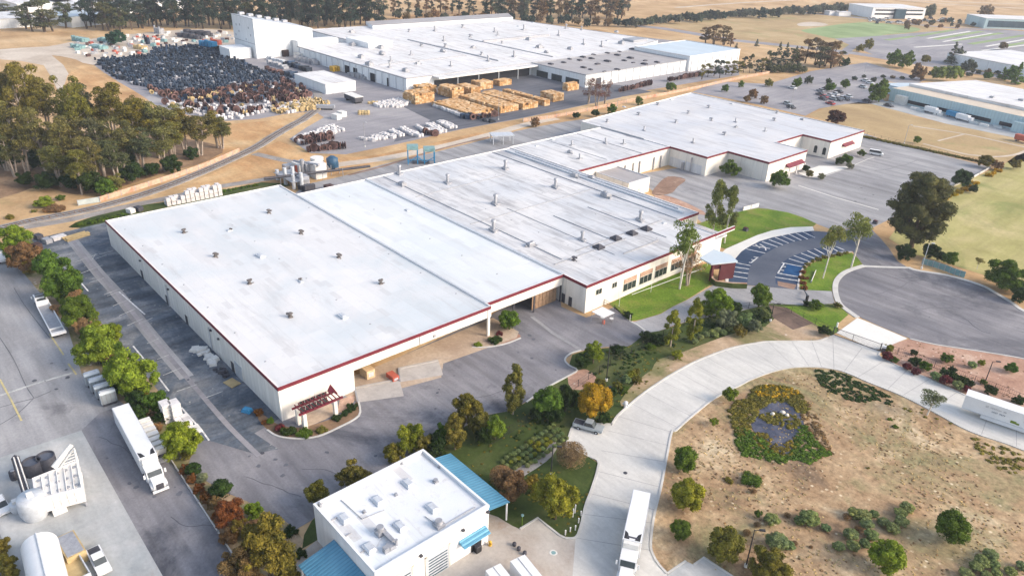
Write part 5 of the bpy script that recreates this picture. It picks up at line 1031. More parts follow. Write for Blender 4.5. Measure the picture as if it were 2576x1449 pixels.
for i, (x, y, w_, c_) in enumerate(((540, 1268, 46, 'brown'), (556, 1290, 50, 'rust'), (600, 1330, 60, 'goldol'), (630, 1330, 60, 'brown'), (575, 1345, 56, 'brown'), (720, 1440, 70, 'goldol'), (690, 1310, 40, 'olive'))): bush('leafy', x, y, w_, c_, 'brownish hedge bush in the mass around the big golden-brown tree', sq=1.0, group='brownish hedge mass')
for i, (x, y, w_, c_) in enumerate(((1065, 1120, 60, 'olive'), (1120, 1085, 60, 'green'), (1205, 1060, 66, 'olive'), (1150, 1060, 50, 'goldol'), (1215, 1100, 50, 'dark'), (1350, 1040, 44, 'dark'), (1400, 1045, 50, 'dark'), (1455, 1010, 50, 'green'), (1520, 1050, 36, 'dark'), (1340, 1215, 50, 'olive'), (930, 1215, 40, 'dark'), (1100, 1145, 60, 'dark'))): bush('leafy', x, y, w_, c_, 'tree or bush filling the row between front lot and workshop garden', sq=1.15, group='filler bushes beside the front lot')
# ---- bushes and trees round the front lot
for a in (('leafy', 796, 1240, 72, 'olive', 'olive green tree touching the left corner of the workshop roof', 1.15, .8), ('leafy', 890, 1194, 88, 'olive', 'dark olive tree behind the middle of the workshop roof edge', 1.0, .8), ('leafy', 990, 1142, 66, 'goldol', 'small yellow-green tree behind the workshop roof peak', .9, .4),
          ('leafy', 1034, 1098, 92, 'yolive', 'yellowish round tree left of the dark gap behind the workshop', .95, .8), ('leafy', 1096, 1112, 58, 'dark', 'very dark tree behind the workshop between two yellower ones', 1.1, .5), ('leafy', 1178, 1024, 84, 'olive', 'leafy olive tree at the back of the row beside the front lot', 1.1, 1.2),
          ('leafy', 1246, 1076, 70, 'lime', 'lime green tree at the right end of the row by the front lot', 1.0, .5), ('round', 1376, 1014, 84, 'green', 'rounded dark green tree left of the golden tree', 1.1, .3), ('leafy', 1424, 1000, 66, 'dark', 'shadowy green tree between the green and the golden round trees', 1.2, .8),
          ('leafy', 1494, 884, 62, 'lime', 'bright green small tree on the kerb island by the front lot', 1.0, 1.2), ('leafy', 1466, 905, 56, 'dark', 'dark green bush under the bright tree on the kerb island', .8, .2), ('round', 1282, 806, 62, 'green', 'round bright green bush against the pillar of the open bay', .9, .3),
          ('leafy', 1810, 758, 82, 'lime', 'bright lime tree above the grey-green shrubs near the drive', 1.0, .8), ('leafy', 1780, 775, 50, 'lime', 'smaller lime green tree leaning on its larger twin near the drive', .9, .4), ('round', 1914, 744, 60, 'green', 'round green tree in front of the curved car park entrance', 1.05, .6)):
    bush(a[0], *a[1:6], sq=a[6], trunk=a[7]*.45)
bush('gold', 1498, 1008, 100, 'gold', 'bright golden ball-shaped tree near the silver pickup', sq=.98, trunk=.3, name='round_tree')
for a in (('column', 1145, 1130, 1040, 64, 'olive', 'upright olive tree in the row beside the front lot'), ('column', 1290, 1042, 915, 66, 'olive', 'tall olive columnar tree alone at the lot edge'), ('column', 1686, 872, 780, 50, 'yolive', 'left of two yellowish columnar trees by the path'), ('column', 1740, 858, 750, 52, 'yolive', 'right and taller of two yellowish columnar trees by the path')): tall(*a)
for a in ((1832, 800, 62, 'grey', 'grey-green shrub left of the taller grey-green one'), (1875, 805, 52, 'sage', 'tall pale grey-green shrub in the bed below the drive'), (1900, 820, 44, 'grey', 'grey-green shrub at the right end of the bed below the drive'), (1862, 832, 40, 'olive', 'low olive shrub under the grey-green ones'), (1925, 790, 30, 'sage', 'small sage shrub near the shaded triangle'), (1850, 775, 40, 'dark', 'dark shrub behind the grey-green shrubs')): bush('leafy', *a, sq=.95)
for i, (x, y) in enumerate(((1748, 858), (1762, 849), (1777, 841), (1792, 836), (1806, 831), (1820, 837), (1835, 828), (1800, 843))): bush('round', x, y, 22, 'sage', 'rounded light green shrub in the clipped row under the grey-green bushes', sq=.7, group='clipped light green row')
for a in ((1703, 891, 36, 'yolive', 'small yellow-green shrub on the slope above the concrete road'), (1637, 872, 28, 'green', 'small green shrub in the shaded planted bank'), (1628, 845, 44, 'dark', 'dark low bush at the end of the asphalt lot'), (1655, 855, 44, 'dark', 'dark flat bush below the left columnar tree'), (1555, 880, 46, 'dark', 'dark shrub by the black lamp post')): bush('leafy', *a, sq=.7)
for i, (x, y, w_, c_) in enumerate(((1555, 972, 36, 'olive'), (1575, 955, 34, 'sage'), (1590, 945, 36, 'yolive'), (1602, 955, 30, 'olive'), (1540, 985, 30, 'dark'), (1568, 978, 30, 'green'), (1600, 935, 28, 'olive'), (1510, 965, 38, 'olive'))): bush('leafy', x, y, w_, c_, 'mixed green shrub in the clump between lamp post and concrete road', sq=.8, group='shrub clump between lamp post and road')
# rows of agaves beside the walk
k = 0
for r_ in range(4):
    for j in range(14):
        t = j/13; x = 1270+t*128+r_*11-6; y = 1160-t*90+r_*11+random.uniform(-3, 3)
        if y < 1180: bush('round', x, y, 15+random.uniform(-1, 2), 'sage' if random.random() < .7 else 'yolive', 'small round pale green shrub in the planted rows behind the workshop', sq=.7, name='rosette_plant', group='rows of small pale shrubs')
for a in (('leafy', 1400, 1248, 132, 'yolive', 'large yellow-green bushy tree left of the concrete road', 1.0, .8), ('twiggy', 1438, 1146, 88, 'fuzz', 'bare brown twiggy shrub by the parking bay', .85, 0), ('leafy', 1284, 1218, 104, 'brown', 'brown-leaved tree behind the blue lean-to roof', .95, .4), ('twiggy', 1262, 1200, 70, 'fuzz', 'brown twiggy bush against the corner of the blue lean-to', .9, 0)): bush(a[0], *a[1:6], sq=a[6], trunk=a[7])
# dry garden right of the concrete road
for a in (('round', 1724, 1156, 70, 'green', 'dark green bush nearest the concrete road, topmost of the four'), ('round', 1733, 1246, 94, 'yolive', 'large yellow-green round bush beside the road, second from top'), ('round', 1712, 1332, 58, 'green', 'small round green bush beside the trailer of the truck'), ('round', 1825, 1368, 103, 'olive', 'big round olive-green bush near the bottom lamp post'), ('leafy', 1936, 1426, 112, 'olive', 'big dark golden bush at the bottom edge'),
          ('round', 2397, 1328, 98, 'green', 'solitary round deep green bush at the right'), ('round', 2229, 1400, 96, 'lime', 'round vivid green bush near the bottom, below the grey shrubs')): bush(*a, sq=.98)
for a in (('spiky', 1838, 994, 70, 'lime', 'feathery bright green clump on the road edge'), ('spiky', 1795, 1061, 36, 'lime', 'small bright green grass tuft left of the pond'), ('low', 1888, 1203, 66, 'green', 'flat green shrub patch, larger of the two in the middle of the dry garden'), ('low', 1836, 1209, 36, 'olive', 'flat olive shrub patch, smaller of the two in the middle of the dry garden'), ('spiky', 1908, 1293, 36, 'green', 'bright green tuft among dark twigs'), ('low', 2238, 1053, 18, 'green', 'tiny green tuft in the dry ground right of the pond'), ('low', 2253, 1072, 20, 'green', 'second tiny green tuft right of the pond'), ('low', 2185, 1176, 14, 'olive', 'tiny olive tuft in the open dry ground')): bush(*a, sq=.7)
tall('tuft', 2332, 1044, 980, 70, 'grey', 'small pale spreading tree on the inner edge of the concrete road')
SG = [(2037, 1303, 58), (2012, 1309, 34), (2150, 1291, 42), (2172, 1296, 46), (2198, 1293, 30), (2180, 1316, 40), (2222, 1313, 36), (2246, 1329, 42), (2268, 1310, 40), (2264, 1290, 38), (2282, 1276, 40), (2140, 1345, 46), (2192, 1345, 40), (2145, 1373, 38), (2110, 1374, 36), (2175, 1367, 34), (1943, 1307, 44), (2077, 1327, 30), (1955, 1362, 66), (1985, 1372, 36), (2492, 1395, 44), (2470, 1412, 46), (2455, 1425, 40), (2500, 1420, 34), (2430, 1443, 44), (2542, 1438, 34), (2570, 1423, 34), (2507, 1441, 30), (2480, 1446, 34)]
for i, (x, y, w_) in enumerate(SG): bush('round', x, y, w_, 'sage', ('grey-green domed shrub in the cluster above the vivid green bush' if 2100 < x < 2300 else 'grey-green domed shrub in the bottom right cluster' if x > 2400 else 'grey-green domed shrub in the row right of the big olive bush'), sq=.62, group='grey-green domed shrubs of the dry garden')
for x, y, w_ in ((1980, 1296, 22), (2130, 1300, 26), (2160, 1330, 24), (2270, 1300, 16), (2000, 1366, 18), (1895, 1235, 20), (2040, 1375, 12), (1880, 1340, 26), (1905, 1320, 22)): bush('twiggy', x, y, w_, 'brown', 'small dark dry twig bush among the dry garden shrubs', sq=.6, group='dry twig bushes')
# hedge beds on the street side of the concrete road
for a in ((2232, 896, 32, 'red', 'dark red shrub at the gate post'), (2250, 904, 24, 'green', 'small green shrub next to the gate post'), (2282, 923, 26, 'red', 'left of the pair of dark red clipped shrubs'), (2304, 934, 26, 'red', 'right of the pair of dark red clipped shrubs'), (2354, 947, 32, 'sage', 'pale green clipped shrub left of the middle red one'), (2379, 957, 36, 'red', 'wide dark red shrub between two pale green ones'), (2409, 969, 32, 'sage', 'pale green clipped shrub right of the middle red one'), (2432, 979, 26, 'red', 'dark red shrub at the tail of the white trailer'),
          (2236, 875, 30, 'yolive', 'yellow-green shrub beside the gate post'), (2302, 908, 34, 'dark', 'dark green hedge shrub below the thin young bush'), (2328, 920, 34, 'green', 'green shrub in the hedge behind the red pair'), (2379, 936, 34, 'dark', 'dark hedge shrub left in the dark row'), (2400, 946, 36, 'dark', 'dark hedge shrub in the middle of the dark row'), (2422, 957, 34, 'dark', 'dark hedge shrub right in the dark row'), (2440, 964, 26, 'dark', 'dark hedge shrub at the right end of the dark row'), (2299, 886, 22, 'dark', 'upright dark young bush in the street-side mulch'), (2382, 900, 38, 'green', 'spreading green bush in the middle of the street-side mulch'),
          (2397, 929, 22, 'dark', 'small dark bush just above the dark hedge row'), (2474, 960, 20, 'green', 'green shrub at the foot of the street lamp'), (2492, 980, 38, 'dark', 'flat dark hedge shrub right of the street lamp'), (2562, 1006, 34, 'dark', 'dark hedge shrub above the white trailer at the right edge'), (2470, 912, 24, 'yolive', 'light yellow-green ground shrub near the street lamp top'), (2545, 925, 40, 'green', 'low green ground shrub near the street kerb at the right'), (2445, 918, 26, 'sage', 'pale grey shrub left of the street lamp')): bush('leafy' if a[3] in ('green', 'dark', 'yolive') else 'round', *a, sq=.75)
for a in ((2053, 766, 42, 'green', 'small dark hedge shrub above the corner lawn'), (2108, 768, 24, 'olive', 'tiny shrub at the pavement edge of the corner lawn'), (2075, 832, 40, 'dark', 'dark shadowy shrub at the lower tip of the corner lawn'), (2030, 763, 22, 'dark', 'low dark bush by the black gate arm')): bush('leafy', *a, sq=.7)
# ---- trees round the big tree and the upper lot
tall('big', 2292, 622, 432, 172, 'brown', 'huge dark green cypress beside the drive, biggest tree on the right').children[0].color = (.095, .10, .042, 1)
for a in (('leafy', 2279, 634, 52, 'dark', 'dark bush at the left foot of the big cypress'), ('leafy', 2344, 632, 52, 'dark', 'dark bush at the right foot of the big cypress'), ('leafy', 2392, 650, 46, 'green', 'green bush at the left end of the teal slat fence'), ('leafy', 2368, 645, 34, 'dark', 'small dark bush between two green ones by the slat fence'), ('leafy', 2530, 690, 96, 'green', 'wide green tree at the right edge above the street'), ('leafy', 2568, 742, 50, 'dark', 'dark bush cut by the right edge above the street'), ('leafy', 2560, 720, 50, 'green', 'green bush under the wide tree at the right edge'),
          ('leafy', 2420, 448, 58, 'dark', 'dark round bush on the fence line between lot and field'), ('leafy', 2480, 404, 42, 'olive', 'olive bush at the top corner of the upper lot'), ('leafy', 2510, 415, 30, 'brown', 'brownish bush right of the olive one at the lot corner'), ('leafy', 2450, 475, 28, 'dark', 'small dark bush right of the fence-line bush'), ('leafy', 2555, 412, 34, 'olive', 'olive shrub at the top right by the field path'),
          ('leafy', 1838, 423, 52, 'green', 'round green bush against the stepped warehouse wall'), ('leafy', 1962, 450, 58, 'green', 'round green bush at the near corner of the stepped warehouse'), ('leafy', 2132, 400, 32, 'green', 'green shrub under the red door canopy'), ('leafy', 2112, 405, 24, 'dark', 'small dark shrub left of the one under the red canopy'), ('leafy', 2168, 385, 22, 'green', 'little green shrub behind the white van'), ('leafy', 2139, 417, 22, 'grey', 'greyish shrub at the kerb below the red canopy'), ('leafy', 2037, 437, 24, 'olive', 'olive shrub right of the corner canopy column'), ('leafy', 2027, 424, 22, 'dark', 'dark shrub behind the corner canopy column'), ('leafy', 2067, 444, 20, 'grey', 'grey low shrub alone on the white forecourt'), ('leafy', 2030, 745, 1, 'dark', 'x')):
    if a[3] > 1: bush(*a, sq=.95)
for i, (x, y) in enumerate(((2375, 498), (2388, 494), (2400, 488), (2415, 482), (2428, 476), (2440, 468), (2455, 460), (2488, 440), (2500, 434), (2510, 428))): bush('low', x, y, 26, 'gold', 'low yellow-flowering shrub along the fence between lot and field', sq=.8, group='yellow shrubs on the fence line')
for i, t in enumerate(np.linspace(0, 1, 26)): bush('low', 2180+t*290, 344+t*62, 22, 'olive', 'low green hedge shrub along the top edge of the upper lot', sq=.6, group='low hedge along the upper lot')
tall('poplar', 1790, 604, 452, 64, 'pop', 'left and leafier of the two poplars by the office wing'); tall('poplar', 1822, 612, 467, 56, 'pop', 'right poplar with white stem on the lawn by the office wing')
tall('tuft', 1709, 727, 552, 98, 'pop', 'thin-leaved eucalyptus rising in front of the office windows'); tall('euc_thin', 1730, 718, 610, 78, 'fuzz', 'half-bare brown eucalyptus behind the thin-leaved one')
tall('tuft', 2141, 672, 533, 88, 'pop', 'feathery eucalyptus with two white stems on the island lawn'); tall('tuft', 2070, 700, 562, 66, 'pop', 'thin leaning eucalyptus by the curved car park')
tall('tuft', 2457, 678, 648, 26, 'olive', 'tiny sapling standing alone in the dry field'); bush('leafy', 2308, 352, 22, 'lime', 'lone bright green bush in the brown field', sq=1)
bush('leafy', 2105, 295, 58, 'red', 'dark maroon-brown hedge block in the brown field', sq=.7).color = (.09, .045, .04, 1)
for i, (x, y, w_) in enumerate(((2024, 672, 20), (2032, 664, 20), (2044, 657, 20), (2058, 652, 22), (2075, 647, 22), (2092, 643, 22), (2112, 639, 22), (2020, 684, 20), (2018, 698, 22), (2022, 712, 26), (2026, 724, 26), (2030, 700, 20), (2130, 636, 20))): bush('low', x, y, w_, 'rust' if y > 680 else 'olive', 'low hedge shrub on the inner curve of the car park', sq=.9, group='low hedge round the island lawn')
# entrance planting
for a in (('low', 730, 1083, 60, 'dark', 'dark ground shrub left of the pergola'), ('low', 700, 1076, 40, 'red', 'reddish shrub at the shaded building corner'), ('low', 765, 1088, 50, 'green', 'green ground shrub below the pergola'), ('low', 885, 1022, 38, 'dark', 'dark hedge end at the right of the pergola bed'), ('low', 868, 1038, 42, 'dark', 'dark hedge section right of the pergola'), ('low', 848, 1050, 34, 'dark', 'dark hedge section nearest the pergola column'), ('low', 810, 1080, 36, 'olive', 'low flowering shrub in front of the entrance'), ('leafy', 680, 1058, 26, 'green', 'green shrub on the shaded side corner bed'), ('leafy', 650, 1036, 28, 'rust', 'orange-red shrub at the side corner bed'), ('leafy', 666, 1062, 20, 'rust', 'small rust-coloured shrub in the side corner bed'), ('low', 1203, 866, 26, 'lime', 'low light green shrub in the door bed'), ('low', 1245, 855, 44, 'dark', 'dark low shrub in the door bed'), ('low', 1258, 838, 28, 'red', 'reddish shrub in the door bed'), ('leafy', 1580, 792, 26, 'dark', 'dark bush beside the patio cover')): bush(*a, sq=.8)
# pond planting
def cover(name, pts, col, label, dens, size, h=.35, k_=1.0):
    P = [at(*p) for p in smooth(pts, 3, True)]; xs = [p.x for p in P]; ys = [p.y for p in P]; cl = []
    def ins(x, y):
        c = False; j = len(P)-1
        for i in range(len(P)):
            if (P[i].y > y) != (P[j].y > y) and x < (P[j].x-P[i].x)*(y-P[i].y)/(P[j].y-P[i].y)+P[i].x: c = not c
            j = i
        return c
    A = (max(xs)-min(xs))*(max(ys)-min(ys)); n = int(A*dens)
    for i in range(n):
        x, y = random.uniform(min(xs), max(xs)), random.uniform(min(ys), max(ys))
        if ins(x, y) and (dens > 1.2 or math.sin(x*.23+1.7*math.sin(y*.11))+math.sin(y*.19+x*.07)+random.gauss(0, .7) > -.2): cl.append(((x, y, .05), (k_*random.uniform(.3, .6), k_*random.uniform(.3, .6), random.uniform(h*.4, h*1.2))))
    me = leafmesh(name, cl, min(60000, int(len(cl)*24)), size, 5, .85, 0, .6, .7); o = bpy.data.objects.new(name, me); C.objects.link(o); o.color = (*COL[col], 1); return tag(o, label, 'ground cover', kind='stuff')
cover('ground_cover', [(1832, 1040), (1850, 1012), (1878, 1000), (1900, 975), (1950, 970), (1990, 978), (2020, 998), (2035, 1030), (2010, 1040), (1985, 1016), (1950, 1012), (1915, 1028), (1895, 1060), (1870, 1100), (1850, 1090), (1842, 1060)], 'olive', 'olive and yellow ground cover on the far bank of the pond', 7, .2)
cover('ground_cover', [(1845, 1085), (1880, 1075), (1900, 1095), (1925, 1108), (1940, 1130), (1960, 1148), (1990, 1140), (2000, 1105), (2020, 1070), (2040, 1090), (2060, 1120), (2092, 1142), (2062, 1150), (2040, 1166), (2000, 1155), (1965, 1165), (1900, 1152), (1862, 1140)], 'green', 'fresh green ground cover on the near bank of the pond', 5, .2)
cover('ground_cover', [(1915, 1046), (1945, 1038), (1990, 1044), (2012, 1060), (1992, 1082), (1960, 1070), (1925, 1062)], 'olive', 'small olive plant island in the middle of the pond', 5, .2)
cover('ground_cover', [(2010, 1000), (2030, 1010), (2055, 1050), (2075, 1100), (2095, 1140), (2060, 1130), (2030, 1090), (2015, 1050)], 'brown', 'sparse brownish growth on the right bank of the pond', 2.0, .2, .2)
cover('ground_cover', [(1895, 1085), (1925, 1090), (1950, 1110), (1975, 1120), (1985, 1100), (2005, 1110), (1990, 1150), (1940, 1140), (1905, 1120)], 'goldol', 'yellowish growth across the near end of the pond', 3.5, .2, .25)
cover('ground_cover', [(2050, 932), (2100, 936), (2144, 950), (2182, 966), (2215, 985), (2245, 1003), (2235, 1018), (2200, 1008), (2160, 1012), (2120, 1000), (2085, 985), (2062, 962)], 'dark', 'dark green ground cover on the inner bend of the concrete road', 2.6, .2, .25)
cover('ground_cover', [(2262, 1002), (2330, 1035), (2400, 1070), (2380, 1078), (2330, 1060), (2290, 1040), (2262, 1020)], 'olive', 'thin olive ground cover around the small pale tree by the road', .7, .18, .2)
cover('ground_cover', [(2440, 1096), (2510, 1120), (2580, 1150), (2660, 1190), (2640, 1230), (2560, 1200), (2490, 1165), (2450, 1130)], 'olive', 'grey-green ground cover along the road at the right edge', 1.3, .2, .25)
cover('ground_cover', [(1900, 975), (1950, 970), (1990, 978), (2010, 990), (1985, 1005), (1940, 1000), (1905, 1000)], 'gold', 'yellow flowering patch at the top of the pond planting', 2.2, .18, .5)
cover('ground_cover', [(1328, 1068), (1375, 1062), (1420, 1050), (1440, 1075), (1418, 1120), (1400, 1085), (1340, 1100), (1300, 1130), (1290, 1110)], 'dark', 'dark green ground cover above the rows of small pale shrubs', .9, .2, .3)
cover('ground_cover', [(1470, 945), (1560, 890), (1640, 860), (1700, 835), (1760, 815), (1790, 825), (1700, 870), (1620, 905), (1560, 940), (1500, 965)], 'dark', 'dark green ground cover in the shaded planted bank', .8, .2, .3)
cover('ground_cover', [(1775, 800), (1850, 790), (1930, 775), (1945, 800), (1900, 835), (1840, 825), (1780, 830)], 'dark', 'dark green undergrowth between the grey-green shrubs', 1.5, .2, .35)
for i, (x, y, s) in enumerate(((1968, 1040, .5), (1979, 1047, .38), (1943, 1044, .42))):
    p = at(x, y); q = MB().lathe([(s, 0), (s*1.15, .2), (s*.8, .5), (s*.2, .62)], (0, 0, 0), 7).build('rock', M['rock']); q.location = (p.x, p.y, 0); q.rotation_euler = (0, 0, i); tag(q, 'white boulder in the pond, %s' % ('largest, upper one', 'smaller one to the right', 'one at the left')[i], 'rock', 'boulders in the pond')
GARD = [(1660, 1420), (1650, 1360), (1660, 1290), (1680, 1215), (1695, 1150), (1705, 1095), (1740, 1065), (1780, 1035), (1870, 980), (1940, 950), (2040, 940), (2130, 960), (2280, 1020), (2440, 1105), (2600, 1190), (2700, 1330), (2700, 1480), (1900, 1480), (1760, 1440)]
cover('dry_grass', GARD, 'straw', 'pale dry grass tufts scattered over the dry garden', 1.0, .10, .10, .42)
cover('dry_grass', GARD, 'dry', 'brown dry weeds scattered over the dry garden', .35, .10, .10, .45)
cover('dry_grass', [(2240, 885), (2290, 862), (2400, 885), (2600, 920), (2600, 1020), (2430, 960), (2330, 930)], 'dry', 'dry brown weeds in the street-side mulch', .5, .1, .1, .45)
cover('weeds', [(1323, 1012), (1375, 976), (1452, 931), (1530, 880), (1620, 850), (1700, 850), (1800, 860), (1700, 925), (1600, 990), (1540, 1060), (1440, 1060), (1423, 1125), (1500, 1170), (1465, 1271), (1440, 1345), (1353, 1295), (1240, 1270), (1150, 1150)], 'olive', 'short olive weeds in the planted bank and workshop garden', .4, .12, .1, .6)
# ---- wood at the left
def inpoly(P, x, y):
    c = False; j = len(P)-1
    for i in range(len(P)):
        if (P[i][1] > y) != (P[j][1] > y) and x < (P[j][0]-P[i][0])*(y-P[i][1])/(P[j][1]-P[i][1])+P[i][0]: c = not c
        j = i
    return c
spots = [(40, 372, 178, 70), (92, 380, 147, 92), (130, 360, 195, 80), (205, 395, 182, 84), (240, 372, 205, 78), (292, 380, 202, 88), (330, 388, 196, 40), (355, 400, 240, 84), (400, 398, 250, 80), (430, 395, 262, 84), (470, 392, 272, 78), (505, 392, 285, 74), (548, 372, 275, 62), (560, 375, 290, 52), (20, 430, 238, 86), (70, 440, 262, 90), (120, 438, 268, 84), (165, 445, 290, 80), (215, 440, 300, 90), (262, 445, 298, 88), (310, 442, 290, 84), (360, 440, 318, 74), (412, 430, 318, 70), (250, 478, 340, 70), (205, 490, 372, 60), (155, 470, 360, 70), (300, 470, 345, 74), (40, 445, 330, 74), (0, 400, 215, 84), (-30, 430, 250, 80), (440, 400, 300, 60), (340, 360, 238, 60)]
ORD = ('first', 'second', 'third', 'fourth', 'fifth', 'sixth', 'seventh', 'eighth', 'ninth', 'tenth', 'eleventh', 'twelfth', 'thirteenth', 'fourteenth')
rows_ = [('back', [q for q in spots if q[1] < 402 and q[0] != 330]), ('middle', [q for q in spots if 402 <= q[1] < 448]), ('front', [q for q in spots if q[1] >= 448])]
for rn, L_ in rows_:
    for i, (x, y, ty, w_) in enumerate(sorted(L_)):
        tall('euc', x, y, ty, w_*1.08, random.choice(('euc', 'euc', 'olive', 'olive', 'beltb')), 'tall pale-trunked eucalyptus of the left wood, %s row, %s from the left' % (rn, (ORD+('fifteenth', 'sixteenth'))[i]), 'eucalyptus wood at the left')
for x, y, w_, c_ in ((230, 455, 80, 'dark'), (265, 470, 60, 'green'), (180, 455, 60, 'dark'), (330, 430, 70, 'dark'), (380, 425, 50, 'dark'), (430, 412, 60, 'dark'), (115, 455, 60, 'dark'), (60, 450, 50, 'dark'), (290, 455, 50, 'euc'), (145, 430, 70, 'euc'), (215, 425, 60, 'olive'), (20, 400, 60, 'dark'), (90, 400, 70, 'dark'), (165, 400, 70, 'euc'), (480, 385, 40, 'dark'), (250, 400, 70, 'euc'), (310, 400, 60, 'dark')): bush('leafy', x, y, w_, c_, 'dark undergrowth bush between the trunks of the left wood', sq=.9, group='undergrowth of the left wood')
for a in (('leafy', 108, 508, 52, 'lime', 'bright green shrub on the bare ground left of the pale fence'), ('leafy', 152, 497, 26, 'green', 'small green shrub right of the bright green one'), ('low', 135, 522, 60, 'brown', 'brownish flat shrub below the bright green one'), ('low', 25, 545, 40, 'olive', 'dry olive shrub by the railway at the far left'), ('low', 85, 530, 20, 'olive', 'tiny dry shrub near the railway')): bush(*a, sq=.6)
for i, t in enumerate(np.linspace(0, 1, 14)): bush('low', 190+t*118, 566-t*26, 26, 'green' if i % 3 else 'dark', 'low green shrub on the verge between rails and side lot', sq=.7, group='verge shrubs beside the rails')
for i, t in enumerate(np.linspace(0, 1, 8)): bush('low', 530+t*110, 485-t*20, 20, 'green', 'low green shrub on the verge behind the roofline', sq=.6, group='verge shrubs behind the roof')
# ---- windbreak along the top
for i in range(58):
    x = 215+i*13.0+random.uniform(-5, 5); y = 74+random.uniform(-9, 3)-(x-215)*.006
    tall('euc_far', x, y, y-random.uniform(72, 100), random.uniform(34, 50), random.choice(('belt', 'belt', 'belt', 'beltb')), 'tall dark eucalyptus in the dense windbreak along the top', 'windbreak of eucalyptus')
for i in range(30):
    x = 230+i*24.0+random.uniform(-9, 9); y = 52+random.uniform(-6, 3)
    tall('euc_far', x, y, y-random.uniform(62, 84), random.uniform(34, 48), 'belt', 'tall dark eucalyptus in the dense windbreak along the top', 'windbreak of eucalyptus')
for x, y, ty, w_ in ((82, 80, 2, 62), (112, 82, -2, 70), (135, 80, 15, 60), (55, 62, 18, 50), (165, 72, 0, 44), (180, 60, -15, 30), (275, 78, -6, 56), (300, 80, 10, 50), (65, 74, 25, 46), (20, 40, 8, 50), (205, 45, 5, 40), (232, 35, -10, 36), (40, 48, 20, 40), (150, 50, 5, 40)):
    tall('euc_far', x, y, ty, w_, 'beltb', 'loose eucalyptus group at the top left before the white sheds', 'loose trees at the top left')
for i in range(34):
    x = 950+i*19+random.uniform(-7, 7); y = 36+random.uniform(-10, 6)
    tall('euc_far', x, y, y-random.uniform(34, 62), random.uniform(20, 30), random.choice(('belt', 'haze', 'brown')), 'thin tall tree in the open row behind the factory roof', 'open tree row behind the factory')
for x in range(1230, 1580, 16): tall('euc_far', x+random.uniform(-6, 6), 48+random.uniform(-4, 8), random.uniform(-30, -5), random.uniform(30, 40), random.choice(('belt', 'haze', 'brown')), 'dark tree in the dense clump behind the factory right end', 'dense clump behind the factory')
for i in range(24): bush('leafy_far', 1000+i*24+random.uniform(-6, 6), 36+i*.8+random.uniform(-5, 5), 26, random.choice(('haze', 'brown', 'belt')), 'dim bushes at the foot of the trees behind the factory', sq=1, group='bushes behind the factory')
# distant hedge line, park trees
for i in range(46):
    t = i/45; x = 1570+t*560; y = 52-t*34+(8 if t < .25 else 0)*(1-t*4 if t < .25 else 0)+random.uniform(-3, 3)
    bush('leafy_far', x, y, random.uniform(18, 30), random.choice(('haze', 'haze', 'belt')), 'dim green bush of the hedge line across the far fields', sq=1.0, group='hedge line across the far fields')
for x, y, ty, w_ in ((1775, 112, 62, 36), (1795, 116, 60, 44), (1820, 114, 64, 44), (1838, 118, 80, 24)): tall('euc_far', x, y, ty, w_, 'brown', 'brownish tree in the isolated clump beyond the factory right end', 'isolated brown clump')
for x, y, ty, w_, k_ in ((1903, 118, 97, 14, 'conifer'), (1852, 124, 108, 14, 'conifer'), (1959, 140, 103, 18, 'conifer'), (1977, 140, 106, 20, 'conifer'), (2000, 150, 115, 26, 'conifer')): tall(k_, x, y, ty, w_, 'haze', 'small pointed conifer along the grey road beyond the factory', 'small conifers along the grey road')
for x, y, ty, w_ in ((2025, 160, 98, 46), (2050, 165, 94, 50), (2075, 168, 104, 46), (2098, 170, 96, 34), (2010, 165, 120, 40), (2060, 172, 118, 50), (2090, 173, 125, 44), (2110, 168, 128, 26)): tall('euc_far', x, y, ty, w_, random.choice(('brown', 'beltb')), 'tree of the big brown-green clump at the head of the car park', 'brown-green clump at the car park')
for x in range(1765, 2010, 15):
    y = 200-(x-1765)*.13+random.uniform(-4, 3); tall('euc_far', x, y, y-random.uniform(28, 52), random.uniform(20, 28), random.choice(('beltb', 'belt', 'olive')), 'green tree in the row along the brick-coloured fence', 'tree row along the brick-coloured fence')
for x in range(1935, 2020, 12): bush('leafy_far', x, 172+random.uniform(-3, 3), 26, 'beltb', 'dark bush at the foot of the car park tree row', sq=.9, group='bushes under the car park trees')
for i, (x, y, ty, w_) in enumerate(((1480, 262, 192, 40), (1500, 268, 196, 48), (1520, 262, 200, 36))): tall('euc_thin', x, y, ty, w_, 'brown', 'reddish-brown thin tree beside the lumber yard, %s' % ('left stem', 'middle stem', 'right stem')[i], 'reddish thin trees at the yard fence').children[0].color = (.16, .075, .06, 1)
for a in ((1688, 218, 30, 'green', 'green bush on the brick-coloured fence line'), (1498, 284, 24, 'dark', 'dark bush behind the rear warehouse, left'), (1450, 290, 22, 'dark', 'dark bush left of its neighbour behind the rear warehouse'), (1540, 276, 30, 'green', 'green bush behind the rear warehouse, right'), (1608, 254, 24, 'green', 'small green bush near the rear warehouse top edge'), (1345, 306, 30, 'brown', 'brown bush at the left end of the brick-coloured fence'), (1825, 222, 22, 'green', 'small green bush on the paving left of two brown trees'), (1865, 212, 18, 'green', 'tiny green bush on the far paving'), (1895, 236, 28, 'brown', 'round brown tree, left one at the warehouse edge'), (1922, 250, 26, 'brown', 'round brown tree, right one at the warehouse edge'), (1880, 248, 22, 'brown', 'small brown bush left of the two brown trees'), (1935, 208, 24, 'olive', 'olive bush by the far paving edge')): bush('leafy_far', *a, sq=1)
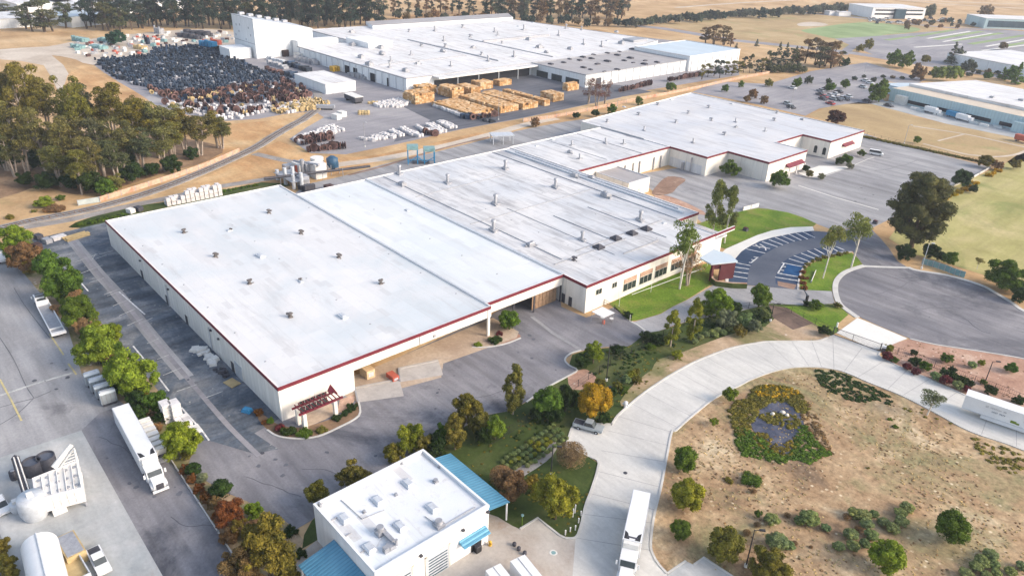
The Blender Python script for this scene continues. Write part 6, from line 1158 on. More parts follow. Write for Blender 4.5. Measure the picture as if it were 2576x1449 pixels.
for i, (x, y, w_, c_, lb) in enumerate(((2005, 208, 28, 'green', 'green tree at the left of the car park'), (2090, 218, 28, 'green', 'round green tree standing among the parked cars, left'), (2127, 210, 28, 'green', 'round green tree standing among the parked cars, right'), (2035, 200, 24, 'haze', 'dull tree near the car park head'), (2085, 204, 16, 'dark', 'small dark tree behind the parked cars'), (2212, 228, 60, 'green', 'dark green wide tree at the corner of the pale blue warehouse'), (2250, 145, 42, 'green', 'round tree right of the cars road, left of a pair'), (2280, 150, 46, 'green', 'round tree right of the cars road, right of a pair'), (2330, 148, 26, 'olive', 'olive tree further along the road'), (2312, 180, 44, 'brown', 'brown tree above the white roof corner'), (2365, 182, 44, 'pop', 'light green tree behind the white roof, left'), (2400, 182, 48, 'pop', 'light green tree behind the white roof, right'), (2440, 165, 40, 'haze', 'dull green tree left of the blue-eaved building'), (2415, 140, 40, 'haze', 'dull tree behind the pointed conifer'), (2486, 190, 24, 'green', 'small tree before the blue-eaved building'), (2545, 185, 40, 'green', 'leafy tree before the blue-eaved building, right'), (2525, 115, 24, 'brown', 'brown tree above the blue-eaved roof'), (2128, 157, 24, 'dark', 'dark bush at the road bend'), (2185, 110, 30, 'olive', 'olive bush on the edge of the far field'), (2165, 120, 22, 'olive', 'small olive bush on the edge of the far field'), (2340, 27, 36, 'haze', 'dim tree right of the distant office'), (2480, 28, 44, 'brown', 'dim trees behind the distant glass building'), (2375, 30, 20, 'haze', 'tiny dim tree right of the distant office'))): bush('leafy_far', x, y, w_, c_, lb, sq=1.05, cat='tree', name='broadleaf_tree')
tall('conifer', 2392, 162, 104, 34, 'haze', 'tall pointed conifer between the far car parks'); tall('conifer', 2412, 150, 114, 20, 'haze', 'smaller pointed conifer behind the tall one'); tall('conifer', 2555, 212, 155, 40, 'green', 'tall dark conifer before the blue-eaved building'); tall('conifer', 2520, 200, 168, 30, 'green', 'shorter conifer left of the tall one at the right edge')
for i in range(26): bush('leafy_far', 2300+random.uniform(-20, 240), 60+random.uniform(-10, 8), random.uniform(10, 18), random.choice(('brown', 'haze')), 'small dim tree in the far car parks on the right', sq=1, group='dim trees of the far car parks')
for i in range(16): bush('leafy_far', 2150+i*24, 195+random.uniform(-6, 6)-(i > 6)*10, random.uniform(12, 20), random.choice(('brown', 'haze', 'belt')), 'low bush along the road behind the pale blue warehouse', sq=.8, group='roadside bushes by the pale blue warehouse')
bush('leafy_far', 290, 92, 52, 'green', 'isolated dark green tree in the sandy yard', sq=.9).color = (.02, .06, .035, 1)
# ================================================================ yard goods
def fill(poly_px, sp, jitter=.25, rot=0.0, rowgap=0):
    P = [at(*p) for p in poly_px]; c, s = math.cos(rot), math.sin(rot); Q = [(p.x*c+p.y*s, -p.x*s+p.y*c) for p in P]
    x0, x1 = min(q[0] for q in Q), max(q[0] for q in Q); y0, y1 = min(q[1] for q in Q), max(q[1] for q in Q); out = []
    y = y0; k = 0
    while y < y1:
        x = x0
        while x < x1:
            if inpoly(Q, x, y) and random.random() > .07:
                u, v = x+random.uniform(-jitter, jitter)*sp, y+random.uniform(-jitter, jitter)*sp; out.append((u*c-v*s, u*s+v*c))
            x += sp
        y += sp*(1+(rowgap if k % 2 else 0)); k += 1
    return out
def goods(name, stuffname, pts, protos, label, cat, group, stufflabel, zfun=None, rz=None, cap=290, scl=(.85, 1.15)):
    """nearest ones as objects of their own, the rest of the hundreds as one mass"""
    pts = sorted(pts, key=lambda p: p[0]**2+p[1]**2)
    for p in pts[:cap]:
        pr = random.choice(protos); o = pr.copy(); C.objects.link(o); o.name = name; s = random.uniform(*scl)
        o.location = (p[0], p[1], p[2] if len(p) > 2 else 0); o.rotation_euler = (0, 0, random.uniform(0, 6.28) if rz is None else rz+random.uniform(-.05, .05)); o.scale = (s, s, s); tag(o, label, cat, group)
    rest = pts[cap:]
    if rest:
        V = []; F = []; MI = []; mats = []
        for p in rest:
            pr = random.choice(protos); me = pr.data; s = random.uniform(*scl); a = random.uniform(0, 6.28) if rz is None else rz; c, n = math.cos(a)*s, math.sin(a)*s; b = len(V); z = p[2] if len(p) > 2 else 0
            mi = 0
            if me.materials[0] not in mats: mats.append(me.materials[0])
            mi = mats.index(me.materials[0])
            V += [(p[0]+v.co.x*c-v.co.y*n, p[1]+v.co.x*n+v.co.y*c, z+v.co.z*s) for v in me.vertices]
            for f in me.polygons: F.append(tuple(b+i for i in f.vertices)); MI.append(mi)
        me = bpy.data.meshes.new(stuffname); me.from_pydata(V, [], F)
        for m_ in mats: me.materials.append(m_)
        me.polygons.foreach_set("material_index", MI)
        o = bpy.data.objects.new(stuffname, me); C.objects.link(o); tag(o, stufflabel, cat, kind='stuff')
def pmesh(name, mb, mat):
    o = mb.build(name, M[mat]); C.objects.unlink(o); return o
def drum(mat, h=2.2, r=.62, n=8, rim=True):
    mb = MB(); mb.lathe([(r*.9, 0), (r, .1), (r*.94, h*.5), (r, h*.55), (r*.95, h), (r*.6, h+.02)], n=n)
    if rim: mb.box(r*.9, 0, .1, .5, .5, h*.6, .4)
    return mb
DB = [pmesh('drum', drum('x', h), 'drum_blue') for h in (1.3, 1.8, 2.3)]+[pmesh('drum', drum('x', 1.2, .8), 'steel')]
DB2 = DB[:3]*4+DB[3:]
def reelmesh(h=2.0, w_=1.0):
    mb = MB(); mb.cyl((-w_/2, 0, h/2), (-w_/2+.12, 0, h/2), h/2, h/2, 12); mb.cyl((w_/2-.12, 0, h/2), (w_/2, 0, h/2), h/2, h/2, 12); mb.cyl((-w_/2, 0, h/2), (w_/2, 0, h/2), h*.28, h*.28, 8); return mb
RB = [pmesh('reel', reelmesh(2.2, 1.1), 'reel_brown'), pmesh('reel', reelmesh(2.8, 1.0), 'reel_brown'), pmesh('reel', reelmesh(2.3, 1.2), 'drum_blue'), pmesh('reel', reelmesh(2.0, 1.3), 'drum_tan'), pmesh('reel', reelmesh(2.2, 1.0), 'bag')]
BG = [pmesh('bag', MB().box(0, 0, 0, 1.25, 1.25, 1.1, 0, .12), 'bag'), pmesh('bag', MB().lathe([(.6, 0), (.68, .5), (.6, 1.1), (.3, 1.25)], n=8), 'bag')]
blue = fill([(235, 152), (372, 144), (388, 122), (470, 118), (560, 132), (610, 158), (660, 180), (700, 192), (735, 205), (560, 226), (440, 236), (360, 222), (300, 202), (262, 180)], 2.3, .14, .3, .25)
blue = [p for p in blue if math.sin(p[0]*.11+1)*math.sin(p[1]*.13)+math.sin(p[0]*.31+p[1]*.17) > -1.35]
goods('drum', 'drums', blue, DB2, 'dark blue drum in the crowded dark part of the storage yard', 'drum', 'dark blue drums in the storage yard', 'mass of dark blue drums filling the far part of the storage yard')
brn = fill([(366, 226), (440, 236), (560, 226), (735, 205), (770, 225), (782, 245), (740, 262), (600, 262), (500, 262), (420, 252), (380, 240)], 2.6, .14, .25, .5)
wht = fill([(400, 255), (480, 262), (600, 270), (720, 268), (690, 282), (640, 290), (600, 302), (548, 300), (480, 288), (430, 272)], 2.1, .12, .2, .4)
rb_, wb_ = [], []
for p in brn: (wb_ if random.random() < .22 else rb_).append(p)
for p in wht: (rb_ if random.random() < .25 else wb_).append(p)
goods('reel', 'reels', rb_, RB[:2]*4+RB[2:4], 'dark reel standing in the brown part of the storage yard', 'reel', 'reels in the storage yard', 'mass of brown, black and tan reels in the middle of the storage yard')
wht = wb_
wht += fill([(937, 262), (1010, 250), (1036, 260), (1010, 272), (950, 272)], 1.5, .12, 0, 0)
goods('bag', 'bags', wht, BG, 'white wrapped bale at the near edge of the storage yard', 'bale', 'white bales in the storage yard', 'mass of white bales at the near edge of the storage yard')
tan = fill([(672, 276), (780, 250), (832, 262), (812, 276), (740, 284), (700, 290)], 1.7, .3, .1)
goods('barrel', 'barrels', tan, [pmesh('barrel', drum('x', 1.2, .6), 'drum_tan'), RB[3]]+BG[:1], 'straw-coloured drum in the corner of the storage yard near the rails', 'drum', 'straw-coloured drums', 'mass of straw-coloured drums by the rails', cap=200)
# junk of the sandy yard
JK = [pmesh('scrap_bin', MB().box(0, 0, 0, 3.2, 2.2, 1.6), 'cyan'), pmesh('scrap_bin', MB().box(0, 0, 0, 2.4, 1.6, 1.3), 'steel'), pmesh('scrap_bin', MB().box(0, 0, 0, 2, 2, 1.2), 'orange_red'), pmesh('scrap_bin', MB().box(0, 0, 0, 2.6, 1.5, 1.4), 'white_dusty'), pmesh('scrap_bin', MB().box(0, 0, 0, 2.2, 1.5, 1.4), 'reel_brown')]
JK = [JK[0], JK[1], JK[3], JK[3], JK[4], JK[3], JK[1], JK[2], JK[4]]
jp = fill([(190, 108), (300, 95), (430, 84), (560, 80), (600, 108), (480, 114), (390, 118), (380, 136), (190, 148)], 6.5, .5, .4)
goods('scrap_bin', 'scrap_bins', jp, JK, 'small bin or machine part scattered in the sandy yard', 'bin', 'bins scattered in the sandy yard', 'scattered bins', cap=290)
for (x, y, sx_, sy_, h, m_, lb) in ((272, 106, 14, 7, 3, 'cyan', 'turquoise equipment stack below the isolated tree'), (205, 104, 12, 7, 3.2, 'cyan', 'turquoise equipment at the left of the sandy yard'), (200, 121, 10, 7, 2.5, 'cyan', 'greenish equipment by the dirt road end'), (250, 122, 12, 8, 2.5, 'cyan', 'pale green equipment at the middle of the sandy yard'), (525, 116, 11, 9, 4, 'blue', 'sky blue tank by the white tall block'), (545, 112, 7, 5, 4, 'orange_red', 'red container beside the sky blue tank'), (372, 112, 3, 3, 6, 'drum_blue', 'pair of dark blue silos above the drum yard'), (355, 124, 9, 6, 3, 'drum_tan', 'brownish stack at the corner of the drum yard'), (480, 96, 22, 4, 3, 'steel_dark', 'long dark pipe stack on the sandy yard, lower'), (500, 88, 26, 4, 3, 'steel_dark', 'long dark pipe stack on the sandy yard, upper'), (402, 85, 6, 6, 5, 'steel', 'grey round tank in the sandy yard')):
    p = at(x, y); t = thing('equipment_stack', lb, 'equipment', (p.x, p.y, 0), .35)
    MB().box(0, 0, 0, sx_, sy_*.5, h*.7).build('body', M[m_], t)
    mb = MB()
    for i in range(4): mb.cyl((-sx_/2+sx_*(i+.5)/4, -sy_*.3, 0), (-sx_/2+sx_*(i+.5)/4, -sy_*.3, h*random.uniform(.6, 1.1)), sx_*.1, sx_*.1, 8)
    mb.build('cylinders', M[m_ if i % 2 else 'steel_pale'], t)
for (x, y, sx_, sy_, h, m_, lb) in ((748, 172, 26, 5, 3.2, 'drum_blue', 'long dark blue rack behind the brown reels'), (700, 168, 20, 4, 2.6, 'steel', 'long grey rack left of the dark blue one'), (690, 184, 18, 4, 2.6, 'reel_brown', 'brown stack between the racks and the white shed'), (735, 195, 9, 5, 3.2, 'drum_blue', 'dark green-blue stack at the corner of the white shed'), (700, 138, 20, 6, 4, 'reel_brown', 'heap of brown scrap by the factory wall'), (770, 158, 22, 5, 3, 'steel', 'grey pipes and pallets by the factory wall'), (755, 148, 8, 5, 5, 'white_dusty', 'white container by the factory wall'), (900, 195, 16, 5, 2.5, 'steel', 'grey scrap row between shed and factory'), (705, 158, 30, 3, 2.2, 'steel_pale', 'long pale pipe rack under the tall block'), (620, 128, 14, 6, 3.0, 'steel_pale', 'pale blue machinery at the foot of the tall block')):
    p = at(x, y); t = thing('storage_rack', lb, 'rack', (p.x, p.y, 0), .05); n = max(3, int(sx_/2.2))
    mb = MB(); mb.box(0, 0, 0, sx_, .25, .3); mb.box(0, sy_*.4, h*.5, sx_, .2, .2); mb.build('frame', M['steel'], t)
    mb = MB()
    for i in range(n): mb.box(-sx_/2+sx_*(i+.5)/n, random.uniform(-.5, .5), 0, sx_/n*.8, sy_*random.uniform(.5, .9), h*random.uniform(.5, 1.0), random.uniform(-.1, .1))
    mb.build('load', M[m_], t)
# yellow pallet stack against the factory wall
def piles(name, x0, y0, nx, ny, nz, s=(1.25, 1.15, .95), gap=.08, ragged=0.0):
    out = []
    for i in range(nx):
        for j in range(ny):
            top = nz-(1 if random.random() < ragged else 0)
            for k in range(top):
                if i in (0, nx-1) or j in (0, ny-1) or k == top-1: out.append((x0+i*(s[0]+gap)+random.uniform(-.03, .03), y0+j*(s[1]+gap)+random.uniform(-.04, .04), k*s[2]))
    return out
def cratemesh(mat):
    mb = MB(); mb.box(0, 0, .1, 1.2, 1.1, .8)
    for y in (-.5, 0, .5): mb.box(0, y, 0, 1.24, .12, .1)
    for x in (-.62, .62):
        for z_ in (.2, .52): mb.box(x, 0, z_, .05, 1.14, .14)
    for y in (-.57, .57): mb.box(0, y, .1, .14, .05, .8)
    return mb
CR = [pmesh('crate', cratemesh(0), 'crate'), pmesh('crate', cratemesh(0), 'crate'), pmesh('crate', cratemesh(0), 'crate_pale')]
cr = []
def crate_block(pxa, pxb, pxc, nz, ragged=.15, hpx=None):
    """block of crates: near-left, near-right and far-right ground corners"""
    a, b, c_ = at(*pxa), at(*pxb), at(*pxc)
    nx = max(1, int(abs(c_.x-a.x)/1.33)) if False else 0
def blk(x0, x1, y0, y1, nz, ragged=.1):
    nx, ny = max(1, round((x1-x0)/1.33)), max(1, round((y1-y0)/1.23)); return piles('c', x0, y0, nx, ny, nz, ragged=ragged)
def wpt(px, py): p = at(px, py); return p.x, p.y
B_ = [ # near-left ground corner px, near-right ground corner px, depth m, layers
    ((1048, 264), (1097, 256), 10, 5), ((1142, 249), (1165, 243), 12, 5), ((1190, 242), (1207, 237), 12, 4), ((1213, 228), (1240, 221), 8, 4), ((1068, 240), (1100, 234), 8, 4), ((1260, 218), (1285, 212), 5, 3),
    ((1185, 296), (1255, 288), 28, 2), ((1262, 286), (1305, 278), 30, 3), ((1320, 278), (1360, 271), 32, 3), ((1372, 268), (1382, 264), 30, 3), ((1395, 258), (1420, 253), 9, 4), ((1432, 231), (1466, 227), 4, 4)]
for (a, b, dep, nz) in B_:
    xa, ya = wpt(*a); xb, yb = wpt(*b); cr += blk(xa-dep, xa, ya, yb, nz)
goods('crate', 'crates', cr, CR, 'new orange pine crate stacked in the timber yard before the factory', 'crate', 'pine crates stacked in the timber yard', 'mass of further pine crates in the timber yard', rz=0.0, cap=295, scl=(1, 1))
p = at(842, 182); goods('pallet_stack', 'x', [(p.x+i*1.5-4, p.y+j*1.5, k*.9) for i in range(3) for j in range(9) for k in range(3)], [pmesh('pallet_stack', cratemesh(0), 'yellow')], 'yellow-orange pallet crate stacked against the factory wall behind the white shed', 'crate', 'yellow crates against the factory wall', 'x', rz=0, scl=(1, 1))
# white bale rows on the dark asphalt
rows = []
def rowbale(a, b, wid, out, sp=1.35, z_=0):
    A, B = at(*a), at(*b); d = B-A; L = d.length; d.normalize(); n = Vector((-d.y, d.x, 0)); k = int(L/sp)
    for i in range(k+1):
        for j in range(wid): q = A+d*(i*sp)+n*((j-(wid-1)/2)*1.35); out.append((q.x+random.uniform(-.12, .12), q.y+random.uniform(-.12, .12), z_))
for a, b in (((1110, 262), (1200, 297)), ((1096, 268), (1180, 299)), ((1122, 260), (1208, 292))): rowbale(a, b, 2, rows)
for a, b, w_ in (((1030, 334), (1060, 346), 2), ((1013, 326), (1040, 342), 2), ((1050, 320), (1074, 338), 1), ((1066, 328), (1102, 338), 3), ((1082, 316), (1112, 334), 3), ((1107, 309), (1140, 324), 3), ((905, 350), (945, 357), 1), ((920, 354), (960, 352), 1), ((940, 346), (975, 352), 2), ((960, 340), (990, 348), 2), ((985, 332), (1010, 344), 2)): rowbale(a, b, w_, rows)
rows += fill([(735, 352), (800, 330), (835, 318), (868, 330), (850, 336), (790, 352), (750, 366)], 1.6, .12, 0)
goods('bale', 'bales', rows, BG, 'white wrapped bale in a slanting row on the asphalt of the timber yard', 'bale', 'rows of white bales in the timber yard', 'further white bales in rows', cap=298)
dk = []
for a, b in (((765, 357), (830, 345)), ((760, 366), (838, 352)), ((778, 383), (868, 374)), ((800, 380), (868, 370)), ((745, 360), (760, 352)), ((1070, 337), (1102, 345)), ((1190, 302), (1260, 292)), ((1560, 232), (1640, 214)), ((1680, 206), (1770, 190))): rowbale(a, b, 1, dk, 1.9)
goods('reel', 'x', dk, RB[:2], 'dark brown reel standing in a row at the edge of the timber yard', 'reel', 'rows of dark reels in the timber yard', 'x', cap=298)
tk = [wpt(905+i*7, 286+j*3) for i in range(4) for j in range(2)]+[wpt(928+i*5, 262) for i in range(5)]
goods('barrel', 'x', tk, [pmesh('barrel', drum('x', 1.2, .7), 'drum_tan')], 'straw-coloured drum on the light yard paving below the white shed', 'drum', 'straw-coloured drums below the shed', 'x')
for i, (x, y) in enumerate(((847, 300), (860, 293))):
    p = at(x, y); t = MB().box(0, 0, 0, 3.6, 2.6, 2.2, .2).build('container', M['white_dusty']); t.location = (p.x, p.y, 0); tag(t, 'small white container at the corner of the light yard, %s one' % ('nearer', 'farther')[i], 'container')
# covered trailer by the shed
p = at(890, 256); t = thing('trailer', 'low dark-sided trailer with pale flat top beside the white shed', 'trailer', (p.x, p.y, 0), -.05)
MB().box(0, 0, .9, 11, 4.0, 2.0).build('body', M['steel_dark'], t); MB().box(0, 0, 2.95, 11.4, 4.4, .25).build('roof', M['white_dusty'], t)
for x in (-4, 4): MB().box(x, 0, 0, 1.2, 3.4, .9).build('wheels', M['rubber'], t)
p = at(820, 276); t = thing('trailer', 'dark blue low trailer at the yard edge near the rail fork', 'trailer', (p.x, p.y, 0), .9)
MB().box(0, 0, .7, 8, 2.6, 1.3).build('body', M['steel'], t); MB().box(0, 0, 0, 6, 2.0, .7).build('wheels', M['rubber'], t)
p = at(1205, 302); t = thing('scrap_heap', 'heap of dark blue-grey scrap metal on the asphalt below the white bales', 'scrap', (p.x, p.y, 0), .4)
mb = MB()
for i in range(26): mb.box(random.uniform(-9, 9), random.uniform(-2, 2), 0, random.uniform(1, 3), random.uniform(.6, 1.6), random.uniform(.6, 2.2), random.uniform(0, 3), .2)
mb.build('scrap_pieces', M['drum_blue'], t)
# machinery behind the main roof
def mach(name, label, px, py, rz, items):
    p = at(px, py); t = thing(name, label, 'machinery', (p.x, p.y, 0), rz)
    for nm, mat, fn in items: mb = MB(); fn(mb); mb.build(nm, M[mat], t)
    return t
mach('dust_collector', 'pale grey dust collector cluster with white box behind the main roof', 770, 444, 0, [('housing', 'white_dusty', lambda m: (m.box(3, 3, 0, 4.5, 4, 5), m.box(-3, 0, 0, 6, 4, 4), m.cyl((-1, 5, 0), (-1, 5, 5.5), 2.2, 2.2, 12))), ('ducts', 'steel', lambda m: (m.box(0, 1, 0, 3, 3, 4.6), m.cyl((-6, -1, 4), (6, 2, 5), .5, .5, 8), m.cyl((0, -1, 0), (0, -1, 6), .7, .7, 8), m.box(-6.5, -3, 0, 3, 3, 3))), ('fan_box', 'orange_red', lambda m: m.box(-2.2, -1.9, 1, 1, 1.2, 2.6))])
mach('cyclone', 'dark blue cyclone separator on legs behind the main roof', 838, 436, 0, [('drum', 'navy', lambda m: (m.lathe([(.6, 1.2), (1.9, 3.2), (2.0, 5.2), (.8, 6)], n=14), m.box(.8, .8, 2, 1.4, 1.4, 2.4))), ('legs', 'steel', lambda m: [m.cyl((a, b, 0), (a*.8, b*.8, 3.4), .12, .12, 6) for a in (-1.6, 1.6) for b in (-1.6, 1.6)])])
mach('conveyor', 'long dark inclined conveyor crossing the gap behind the main roof', 780, 462, 0, [('belt', 'steel_dark', lambda m: m.path([(-3, -14, 3.6), (1.5, 22, 2.2)], .45, 4)), ('supports', 'steel', lambda m: [m.cyl((-2.2+i*.9, -9+i*7, 0), (-2.2+i*.9, -9+i*7, 3.0), .12, .12, 5) for i in range(4)])])
mach('pipe_rack', 'cluster of grey steel ducts in the notch of the main roof', 735, 462, 0, [('ducts', 'steel_pale', lambda m: [m.cyl((-6+i*1.9, -2+(i % 3)*1.8, 0), (-6+i*1.9, -2+(i % 3)*1.8, 3.5+(i % 4)*.7), .6, .6, 9) for i in range(8)]), ('platform', 'steel', lambda m: (m.box(0, 0, 2.4, 13, 6, .2), m.box(4, 2, 0, 3, 3, 3.4)))])
mach('scrap_rack', 'dark rack and debris right in the notch of the main roof', 790, 478, 0, [('rack', 'steel_dark', lambda m: [m.box(-3+i*2, -2, 0, 1.2, 3.5, 1.2+(i % 3)*.6) for i in range(5)]), ('brown_bin', 'reel_brown', lambda m: m.box(3, 4, 0, 3.5, 2.5, 1.5))])
p = at(1059, 410); t = thing('gantry_crane', 'bright blue steel gantry frame standing on the service road', 'gantry', (p.x, p.y, 0), 1.0)
for i, x in enumerate((-4.6, -1.2, 1.2, 4.8)):
    for y in (-1.6, 1.6): MB().box(x, y, 0, .35, .35, 5.6 if x < 0 else 5.0).build('leg', M['blue'], t)
MB().box(-2.9, 0, 5.2, 4.0, 3.6, 1.3).build('top_girder', M['cyan'], t); MB().box(3.0, 0, 4.5, 4.0, 3.6, 1.2).build('top_girder', M['cyan'], t)
MB().path([(-4.6, -1.6, .6), (-1.2, -1.6, 3), (1.2, -1.6, .6), (4.8, -1.6, 2.6)], .14, 5).build('brace', M['blue'], t); MB().path([(-4.6, -1.6, 1.6), (4.8, -1.6, 1.4)], .12, 5).build('brace', M['blue'], t); MB().box(0, 0, .1, 6, 3, .3).build('base_plate', M['steel_dark'], t)
p = at(1262, 360); t = thing('loading_frame', 'pale steel open frame above the roof corner of the main warehouse', 'frame', (p.x, p.y, 0), 1.1)
for x in (-4, 0, 4):
    for y in (-2.5, 2.5): MB().box(x, y, 0, .25, .25, 3.6).build('leg', M['steel_pale'], t)
MB().box(0, 0, 3.3, 9, 5.6, .3).build('deck', M['steel_pale'], t)
# white stacks by the railway verge
sp = [(455, 507, 3, 2, 2), (502, 498, 4, 2, 3)]
g_ = []
for x, y, nx, ny, nz in sp:
    px_, py_ = wpt(x, y); g_ += [(px_+j*1.5, py_-4+i*1.4, k*1.2) for i in range(nx*2) for j in range(ny) for k in range(nz if (i+j) % 3 else nz-1)]
goods('pallet_stack', 'x', g_, [pmesh('pallet_stack', MB().box(0, 0, 0, 1.2, 1.2, 1.1, 0, .04), 'bag')], 'white wrapped pallet in the stacks on the verge behind the main roof', 'pallet', 'white pallets on the rail verge', 'x', rz=0, cap=200, scl=(1, 1))
# low timber piles at the head of the side lot
p0, p1 = at(165, 606), at(222, 589); d = (p1-p0); a = math.atan2(d.y, d.x)
t = thing('timber_pile', 'long low yellow timber pile at the far end of the side lot', 'timber', tuple((p0+p1)/2), a); mb = MB()
for i in range(6): mb.box(random.uniform(-.3, .3), -1.2+i*.45, (i % 2)*.35, d.length, .4, .35)
mb.build('boards', M['drum_tan'], t)
p0, p1 = at(132, 606), at(165, 597); d = (p1-p0); t = thing('timber_pile', 'short white wrapped pile left of the yellow timber pile', 'timber', tuple((p0+p1)/2), math.atan2(d.y, d.x)); MB().box(0, 0, 0, d.length, 2.0, .9).build('wrapped_load', M['bag'], t)
for i, (x, y, m_, lb) in enumerate(((98, 602, 'steel_dark', 'small black bin at the far corner of the side lot'), (330, 536, 'white_dusty', 'pale flat cart behind the far roof corner'), (350, 531, 'steel_dark', 'dark engine block behind the far roof corner'), (120, 612, 'steel', 'grey pallet heap at the far corner of the side lot'), (95, 625, 'reel_brown', 'brown crate at the edge of the side lot far end'))):
    p = at(x, y); t = thing('bin', lb, 'bin', (p.x, p.y, 0), .3); MB().box(0, 0, .15, 2.2, 1.6, 1.2).build('body', M[m_], t); MB().box(0, 0, 0, 1.8, 1.2, .15).build('skid', M['steel_dark'], t)
# heaps against the shaded wall
def heap(name, label, pts, mat, sz):
    p = at(*pts[0]); t = thing(name, label, 'heap', (p.x, p.y, 0), 0); mb = MB()
    for (x, y) in pts:
        q = at(x, y)-p
        for k in range(5): s = random.uniform(*sz); mb.box(q.x+random.uniform(-.9, .9), q.y+random.uniform(-.6, .6), 0, s, s*random.uniform(.6, 1.4), random.uniform(.25, .8), random.uniform(0, 3), .1)
    mb.build('pieces', M[mat], t); return t
heap('insulation_heap', 'heap of white foam and pipe pieces against the shaded side wall', [(495, 882), (503, 888), (522, 893), (532, 902), (540, 912), (512, 882)], 'white_dusty', (.6, 1.5)); heap('scrap_heap', 'black tangle of scrap just below the white heap at the shaded wall', [(560, 938), (568, 942), (552, 932)], 'steel_dark', (.4, 1.0))
p = at(584, 965); t = thing('pallet', 'cream pallet sheet lying by the shaded wall', 'pallet', (p.x, p.y, 0), .2); MB().box(0, 0, .12, 2.8, 2.0, .12).build('sheet', M['drum_tan'], t); MB().box(0, 0, 0, 2.4, 1.6, .12).build('skids', M['wood'], t)
p = at(622, 1035); t = thing('tarpaulin', 'blue tarpaulin covered bin by the shaded wall near the corner', 'tarpaulin', (p.x, p.y, 0), .5); MB().box(0, 0, 0, 1.9, 1.3, .7, 0, .3).build('cover', M['blue'], t)
# dock goods under the front eave
for (x, y, s, m_, nm, lb) in ((866, 968, (2.2, 1.8, 2.4), 'blue', 'compactor', 'blue compactor at the left end of the recessed dock'), (925, 945, (2.6, 1.8, 1.8), 'crate_pale', 'dock_crate', 'open pale brown crate in the recessed dock'), (988, 952, (2.4, 1.4, .9), 'orange_red', 'dock_plate', 'rusty red dock leveller between the two ramps')):
    p = at(x, y); t = thing(nm, lb, 'dock gear', (p.x, p.y, 0), 0); MB().box(0, 0, .1, *s).build('body', M[m_], t); MB().box(0, 0, 0, s[0]*.8, s[1]*.8, .1).build('base', M['steel_dark'], t)
    MB().box(s[0]/2+.03, 0, s[2]*.3, .06, s[1]*.6, s[2]*.5).build('panel', M['steel_pale'], t)
for i, pts in enumerate((((892, 978), (1004, 955)), ((1002, 929), (1102, 908)))):
    t = thing('dock_wall', 'low concrete kerb wall at the back of the %s dock ramp' % ('left', 'right')[i], 'wall', tuple(at(*pts[0])), 0); ribbon(list(pts), .4, 0, .3, sm=0).build('wall_body', M['tiles'], t, tuple(t.location))
    e = ((893, 978), (900, 1012)) if i == 0 else ((1003, 930), (1006, 960)); ribbon(list(e), .3, 0, .35, sm=0).build('side_wall', M['steel'], t, tuple(t.location))
# ================================================================ vehicles and street furniture
def wheel(t, x, y, r=.5, w_=.32):
    o = MB().cyl((x, y-w_/2, r), (x, y+w_/2, r), r, r, 16).build('wheel', M['rubber'], t)
    s = 1 if y > 0 else -1; MB().cyl((x, y+s*(w_/2-.02), r), (x, y+s*(w_/2+.02), r), r*.5, r*.5, 10).build('rim', M['steel_pale'], o); return o
def semi_cab(t, x, mat='white'):
    """conventional tractor, nose towards +x, rear of frame at x"""
    MB().box(x+3.2, 0, .75, 6.6, .9, .3).build('chassis', M['steel_dark'], t)
    c = MB(); c.section([(x+2.2, 1.05), (x+4.55, 1.05), (x+4.55, 2.05), (x+4.15, 2.85), (x+2.2, 3.0)][::1], -1.15, 1.15); cab = c.build('cab', M[mat], t)
    MB().section([(x+4.19, 2.78), (x+4.58, 2.08), (x+4.62, 2.08), (x+4.24, 2.82)], -1.0, 1.0).build('windscreen', M['glass'], cab)
    for s in (-1, 1): MB().box(x+3.7, s*1.16, 2.05, .8, .03, .65).build('side_window', M['glass'], cab)
    MB().section([(x+4.55, .9), (x+6.3, .85), (x+6.4, 1.5), (x+6.2, 1.85), (x+4.55, 2.08)], -.85, .85).build('bonnet', M[mat], t)
    for s in (-1, 1): MB().section([(x+4.7, .9), (x+6.1, .8), (x+6.2, 1.25), (x+5.6, 1.5), (x+5.0, 1.45)], s*.86 if s > 0 else -1.18, 1.18 if s > 0 else -.86).build('fender', M[mat], t)
    MB().box(x+6.42, 0, .8, .08, 1.1, .95).build('grille', M['steel_dark'], t); MB().box(x+6.5, 0, .45, .3, 2.3, .35).build('bumper', M[mat], t)
    for s in (-1, 1): MB().box(x+6.35, s*.98, 1.0, .12, .25, .2).build('headlight', M['steel_pale'], t)
    for s in (-1, 1): o = MB().box(x+4.4, s*1.5, 2.0, .12, .25, .7).build('mirror', M[mat], t); MB().path([(x+4.35, s*1.15, 2.3), (x+4.4, s*1.5, 2.3)], .03, 4).build('mirror_arm', M['steel'], o)
    for s in (-1, 1): MB().cyl((x+2.4, s*.95, .75), (x+3.8, s*.95, .75), .3, .3, 12).build('fuel_tank', M['steel_pale'], t)
    for xx in (x+.7, x+1.95): 
        for s in (-1, 1): wheel(t, xx, s*.95)
    for s in (-1, 1): wheel(t, x+5.45, s*1.0)
